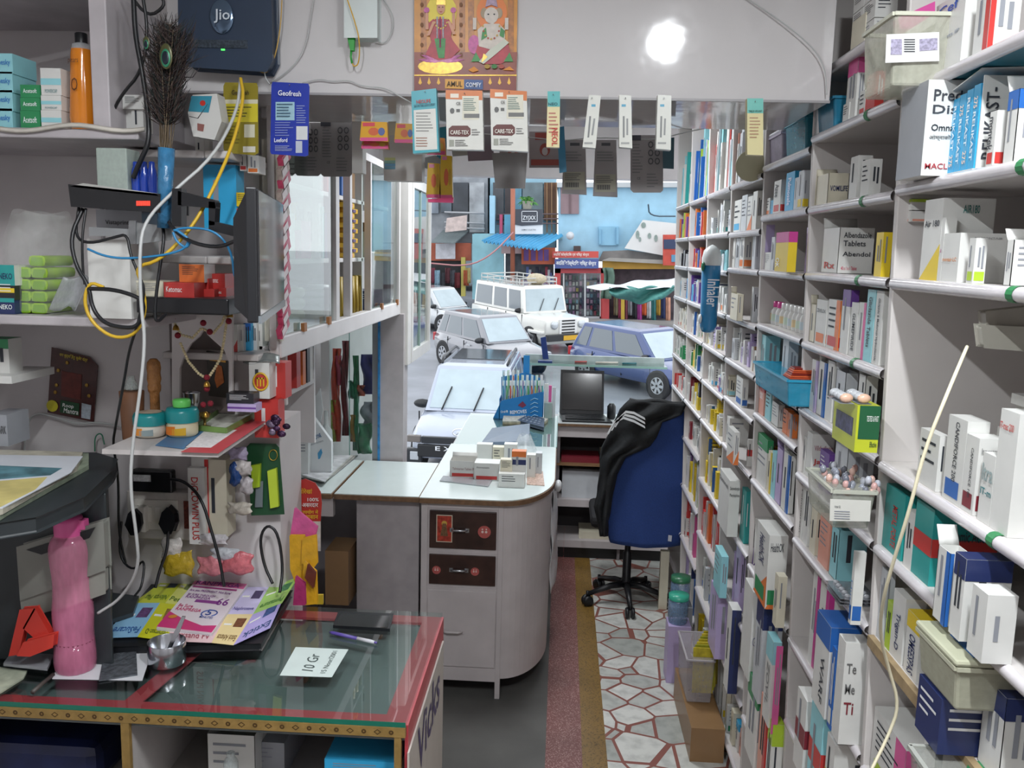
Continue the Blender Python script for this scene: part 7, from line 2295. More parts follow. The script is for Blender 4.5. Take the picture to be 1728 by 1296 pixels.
# big clear bin high up at the near bay
p0, p1 = PX(1500, 148, .60), PX(1452, 130, .60)
t = tub('plastic_bin', 'clear plastic bin with paper label on the top shelf of the first two bays', .60, PX(1500, 140, .6).y, PX(1452, 130, .6).y, PY(1590, 145, PX(1500, 140, .6).y).z, PY(1590, 22, PX(1500, 140, .6).y).z, .11, '#c9cab8', op=.5)
yb0 = PX(1500, 140, .6).y
mb = MB()
slab(mb, [(1496, 58), (1585, 54), (1585, 103), (1494, 106)], yb0 - .002, .001, M('#d8d8d6', .5))
slab(mb, [(1504, 66), (1522, 66), (1522, 92), (1503, 92)], yb0 - .003, .001, M('#a9a3bc', .5, var=.5, sc=200))
slab(mb, [(1552, 66), (1582, 64), (1582, 84), (1552, 86)], yb0 - .003, .001, M('#a9a3bc', .5, var=.5, sc=200))
for i in range(6):
    slab(mb, [(1526, 66 + 4 * i), (1544, 66 + 4 * i), (1544, 67.5 + 4 * i), (1526, 67.5 + 4 * i)], yb0 - .003, .001, INK)
mb.build('paper_label', t)
cc = MB()
slab(cc, [(1516, 30), (1578, 2), (1578, 22), (1520, 60)], yb0 + .05, .03, M('#c2488e', .4))
cc.build('magenta_pack', label='magenta pack sticking out of the clear plastic bin', cat='pack')
# capsule bin in second bay
Yc0 = PX(1400, 893, .585).y
za_ = PY(1400, 893, Yc0).z
t = tub('capsule_bin', 'clear plastic bin heaped with capsule strips jutting from the second bay', .585, Yc0, Yc0 + .2, za_, PY(1400, 828, Yc0).z, PY(1475, 880, Yc0).x - .585, '#b9bbae', op=.5)
mb = MB()
slab(mb, [(1401, 842), (1470, 845), (1468, 880), (1400, 879)], Yc0 - .006, .001, M('#d2d1ca', .5))
for i in range(4):
    slab(mb, [(1408, 862 + 4 * i), (1434, 863 + 4 * i), (1434, 864.4 + 4 * i), (1408, 863.4 + 4 * i)], Yc0 - .007, .001, INKL)
ptext(mb, 'Vital Q', 1408, 857, 1418, 857, 4, Yc0 - .007, INK)
mb.build('paper_label', t)
mb = MB()
rr = random.Random(3)
for i in range(46):
    u, v = rr.random(), rr.random()
    mb.ball(Vector((.60 + .10 * u, Yc0 + .015 + .16 * v, PY(1400, 826, Yc0).z + rr.uniform(-.01, .016))), .0075, M(rr.choice(['#d9b4a8', '#c9a09c', '#8a8e9a', '#6a6d78', '#b9bcc6']), .2, var=.05), 8, (1, 1, 1.3))
mb.build('capsules', t, kind='stuff')
# lime and green pack in second bay
lg_ = thing('lozenge_display', 'lime yellow and dark green open display carton with tablet strips on top', 'carton', PX(1405, 760, .62))
Y2 = PX(1441, 763, .62).y
Y3 = PX(1405, 720, .62).y
z0_ = PY(1441, 763, Y2).z
z1_ = PY(1441, 684, Y2).z
xR = PY(1481, 750, Y2).x
MB().box(.62, xR, Y2, Y3, z0_, z1_, M('#bcc42e', .35)).build('carton', lg_)
mb = MB()
mb.box(.625, xR + .0005, Y2 - .0006, Y2, z0_ + .028, z1_, M('#1f5a38', .4))
mb.box(.6194, .62, Y2 + .02, Y3 - .02, z0_ + .03, z1_ - .03, M('#4a4a6a', .4, var=.8, sc=60))
mb.build('printed_panel', lg_)
mb = MB()
mb.text('TESTED & FAST', (.64, Y2 - .001, z0_ + .066), (xR - .003, Y2 - .001, z0_ + .066), (.64, Y2 - .001, z0_ + .078), M('#d8e0d8', .5, var=0))
mb.text('Effective', (.65, Y2 - .001, z0_ + .012), (xR - .003, Y2 - .001, z0_ + .012), (.65, Y2 - .001, z0_ + .024), M('#2c4a2c', .5, var=0))
mb.build('lettering', lg_)
for k, x in enumerate((1432, 1462)):
    p = PY(x, 686, Y2)
    mb = MB().box(p.x - .014, p.x + .014, Y2 + .01, Y2 + .11, z1_ + .001, z1_ + .002, M('#a9aeb4', .2, .6))
    mb.ball((p.x, Y2 + .018, z1_ + .012), .013, M('#e0b8a0', .3), 10, (1.1, .7, .8))
    for j in range(3):
        mb.ball((p.x, Y2 + .045 + .025 * j, z1_ + .012), .012, M('#b9bcc0', .15), 10, (1.1, .8, .8))
    mb.build('tablet_strip', label=['peach tablet strip lying on the lime display, aisle side', 'peach tablet strip lying on the lime display, inner side'][k], cat='tablet strip')
# pill bottles with pink and white caps
for k in range(10):
    x = 1286 + 6.9 * k
    p = PX(x, 545 + .8 * k, XR(1.873) + .03)
    c = Vector((p.x + .02, p.y, 1.8735))
    pinkc = k < 4
    t = thing('pill_bottle', f'small white pill bottle with {"pink" if pinkc else "white"} cap in the row on the third bay shelf', 'bottle', c, f'{"pink" if pinkc else "white"} capped pill bottles in a row')
    MB().lathe(c, [(.017, 0), (.018, .004), (.018, .045), (.013, .056), (.011, .06)], M('#dcdcda', .35), 14).build('body', t)
    MB().lathe(c, [(.0185, .012), (.0185, .036)], M(['#c9d8e0', '#e0c9a0', '#cfe0d0'][k % 3], .4), 14, caps=False).build('label', t)
    MB().lathe(c, [(.0135, .06), (.0135, .08), (.001, .081)], M('#d24a94' if pinkc else '#e0e0de', .35), 14).build('cap', t)
tub('blue_plastic_tray', 'translucent turquoise plastic tray on the third bay shelf', .655, PX(1330, 640, .655).y, PX(1271, 636, .655).y, 1.679, 1.679 + .078, .12, '#2fa0c4', op=.75)
for k in range(6):
    p = PX(1325, 640, .66)
    MB().box(.665 + .004 * k, .75, p.y - .03 + .006 * k, p.y + .05, 1.758 + .005 * k, 1.762 + .005 * k, M(['#c9502c', '#d9683c', '#8a2a20'][k % 3], .3)).build('orange_sachet', label=f'orange red sachet, {ORD[k]} from the bottom of the pile on the turquoise tray', cat='sachet', group='orange sachets on the turquoise tray')
strips('gold tablet strip in the pile on the third bay shelf', 1290, 742, XR(1.55) + .02, 3, '#c9962c', '#b9862c', 'gold tablet strips in a pile', 1.3055 + .1)
strips('silver tablet strip spilling from the second bay shelf', 1420, 985, XR(1.28) - .03, 3, '#b9bcc2', grp='silver strips spilling in the second bay', zb=1.2815)
strips('dark blue tablet strip in the open navy carton', 1600, 1160, .70, 3, '#2a3a7a', '#27325f', 'dark blue strips near the lower tub', 1.38)
tub('vapour_rub_tub', 'milky plastic tub with a blue and green label on its lid in the first bay', .66, 1.40, 1.56, 1.372, 1.45, .13, '#b9b9a4', '#b3b49c', op=.85)
mb = MB()
mb.box(.69, .775, 1.41, 1.5, 1.4645, 1.4655, M('#2f6ab0', .35))
mb.lathe((.735, 1.455, 1.466), [(.001, .0005), (.026, 0)], M('#2c8a6a', .4), 16, caps=False)
mb.text('VICKS', (.715, 1.445, 1.467), (.757, 1.445, 1.467), (.715, 1.463, 1.467), M('#e8eeee', .5, var=0))
mb.build('lid_label', bpy.data.objects['vapour_rub_tub'])
tub('clear_tray', 'clear plastic tray of loose strips at the lower near bay', .64, 1.30, 1.50, 1.16, 1.255, .16, '#a9aba4', op=.45)
carton(0, 0, .665, 1.45, 1.545, 1.2695, .10, .12, 'n', label='dark blue carton standing under the milky tub', name='strip_carton', group=None)
tub('aqua_jar', 'pale blue clear plastic cube jar on the third bay top shelf', XR(2.42) + .01, PX(1355, 250, .70).y, PX(1322, 250, .70).y, 2.4205, 2.4205 + .10, .1, '#3f9ab0', '#3f9ab0', op=.7)
tub('lilac_tub', 'clear lilac plastic tub on the third bay top shelf', XR(2.42) + .01, PX(1317, 250, .70).y, PX(1291, 250, .70).y, 2.4205, 2.4205 + .09, .1, '#b9b0c4', '#b9b6c0', op=.6)
tub('blue_bag_pack', 'turquoise wrapped pack on the upper second bay shelf', XR(2.44) + .005, PX(1408, 190, .70).y, PX(1380, 190, .70).y, 2.4455, 2.4455 + .08, .1, '#2f86a8', op=.9)
d_ = MB().lathe(PX(1267, 280, .66), [(.001, -.002), (.052, -.002), (.055, 0), (.052, .002), (.001, .002)], M('#bdb999', .4), 24, 'y')
d_.build('cream_disc', label='round cream plastic disc hanging in front of the fourth bay', cat='disc')
# socket in first bay
sk_ = thing('shelf_socket', 'small grey extension socket fixed inside the first bay', 'socket', (.98, 1.72, 1.86))
MB().ext(quadY([(1666, 528), (1740, 520), (1740, 560), (1668, 552)], 1.62), (0, .03, 0), M('#b2aea4', .4)).build('body', sk_, bevel=.003)
MB().ext(quadY([(1660, 552), (1740, 556), (1740, 590), (1664, 584)], 1.6), (0, .03, 0), M('#c2c0b4', .4)).build('plug_block', sk_, bevel=.004)
# floor-level stock at the foot of the shelving
tub('sachet_bin', 'clear bin of yellow sachets on the floor at the foot of the shelving', .60, 3.7, 4.0, .16, .36, .12, '#a9a4a8', op=.45)
carton(0, 0, .60, 3.5, 4.05, .0, .155, .14, 'h', label='brown cardboard carton on the marble floor below the sachet bin', name='cardboard_carton', group=None, quiet=True)
for k in range(7):
    mb = MB()
    p = Vector((.63 + .012 * k, 3.72 + .03 * k, .2))
    mb.hexa([p, p + Vector((.09, 0, 0)), p + Vector((.09, .006, 0)), p + Vector((0, .006, 0)), p + Vector((0, .02, .2)), p + Vector((.09, .02, .2)), p + Vector((.09, .026, .2)), p + Vector((0, .026, .2))], M(['#b9a82c', '#9a9a2c', '#d0bc3a'][k % 3], .3, var=.3, sc=50))
    mb.build('yellow_sachet', label=f'yellow green sachet standing in the floor bin, {ORD[k]} row back', cat='sachet', group='yellow sachets in the floor bin')
for k, (x, y, z, col) in enumerate(((.63, 4.25, .3, '#3aa48a'), (.66, 4.42, .33, '#2f6a4a'))):
    t = thing('screw_jar', ['clear jar with mint green lid on the floor stack by the shelving', 'clear jar with dark green lid behind the mint lidded one'][k], 'jar', (x, y, z))
    MB().lathe((x, y, z), [(.045, 0), (.05, .02), (.05, .11), (.042, .12)], filmm('jar_film', '#7a96b4', .55), 18).build('body', t)
    MB().lathe((x, y, z), [(.05, .121), (.05, .145), (.001, .146)], M(col, .35), 18).build('lid', t)
    carton(0, 0, x - .05, y - .06, y + .06, .0, z - .001, .11, 'e' if k else 'i', label=['lilac grey box under the mint lidded jar', 'grey box under the dark lidded jar'][k], name='stock_box', group=None, quiet=True)
carton(0, 0, .64, 5.12, 5.16, .005, .36, .05, 'c', [('F', .3, .7, .1, .8, 'STAR', '#7a6a3c', 1)], label='tall narrow gold card box leaning at the street end of the shelving', name='tall_card_box', group=None)
# ================================================================ things by the flap
sd = thing('toothpaste_display', 'white cut-corner toothpaste display board with blue lettering behind the flap', 'display', PY(530, 805, 4.2))
part_ = lambda pts, Y, d, m: MB().ext(quadY(pts, Y), (0, d, 0), m)
part_([(497, 806), (497, 664), (520, 664), (520, 806)], 4.15, .05, M('#cfd2d2', .4)).build('box', sd)
part_([(520, 800), (520, 692), (559, 745), (559, 796)], 4.2, .03, M('#d6dadc', .4)).build('front_board', sd)
mb = MB()
ptext(mb, 'SENSODYNE', 522, 747, 543, 737, 7, 4.198, M('#2f6a9a', .5, var=0))
ptext(mb, 'SENSODYNE', 500, 706, 517, 706, 4, 4.148, M('#7a8a98', .5, var=0))
ptext(mb, 'SENSITIVITY TOOTHPASTE', 522, 753, 546, 745, 2.5, 4.198, M('#8a9098', .5, var=0))
for i in range(10):
    slab(mb, [(500, 717 + 5 * i), (515, 717 + 5 * i), (515, 715 + 5 * i), (500, 715 + 5 * i)], 4.148, .001, INKL)
slab(mb, [(537, 775), (536, 765), (542, 757), (544, 764), (540, 774)], 4.198, .001, M('#4a9ac8', .4))
mb.build('lettering', sd)
part_([(522, 690), (540, 655), (545, 692), (540, 715)], 4.25, .01, M('#c6cacc', .4)).build('rear_card', sd)
fcart('small_pink_carton', 'small white and maroon carton peeking above the toothpaste display', 'carton', 500, 518, 678, 694, 4.3, .04, 'w+dm')
fcart('small_pink_carton', 'small pink carton at the top behind the toothpaste display', 'carton', 498, 511, 668, 680, 4.35, .04, 'p')
sp = MB().lathe(PY(551, 790, 4.4), [(.035, 0), (.037, .1), (.03, .2), (.012, .23), (.01, .3)], filmm('spray_film', '#c9d0cf', .6), 14)
sp.build('spray_bottle', label='frosted spray bottle standing behind the toothpaste display', cat='bottle')
for k in range(5):
    flat('newspaper', [(500 + k * 2, 806 - k), (508 - 2 * k, 782), (560, 770), (604 - 3 * k, 770), (568 - 2 * k, 800), (548, 814)], .9795 + .006 * k, .0055, M(['#8a8c90', '#b0aca4', '#9a9894', '#b9b6ae', '#c2c4c6'][k], .6, var=.35, sc=20), f'folded newspaper on the fixed leaf of the flap, {ORD[k]} from the bottom', 'newspaper', group='newspapers on the counter flap')
hs = thing('round_hindi_sticker', 'red round-topped sticker with yellow and white lettering below the flap', 'sticker', PY(525, 905, 2.83))
part_([(502, 905), (502, 812), (515, 808), (532, 815), (541, 830), (543, 850), (541, 878), (540, 905)], 2.83, .003, M('#b5352f', .4)).build('board', hs)
part_([(502, 930), (502, 880), (541, 880), (541, 930)], 2.828, .002, M('#cfc6c0', .4, var=.2, sc=60)).build('lower_panel', hs)
mb = MB()
for s_, x0, x1, y, h_, c_ in (('गोरेखां', 505, 527, 833, 9, '#e3b52e'), ('100%', 519, 538, 846, 6, '#e8e4e0'), ('असरदार', 510, 537, 856, 7, '#e8e4e0'), ('उपयोग में', 509, 537, 867, 7, '#e3b52e'), ('आसान', 515, 537, 876, 7, '#e3b52e')):
    ptext(mb, s_, x0, y, x1, y, h_, 2.826, M(c_, .5, var=0))
mb.build('lettering', hs)
for k, (pts, c_) in enumerate([([(491, 905), (498, 860), (512, 872), (534, 890), (528, 915), (510, 905)], '#d9609a'), ([(491, 960), (490, 905), (512, 905), (520, 940), (512, 985), (500, 985)], '#dfa928'), ([(510, 950), (512, 910), (532, 905), (534, 950), (526, 960)], '#dfa928'), ([(512, 1020), (514, 950), (532, 965), (534, 1018)], '#e0ab26'), ([(496, 1020), (500, 975), (513, 985), (514, 1020)], '#b53a72'), ([(516, 975), (520, 955), (531, 968), (528, 990)], '#6a3020')]):
    MB().ext(quadY(pts, 2.58 - .012 * k + .03), (0, .011, 0), M(c_, .3, var=.2, sc=30, bump=.5)).build('hanging_packet', label=['pink', 'long yellow', 'short yellow', 'lowest yellow', 'magenta', 'brown'][k] + ' packet end in the strip hanging below the red sticker', cat='packet', group='packets in the strip under the red sticker', bevel=.003)
yp = MB()
slab(yp, [(533, 1020), (533, 1004), (545, 1004), (545, 1020)], 2.9, .01, M('#d9b82c', .4))
yp.build('yellow_packet', label='small plain yellow packet on the floor side of the hanging strip', cat='packet')
# ================================================================ the street
def asphalt():
    m = M('#999ca3', .25, var=.2, sc=.8, bump=.12)
    return m


gm = MB()
gm.hexa([(-60, 6.46, zg(6.46) - .3), (60, 6.46, zg(6.46) - .3), (60, 80, zg(80) - .3), (-60, 80, zg(80) - .3), (-60, 6.46, zg(6.46)), (60, 6.46, zg(6.46)), (60, 80, zg(80)), (-60, 80, zg(80))], asphalt())
S('road', gm)
S('road_kerb', MB().hexa([(-40, 33.2, zg(33.2)), (40, 33.2, zg(33.2)), (40, 34.8, zg(34.8)), (-40, 34.8, zg(34.8)), (-40, 33.2, zg(33.2) + .18), (40, 33.2, zg(33.2) + .18), (40, 34.8, zg(34.8) + .14), (-40, 34.8, zg(34.8) + .14)], M('#8d8c8a', .5, var=.2, sc=2)))
TYRE, ALLOY = M('#1d1e20', .7), M('#b4b7bc', .3, .7, var=.1)
GLD = M('#5a656d', .04, 0, var=0, coat=1)
GLB = M('#a9b9c0', .05, 0, var=.1, sc=3, coat=1)  # pale glass, sky reflection painted into the base colour


def car(name, label, pos, head, L_, W_, Hh, col, kind='hatch', glass=None, clad=None, roofcol=None):
    """pos: ground point under the front axle centre; head: unit heading (x, y)"""
    g = glass or GLD
    hx, hy = head
    Z = zg(pos[1])
    sl = .05 * hy
    X = Vector((hx, hy, sl)).normalized()
    Ysd = Vector((-hy, hx, .05 * hx)).normalized()
    U = X.cross(Ysd)
    O = Vector((pos[0], pos[1], Z))
    GW = GLB
    T = Matrix((X, Ysd, U)).transposed().to_4x4()
    T.translation = O
    t = thing(name, label, 'car', O)
    P = M(col, .22, .15, var=.05, sc=2, coat=1)
    fo, wb = .16 * L_ + .1, .63 * L_            # front overhang, wheelbase
    x_f, x_r = fo, fo - L_
    w = W_ / 2
    jeep = kind == 'jeep'
    zb = .30
    belt = Hh * (.56 if not jeep else .58)
    hood = Hh * (.53 if not jeep else .56)
    nose = Hh * (.42 if not jeep else .50)
    wsb = x_f - L_ * (.24 if not jeep else .27)   # windscreen base
    ws0 = x_f - L_ * (.40 if not jeep else .31)  # roof front
    rr0 = x_r + L_ * (.10 if not jeep else .02)  # roof rear
    rb = x_r + L_ * .01
    sta = [(x_f, .72, zb + .12, nose * .8), (x_f - .08, .88, zb, nose), (x_f - .35, .97, zb - .02, nose + (hood - nose) * .6), (wsb + .12, 1, zb - .02, hood), (wsb - .1, 1, zb - .02, belt), (-wb * .5, 1, zb - .02, belt), (-wb, 1, zb - .02, belt + .03), (x_r + .12, .95, zb, belt + .03), (x_r, .82, zb + .12, belt * .9)]
    if jeep:
        sta = [(x_f, .92, zb + .1, nose), (x_f - .04, .95, zb, hood - .03), (wsb + .06, .97, zb - .02, hood), (wsb - .02, 1, zb - .02, belt), (x_r + .05, 1, zb - .02, belt), (x_r, .98, zb + .02, belt)]
    b = MB(T)
    prof = lambda x, k, z0, z1: [(x, -w * k * .9, z0), (x, -w * k, z0 + (z1 - z0) * .28), (x, -w * k * .99, z0 + (z1 - z0) * .7), (x, -w * k * (.9 if not jeep else .97), z1 - .02), (x, -w * k * .6, z1 + .015), (x, w * k * .6, z1 + .015), (x, w * k * (.9 if not jeep else .97), z1 - .02), (x, w * k * .99, z0 + (z1 - z0) * .7), (x, w * k, z0 + (z1 - z0) * .28), (x, w * k * .9, z0)]
    vs = []
    for s_ in sta:
        vs += prof(*s_)
    n = 10
    fs = [(i * n + j, i * n + (j + 1) % n, (i + 1) * n + (j + 1) % n, (i + 1) * n + j) for i in range(len(sta) - 1) for j in range(n)]
    fs += [tuple(range(n - 1, -1, -1)), tuple((len(sta) - 1) * n + j for j in range(n))]
    b.add(vs, fs, P, True)
    b.build('body', t, bevel=.02)
    # cabin shell
    rw = w * (.74 if not jeep else .86)
    bw = w * (.9 if not jeep else .97)
    zr = Hh - .04
    c = MB(T)
    B4 = [(wsb, -bw * .96, belt), (wsb, bw * .96, belt), (rb + .05, bw * .95, belt), (rb + .05, -bw * .95, belt)]
    Tq = [(ws0, -rw, zr), (ws0, rw, zr), (rr0, rw * .96, zr), (rr0, -rw * .96, zr)]
    Tq2 = [(ws0 - .12, -rw * .8, Hh), (ws0 - .12, rw * .8, Hh), (rr0 + .15, rw * .8, Hh - .02), (rr0 + .15, -rw * .8, Hh - .02)]
    c.add(B4 + Tq + Tq2, [(0, 4, 5, 1), (1, 5, 6, 2), (2, 6, 7, 3), (3, 7, 4, 0), (4, 8, 9, 5), (5, 9, 10, 6), (6, 10, 11, 7), (7, 11, 8, 4), (8, 11, 10, 9)], M(roofcol or col, .22, .15, var=.05, sc=2, coat=1))
    c.build('cabin', t, bevel=.03)

    def pane(q, u0, u1, v0, v1, m, nm, off=.012):
        a, bb, cc_, d = [Vector(p) for p in q]
        f = lambda u, v: a.lerp(bb, u).lerp(d.lerp(cc_, u), v)
        nn = (bb - a).cross(d - a).normalized()
        p4 = [f(u0, v0), f(u1, v0), f(u1, v1), f(u0, v1)]
        MB(T).add([p + nn * off for p in p4] + [p - nn * .01 for p in p4], [(0, 1, 2, 3), (0, 4, 5, 1), (1, 5, 6, 2), (2, 6, 7, 3), (3, 7, 4, 0)], m).build(nm, t)

    pane([B4[0], B4[1], Tq[1], Tq[0]], .05, .95, .06, .92, GW, 'windscreen')
    pane([B4[2], B4[3], Tq[3], Tq[2]], .08, .92, .15, .9, g, 'rear_window')
    splits = [(.1, .44), (.48, .78), (.82, .95)] if not jeep else [(.06, .28), (.33, .58), (.63, .96)]
    for u0, u1 in splits:
        pane([B4[3], B4[0], Tq[0], Tq[3]], 1 - u1, 1 - u0, .1, .86, g, 'side_window')
        pane([B4[1], B4[2], Tq[2], Tq[1]], u0, u1, .1, .86, g, 'side_window')
    for xx in (0, -wb):
        for sd in (-1, 1):
            wh = MB(T)
            R_ = .31 if not jeep else .36
            y = sd * (w - .1)
            wh.lathe((xx, y, R_), [(R_ * .6, -.1), (R_ * .95, -.1), (R_, -.06), (R_, .06), (R_ * .95, .1), (R_ * .62, .1)], TYRE, 24, 'y')
            wo = wh.build('wheel', t)
            rm = MB(T)
            rm.lathe((xx, y + sd * .1, R_), [(.02, .012 * sd), (R_ * .2, .01 * sd), (R_ * .62, -.02 * sd)], M('#3a3c40', .4), 20, 'y', False)
            for k in range(7):
                a = k * 2 * math.pi / 7
                ca, sa = math.cos(a), math.sin(a)
                q = [(R_ * .1, -.03), (R_ * .62, -.035), (R_ * .62, .035), (R_ * .1, .03)]
                rm.ext([(xx + r_ * ca - s2 * sa, y + sd * .115, R_ + r_ * sa + s2 * ca) for r_, s2 in q], (0, sd * .01, 0), ALLOY)
            rm.tube([(xx + R_ * .62 * math.cos(a), y + sd * .11, R_ + R_ * .62 * math.sin(a)) for a in [i * math.pi / 9 for i in range(18)]], .012, ALLOY, 5, closed=True)
            rm.build('rim', t)
            ar = MB(T)
            ar.lathe((xx, sd * (w - .02), R_), [(R_ * 1.02, -.03), (R_ * 1.17, -.02), (R_ * 1.17, .022), (R_ * 1.02, .022)], M('#1c1d20', .6), 22, 'y')
            ar.build('wheel_arch', t)
    for sd in (-1, 1):
        m_ = MB(T)
        m_.ball((wsb - .25, sd * (w - .03), belt + .06), .1, M('#202226', .3) if not kind == 'jeep' else BLACK, 10, (.6, 1.6, .8))
        m_.build('wing_mirror', t)
    if jeep:
        gr = MB(T)
        gr.box(x_f + .0, x_f + .03, -.32, .32, zb + .28, nose + .08, M('#e6e6e4', .4))
        for k in range(5):
            gr.box(x_f + .03, x_f + .04, -.24, .24, zb + .33 + .09 * k, zb + .37 + .09 * k, M('#1c1d20', .5))
        gr.build('grille', t)
        for sd in (-1, 1):
            MB(T).lathe((x_f, sd * .5, nose - .08), [(.12, -.02), (.13, .04), (.1, .06), (.001, .062)], M('#c9ced2', .1, .4), 16, 'x').build('headlamp', t)
            MB(T).box(x_f - .75, x_f - .02, sd * w - .1, sd * w + .06, .62, .72, P).build('front_wing', t, bevel=.03)
        MB(T).box(x_f + .02, x_f + .16, -w * .95, w * .95, .42, .62, M('#2c2e32', .5)).build('bumper', t, bevel=.02)
        MB(T).box(x_f + .165, x_f + .175, -.26, .26, .44, .58, M('#d9a82c', .5)).build('number_plate', t)
        rk = MB(T)
        for z_ in (Hh + .08, Hh + .2):
            rk.tube([(ws0 - .3, -.7, z_), (rr0 + .3, -.7, z_), (rr0 + .3, .7, z_), (ws0 - .3, .7, z_)], .018, M('#c9c9c6', .4), 6, closed=True)
        for k in range(7):
            xx = ws0 - .3 + (rr0 - ws0 + .6) * k / 6
            for sd in (-.7, .7):
                rk.tube([(xx, sd, Hh - .04), (xx, sd, Hh + .2)], .014, M('#c9c9c6', .4), 5)
        rk.build('roof_rack', t)
        MB(T).ball((ws0 - .55, .1, Hh + .16), .3, M('#b9ad94', .7, var=.2), 12, (1.3, 1, .6)).build('roof_load', t)
        for yy in (-.25, .3):
            MB(T).tube([(wsb + .03, yy, belt + .06), (wsb - .05, yy + .2, belt + .42)], .012, BLACK, 5).build('wiper', t)
    else:
        gr = MB(T)
        gz = nose * .62
        if kind == 'suv':
            gr.box(x_f - .03, x_f + .03, -w * .78, w * .78, .35, gz + .14, M('#15171a', .35))
            gr.build('grille', t, bevel=.02)
            MB(T).box(x_f - .04, x_f + .035, -w * .7, w * .7, gz + .16, gz + .27, M('#1c1f24', .3)).build('upper_grille', t, bevel=.01)
            for sd in (-1, 1):
                MB(T).box(x_f - .12, x_f - .0, sd * w * .86 - .13, sd * w * .86 + .13, gz - .18, gz + .05, M('#24272b', .3)).build('lamp_housing', t, bevel=.02)
                MB(T).box(x_f - .01, x_f + .02, sd * w * .84 - .07, sd * w * .84 + .07, gz - .13, gz + .01, M('#b9bec2', .1, .5)).build('headlamp', t, bevel=.01)
                MB(T).box(x_f - .08, x_f + .0, sd * w * .84 - .12, sd * w * .84 + .1, gz + .16, gz + .27, M('#6a6460', .15)).build('running_light', t, bevel=.01)
                MB(T).tube([(ws0 - .1, sd * rw * .9, Hh + .0), (ws0 - .3, sd * rw * .93, Hh + .07), (rr0 + .4, sd * rw * .9, Hh + .07), (rr0 + .2, sd * rw * .88, Hh)], .025, M('#2a2c30', .35), 6).build('roof_rail', t)
            MB(T).box(rr0 + .25, ws0 - .55, -rw * .75, rw * .75, Hh - .01, Hh + .015, M('#2a3036', .1, coat=1)).build('sunroof', t)
            lo = MB(T)
            lo.tube([(x_f - .02, .11 * math.cos(a), gz + .35 + .06 * math.sin(a)) for a in [i * math.pi / 8 for i in range(16)]], .012, M('#e4e6e8', .2, .5), 6, closed=True)
            lo.tube([(x_f - .02, -.05, gz + .31), (x_f - .02, -.02, gz + .36), (x_f - .02, .02, gz + .34), (x_f - .02, .05, gz + .39)], .011, M('#e4e6e8', .2, .5), 6)
            lo.build('oval_emblem', t)
            le = MB(T)
            le.text('E X T E R', (x_f + .036, -.38, gz + .05), (x_f + .036, .38, gz + .05), (x_f + .036, -.38, gz + .12), M('#d8dade', .3, var=0), 1, e=.003)
            le.build('lettering', t)
            for yy in (-.45, .1):
                MB(T).tube([(wsb + .04, yy, belt + .03), (wsb - .28, yy + .12, belt + .37)], .014, BLACK, 5).build('wiper', t)
        else:
            MB(T).box(x_f - .02, x_f + .02, -w * .5, w * .5, .4, .58, M('#1c1e22', .4)).build('grille', t, bevel=.02)
            for sd in (-1, 1):
                MB(T).box(x_f - .3, x_f - .02, sd * w * .74 - .13, sd * w * .74 + .14, nose - .12, nose + .02, M('#c9ced2', .1, .4)).build('headlamp', t, bevel=.03)
                MB(T).box(x_r - .01, x_r + .12, sd * w * .8 - .1, sd * w * .8 + .1, belt - .25, belt - .02, M('#a8242a', .2)).build('tail_lamp', t, bevel=.02)
    for sd in (-1, 1):
        for xx in (wsb - .75, -wb + .15):
            MB(T).box(xx - .09, xx + .09, sd * w * 1.0 - .012, sd * w * 1.0 + .012, belt * .84, belt * .84 + .035, M('#c9ccd0', .2, .6)).build('door_handle', t)
        for xx in (wsb - .05, wsb - 1.0, -wb + .25):
            MB(T).box(xx - .006, xx + .006, sd * w * .985 - .01, sd * w * .985 + .014, .36, belt - .03, M('#25272a', .6)).build('door_gap', t)
    return t


car('compact_suv', 'silver white and black compact car parked facing the shop, oval badge on its nose', (-1.53, 14.65), (-.05, -.9987), 3.82, 1.74, 1.62, '#aab2c2', 'suv', GLB)
car('grey_hatchback', 'metallic grey hatchback angled behind the parked silver car', (-1.2, 23.2), (.62, -.785), 3.6, 1.65, 1.5, '#85868c')
car('white_jeep', 'white jeep with a roof rack and yellow number plate across the street', (-.25, 27.6), (.58, -.815), 4.4, 1.75, 1.95, '#dcdcd6', 'jeep')
car('white_hatchback', 'white hatchback behind the grey one at the opening edge', (-3.6, 31.0), (.8, -.6), 3.5, 1.6, 1.5, '#c6c9cc')
car('blue_hatchback', 'dark blue hatchback half hidden behind the wall shelving', (2.95, 21.3), (.66, -.751), 3.99, 1.73, 1.5, '#34497c')

# ---- buildings across the street
YB_ = 36.0


def part(par, pts, Y, d, col, nm='panel', rough=.6, var=.12, sc=2, m=None):
    return MB().ext(quadY(pts, Y), (0, d, 0), m or M(col, rough, var=var, sc=sc)).build(nm, par)


def bld(name, label, x, Y=YB_):
    return thing(name, label, 'building', PY(x, 536, Y))


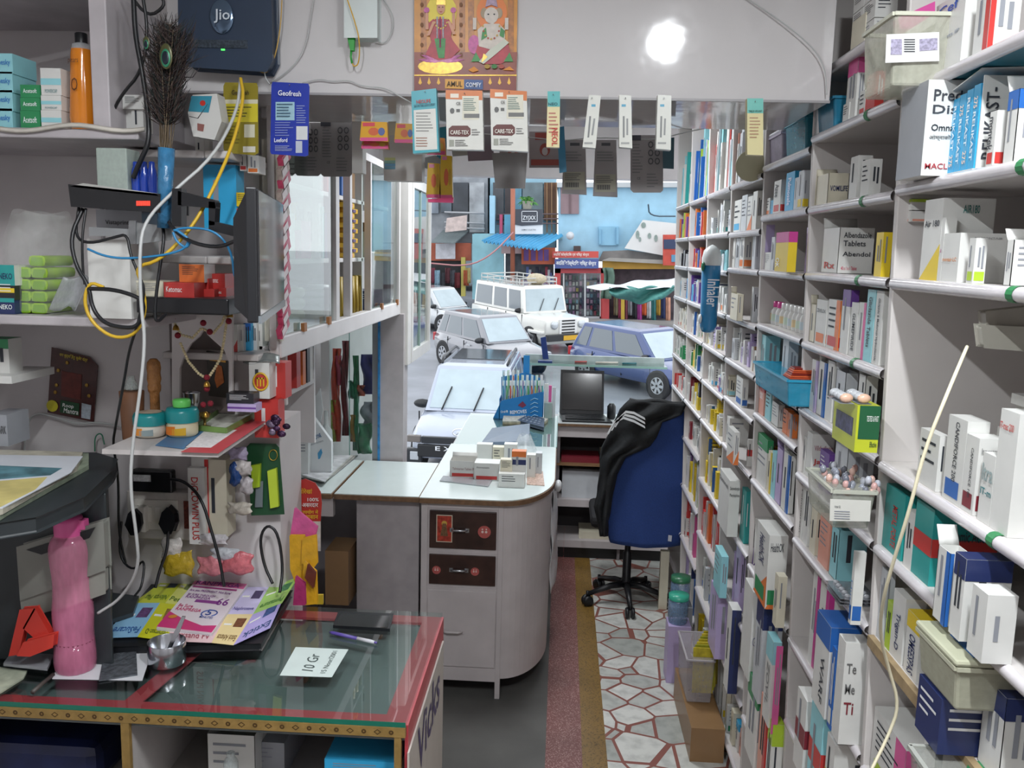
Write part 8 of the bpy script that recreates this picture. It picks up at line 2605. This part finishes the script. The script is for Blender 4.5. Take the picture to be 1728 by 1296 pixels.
R4 = lambda x0, y0, x1, y1: [(x0, y1), (x1, y1), (x1, y0), (x0, y0)]
BLUE = '#9cc6dc'
b = bld('pale_blue_house', 'pale blue rendered house above the cosmetics shop', 1040)
part(b, R4(942, 312, 1230, 439), YB_, 6, BLUE, 'wall')
part(b, R4(940, 308, 1230, 316), YB_ - .3, 6.5, '#b4b8ba', 'roof_edge')
part(b, R4(1010, 382, 1044, 414), YB_ - .15, .15, '#86b6d0', 'blocked_window')
part(b, R4(1011, 386, 1014, 412), YB_ - .3, .15, '#7aaac6', 'window_jamb')
part(b, R4(1040, 384, 1044, 412), YB_ - .3, .15, '#7aaac6', 'window_jamb')
part(b, R4(946, 310, 977, 361), YB_ - .1, .1, '#8a7478', 'shutter')
part(b, R4(961, 312, 963, 361), YB_ - .16, .06, '#6a5458', 'shutter_post')
b2 = bld('balcony_house', 'house with a wooden shuttered balcony over a black and white sign', 880)
part(b2, R4(827, 255, 938, 417), YB_ + .6, 5, '#8fb6c8', 'wall')
for k, (x0, x1, c_) in enumerate(((832, 850, '#4a4c50'), (852, 868, '#3c3436'), (868, 880, '#5f8ea4'), (882, 916, '#6a7a80'), (918, 940, '#6a4a34'))):
    part(b2, R4(x0, 308, x1, 372), YB_ + .4, .2, c_, 'shutter', var=.3)
for x in (922, 930, 938):
    part(b2, R4(x, 308, x + 2, 392), YB_ + .3, .1, '#8a6a4a', 'wooden_post')
rl = MB()
for y in (362, 370, 378):
    rl.tube([PY(838, y, YB_), PY(942, y - 1, YB_)], .03, M('#6a5a5c', .5), 5)
rl.build('railing', b2)
part(b2, R4(826, 395, 835, 330), YB_ - .2, .5, '#9cc6dc', 'pilaster')
part(b2, R4(843, 362, 848, 395), YB_ - .2, .3, '#b04a6a', 'painted_post')
part(b2, R4(851, 362, 862, 395), YB_ - .2, .3, '#5a9ab4', 'painted_post')
b3 = bld('grey_house', 'run-down grey house with metal sheets and a small awning', 760)
part(b3, R4(560, 250, 823, 409), YB_ + .5, 5, '#8d9298', 'wall', var=.3)
for x0, x1, y0, y1, c_ in ((720, 740, 310, 360, '#7a8490'), (744, 762, 312, 358, '#55606a'), (764, 790, 308, 358, '#3c4046'), (792, 817, 308, 392, '#a4a8ac'), (760, 790, 358, 392, '#5a5c60')):
    part(b3, R4(x0, y0, x1, y1), YB_ + .3, .2, c_, 'metal_sheet', var=.4)
rl = MB()
for y in (358, 375, 384):
    rl.tube([PY(750, y, YB_), PY(818, y + 2, YB_)], .04, M('#a4a6aa', .4), 5)
rl.build('railing', b3)
aw = MB()
aw.hexa([PY(728, 410, YB_ - 1.2), PY(768, 411, YB_ - 1.2), PY(792, 390, YB_ + .4), PY(748, 390, YB_ + .4), PY(728, 408, YB_ - 1.2), PY(768, 409, YB_ - 1.2), PY(792, 388, YB_ + .4), PY(748, 388, YB_ + .4)], M('#6a7476', .6, var=.2))
aw.build('awning', b3)
sh1 = bld('garment_shop', 'dark open-fronted garment shop under the small grey awning', 755, YB_ - .2)
part(sh1, R4(722, 410, 795, 440), YB_ - .2, .2, '#a4543c', 'wooden_board', var=.3)
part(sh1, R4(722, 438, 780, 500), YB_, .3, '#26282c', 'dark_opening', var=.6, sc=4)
part(sh1, R4(735, 411, 768, 437), YB_ - .5, .1, '#c2c2c8', 'white_sign', var=.2, sc=6)
part(sh1, [(751, 392), (787, 388), (788, 363), (754, 368)], YB_ - .9, .1, '#c4b3ae', 'tilted_sign', var=.25, sc=6)
part(sh1, R4(778, 434, 785, 500), YB_ - .4, .3, '#b8ae5a', 'yellow_post')
for k, (x, c_) in enumerate(((730, '#7a3a4a'), (738, '#8fb0c4'), (747, '#3a3c42'), (756, '#5a3038'), (764, '#4a4c54'), (772, '#6a2a30'), (790, '#b0a068'), (787, '#b05a3a'))):
    mb = MB()
    mb.grid(4, 4, lambda u, v: PY(x - 4 + 8 * u, 452 + 26 * v + (k % 3) * 4, YB_ - .5) + Vector((0, .1 * math.sin(u * 9), 0)), M(c_, .8, var=.3), True)
    mb.build('hanging_garment', label=f'{["maroon", "pale blue", "charcoal", "wine red", "grey", "dark red", "khaki", "rust"][k]} garment hanging in the dark shop front across the road', cat='garment', group=None, solid=.05)
bw_ = bld('blue_side_building', 'pale blue low building between the two shops across the road', 822, YB_ - .3)
part(bw_, R4(797, 395, 850, 505), YB_ - .3, .3, '#8fc0cc', 'wall', var=.2)
part(bw_, [(800, 394), (949, 396), (949, 404), (800, 408)], YB_ - .2, .3, '#8fc0cc', 'lintel')
sg = MB()
TL, TR, BR, BL_ = PY(838, 396, YB_ - .3), PY(950, 397, YB_ - .3), PY(908, 421, YB_ - 2.2), PY(813, 407, YB_ - 2.2)
n = 44


def corr(u, v):
    p = BL_.lerp(BR, u).lerp(TL.lerp(TR, u), v)
    return p + Vector((0, 0, .05 * math.sin(u * n * 3.14 / 1.5)))


sg.grid(n * 2, 2, corr, M('#4a9cc8', .4, var=.12, sc=2), False)
sg.build('blue_corrugated_awning', label='bright blue corrugated awning below the black and white sign', cat='awning', solid=.04)
zs_ = thing('shop_sign', 'black and white shop sign board with boxed white lettering', 'sign', PY(892, 395, YB_ - .8))
part(zs_, R4(869, 353, 916, 395), YB_ - .8, .12, '#dcdee0', 'board', var=.03)
part(zs_, [(869, 379), (880, 381), (916, 379), (916, 353), (869, 353)], YB_ - .84, .04, '#43464e', 'dark_half', var=.03)
mb = MB()
ptext(mb, 'ZY|XX', 882, 373, 904, 373, 9, YB_ - .86, M('#e2e4e6', .5, var=0))
for q in ((880, 356, 907, 357), (880, 373.5, 907, 374.5), (880, 356, 881, 374), (906, 356, 907, 374)):
    slab(mb, R4(*q), YB_ - .86, .02, M('#e2e4e6', .5, var=0))
ptext(mb, 'GARMENT COLLECTION', 880, 389, 904, 389, 2.5, YB_ - .85, M('#5a5c60', .5, var=0))
mb.build('lettering', zs_)
pl_ = thing('balcony_plant', 'green leafy potted plant on top of the black and white sign', 'plant', PY(890, 353, YB_ - .6))
MB().lathe(PY(890, 353, YB_ - .6), [(.16, 0), (.22, .3), (.2, .3)], M('#8a8a80', .6), 12).build('pot', pl_)
mb = MB()
rr = random.Random(2)
for i in range(70):
    a, e = rr.uniform(0, 6.28), rr.uniform(.2, .6)
    c = PY(890, 346, YB_ - .6)
    tip = c + Vector((math.cos(a) * e * .8, math.sin(a) * e * .6, rr.uniform(-.05, .35)))
    m_ = c.lerp(tip, .6) + Vector((0, 0, .12))
    mb.add([c, m_ + Vector((.05, 0, 0)), tip, m_ - Vector((.05, 0, 0))], [(0, 1, 2, 3)], M(rr.choice(['#4a8a3a', '#6aa04a', '#3a7a3a']), .6), False)
mb.build('leaves', pl_)
pp = MB().tube([PY(865.5, 318, YB_ - 1.5), PY(865, 470, YB_ - 1.5)], .09, M('#a0604a', .5), 10)
pp.build('street_pole', label='rust coloured pole in front of the blue awning', cat='pole')
s2 = bld('clothes_shop', 'clothes shop under the blue awning with an orange and purple banner', 905, YB_)
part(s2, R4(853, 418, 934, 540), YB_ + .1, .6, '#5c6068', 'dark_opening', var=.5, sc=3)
part(s2, R4(880, 418, 937, 446), YB_ - .5, .15, '#b85a3c', 'orange_banner', var=.2)
for x in (884, 896, 908, 918):
    part(s2, R4(x, 421, x + 8, 440), YB_ - .52, .02, '#6a4a8c', 'purple_figure_print', var=.3)
part(s2, R4(846, 408, 880, 428), YB_ - .4, .3, '#c2a8a8', 'pink_wall')
rr = random.Random(9)
for k in range(12):
    x = 890 + 4 * k
    c_ = rr.choice(['#3a4a8a', '#2c3040', '#8a3a4a', '#5a6a9a', '#b9bcc4', '#4a3a5a'])
    mb = MB()
    mb.grid(3, 4, lambda u, v: PY(x - 2 + 4 * u, 450 + 30 * v + (k % 4) * 5, YB_ - .3) + Vector((0, .06 * math.sin(u * 9), 0)), M(c_, .8, var=.2), True)
    mb.build('hanging_garment', label='small dark or blue garment on the rail under the orange banner', cat='garment', group='garments under the orange banner', solid=.05)
s3 = bld('cosmetics_shop', 'small cosmetics shop with red posts and glass doors under the red sign', 975, YB_ - .5)
part(s3, R4(937, 453, 1018, 545), YB_ + .1, 1.5, '#8c7f8c', 'interior_back', var=.5, sc=5)
for q in ((936, 453, 946, 540), (1014, 453, 1022, 540)):
    part(s3, R4(*q), YB_ - .6, .5, '#c04a4c', 'red_post')
part(s3, R4(936, 452, 1020, 461), YB_ - .6, .4, '#b5484e', 'red_header')
for x in (950, 986, 1012):
    part(s3, R4(x, 461, x + 2.5, 538), YB_ - .5, .1, '#cfd2d4', 'door_frame')
part(s3, R4(946, 534, 1014, 540), YB_ - .5, .1, '#b9bcc0', 'door_sill')
rr = random.Random(12)
k = 0
for row in range(7):
    for x in range(954, 1012, 6):
        if abs(x - 986) < 4:
            continue
        c_ = rr.choice(['#d9a0b0', '#c9485a', '#e0d0c0', '#7aa0b0', '#d8b04a', '#c98ab0', '#5a7a6a', '#e8e0dc', '#8a4a6a', '#3a4a5a'])
        p, q = PY(x, 532 - row * 10, YB_ - .1), PY(x + rr.uniform(3, 5), 532 - row * 10 - rr.uniform(5, 8), YB_ - .1)
        MB().box(p.x, q.x, YB_ - .12, YB_ + .05, p.z, q.z, M(c_, .5)).build('shop_product', label='small colourful cosmetic packet on the shelves behind the shop glass', cat='packet', group='packets on the cosmetics shop shelves')
        k += 1
part(s3, R4(946, 461, 1013, 534), YB_ - .45, .04, '', 'glass_door', m=glassm('shop_glass', '#e6eef0', .04, .05))
sr = thing('hindi_sign', 'long red shop sign with white letters above a blue one', 'sign', PY(970, 436, YB_ - .8))
part(sr, R4(932, 424, 1010, 435), YB_ - .8, .12, '#c04c44', 'board', var=.05)
mb = MB()
ptext(mb, 'अदिति कॉस्मेटिक एवं गिफ्ट सेन्टर', 934, 433, 994, 433.5, 7, YB_ - .83, M('#e8dcd6', .5, var=0))
mb.build('lettering', sr)
sr = thing('hindi_sign', 'blue shop sign with bold white letters under the red one', 'sign', PY(970, 453, YB_ - .8))
part(sr, R4(936, 437, 1010, 453), YB_ - .8, .12, '#4a5a94', 'board', var=.08)
mb = MB()
ptext(mb, 'अदिति कॉस्मेटिक गिफ्ट सेन्टर', 938, 449, 1006, 450, 10, YB_ - .83, M('#e2e4ea', .5, var=0), 2)
mb.build('lettering', sr)
s4 = bld('open_clothes_stall', 'clothes stall with a yellow fascia, rubble roof and tarpaulin', 1080, YB_)
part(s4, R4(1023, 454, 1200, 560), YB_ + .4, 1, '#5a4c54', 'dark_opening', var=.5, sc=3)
part(s4, R4(1017, 440, 1200, 454), YB_ - .6, .3, '#c2963c', 'yellow_fascia', var=.15)
part(s4, [(1010, 441), (1018, 424), (1060, 422), (1120, 430), (1200, 436), (1200, 442)], YB_ - .3, 2, '#7a7674', 'rubble_roof', var=.5, sc=1.5)
part(s4, [(1016, 440), (1130, 446), (1200, 446), (1200, 442), (1030, 435)], YB_ - 1.0, .9, '#9a9690', 'tin_edge')
part(s4, R4(1016, 484, 1028, 545), YB_ - .8, .4, '#c04a4c', 'red_post')
part(s4, R4(1048, 500, 1054, 542), YB_ - .7, .2, '#c2a43c', 'yellow_cloth')
CL = [('khaki', '#8a8468'), ('pink', '#c05a7a'), ('wine', '#7a3a4a'), ('grey', '#8a8c92'), ('black', '#2f3036'), ('magenta', '#b04a9a'), ('orange', '#d9683c'), ('white', '#c9c9cc'), ('teal', '#3a7a7c'), ('mustard', '#b8923c'), ('navy', '#34406a'), ('peach', '#d8a088')]
for k, (nm, c_) in enumerate(CL):
    x = 1040 + 8 * k
    mb = MB()
    mb.grid(4, 6, lambda u, v: PY(x - 3.5 + 6.5 * u, 492 + 40 * v + (k % 3) * 5, YB_ - .5) + Vector((0, .12 * math.sin(u * 8), 0)), M(c_, .8, var=.25, sc=4), True)
    mb.build('hanging_garment', label=f'{nm} garment hanging on the stall under the tarpaulin', cat='garment', solid=.06)
gp = MB()
gp.grid(5, 8, lambda u, v: PY(1018 + 15 * u + 3 * math.sin(v * 5), 452 + 52 * v, YB_ - 1.2) + Vector((0, .25 * math.sin(u * 6), 0)), M('#5f7a6c', .7, var=.3, sc=3), True)
gp.build('green_sheet', label='rolled green sheet hanging beside the yellow fascia', cat='sheet', solid=.08)
tp = MB()
tp.grid(24, 6, lambda u, v: PY(990 + 150 * u, (483 - 14 * u) + v * (4 + 14 * u) + 1 * math.sin(u * 21 + v * 4), YB_ - 4 - 2.0 * v) + Vector((0, 0, .04 * math.sin(u * 13 + v * 3))), M('#dde0e2', .5, var=.2, sc=1.2), True)
tp.build('white_tarpaulin', label='white tarpaulin awning stretched over the clothes stall', cat='tarpaulin', solid=.015)
tp = MB()
tp.grid(20, 5, lambda u, v: PY(1028 + 110 * u, 486 - 2 * u + v * 26 * math.sin(.3 + u * 2.6) + 2 * math.sin(u * 17), YB_ - 5.8 + .3 * math.sin(v * 5 + u * 9)), M('#4f8f88', .6, var=.4, sc=1.5), True)
tp.build('green_netting', label='green netting bundled below the white tarpaulin', cat='netting', solid=.05)
bg_ = thing('tilted_billboard', 'large white billboard tilted on the stall roof with faded marks', 'billboard', PY(1100, 425, YB_ - .8))
part(bg_, [(1054, 419), (1085, 371), (1150, 378), (1150, 432), (1119, 431)], YB_ - .8, .15, '#d8d8d6', 'board', var=.08, sc=1)
mb = MB()
for q in ((1076, 396, 3, 7), (1086, 380, 4, 5), (1096, 398, 3, 5), (1107, 402, 3, 6), (1080, 404, 2, 4)):
    slab(mb, ell(q[0], q[1], q[2], q[3], 10), YB_ - .83, .02, M('#8a9a94', .5, var=.3, sc=6))
mb.build('print', bg_)
rb = thing('red_poster_stack', 'red advertising panel at the edge of the wall shelving view', 'poster', PY(1127, 450, YB_ - 1.4))
part(rb, R4(1119, 396, 1150, 448), YB_ - 1.4, .1, '#c04a3c', 'board', var=.25, sc=3)
part(rb, R4(1120, 404, 1150, 420), YB_ - 1.44, .04, '#2f3a5a', 'dark_band')
part(rb, R4(1133, 430, 1150, 442), YB_ - 1.44, .04, '#5a8aa8', 'blue_band')
part(b, R4(968, 415, 980, 424), YB_ - .4, .3, '#4a3c3c', 'meter_box')
ssl = MB().lathe(PY(962, 398, YB_ - .3), [(.08, 0), (.16, -.3), (.001, -.31)], M('#c9ccd0', .3), 12, 'y')
ssl.build('wall_floodlight', label='small round floodlight fixed to the pale blue house wall', cat='lamp')
for k, (lab, pts) in enumerate([('pink cable sagging across the blue side wall', [(725, 444, 33), (790, 450, 33), (830, 430, 33), (866, 392, 34)]), ('black service wire at the top of the pale blue house', [(1094, 345, 35), (1096, 365, 35.5), (1140, 365, 35.5)])]):
    mb = MB().tube([PY(*p) for p in pts], .03, M('#b07a7c' if k == 0 else '#4a5a66', .5), 5, smooth=2)
    mb.build('service_wire', label=lab, cat='wire')
# skyline behind
b5 = bld('far_block', 'pale concrete block rising beyond the pale blue house', 1010, 46)
part(b5, R4(560, 330, 830, 480), 46, 5, '#9aa4ac', 'wall')
part(b5, R4(560, 322, 830, 332), 45.8, 5.4, '#85898c', 'roof_slab')
for k, x in enumerate((1035, 1058)):
    pass
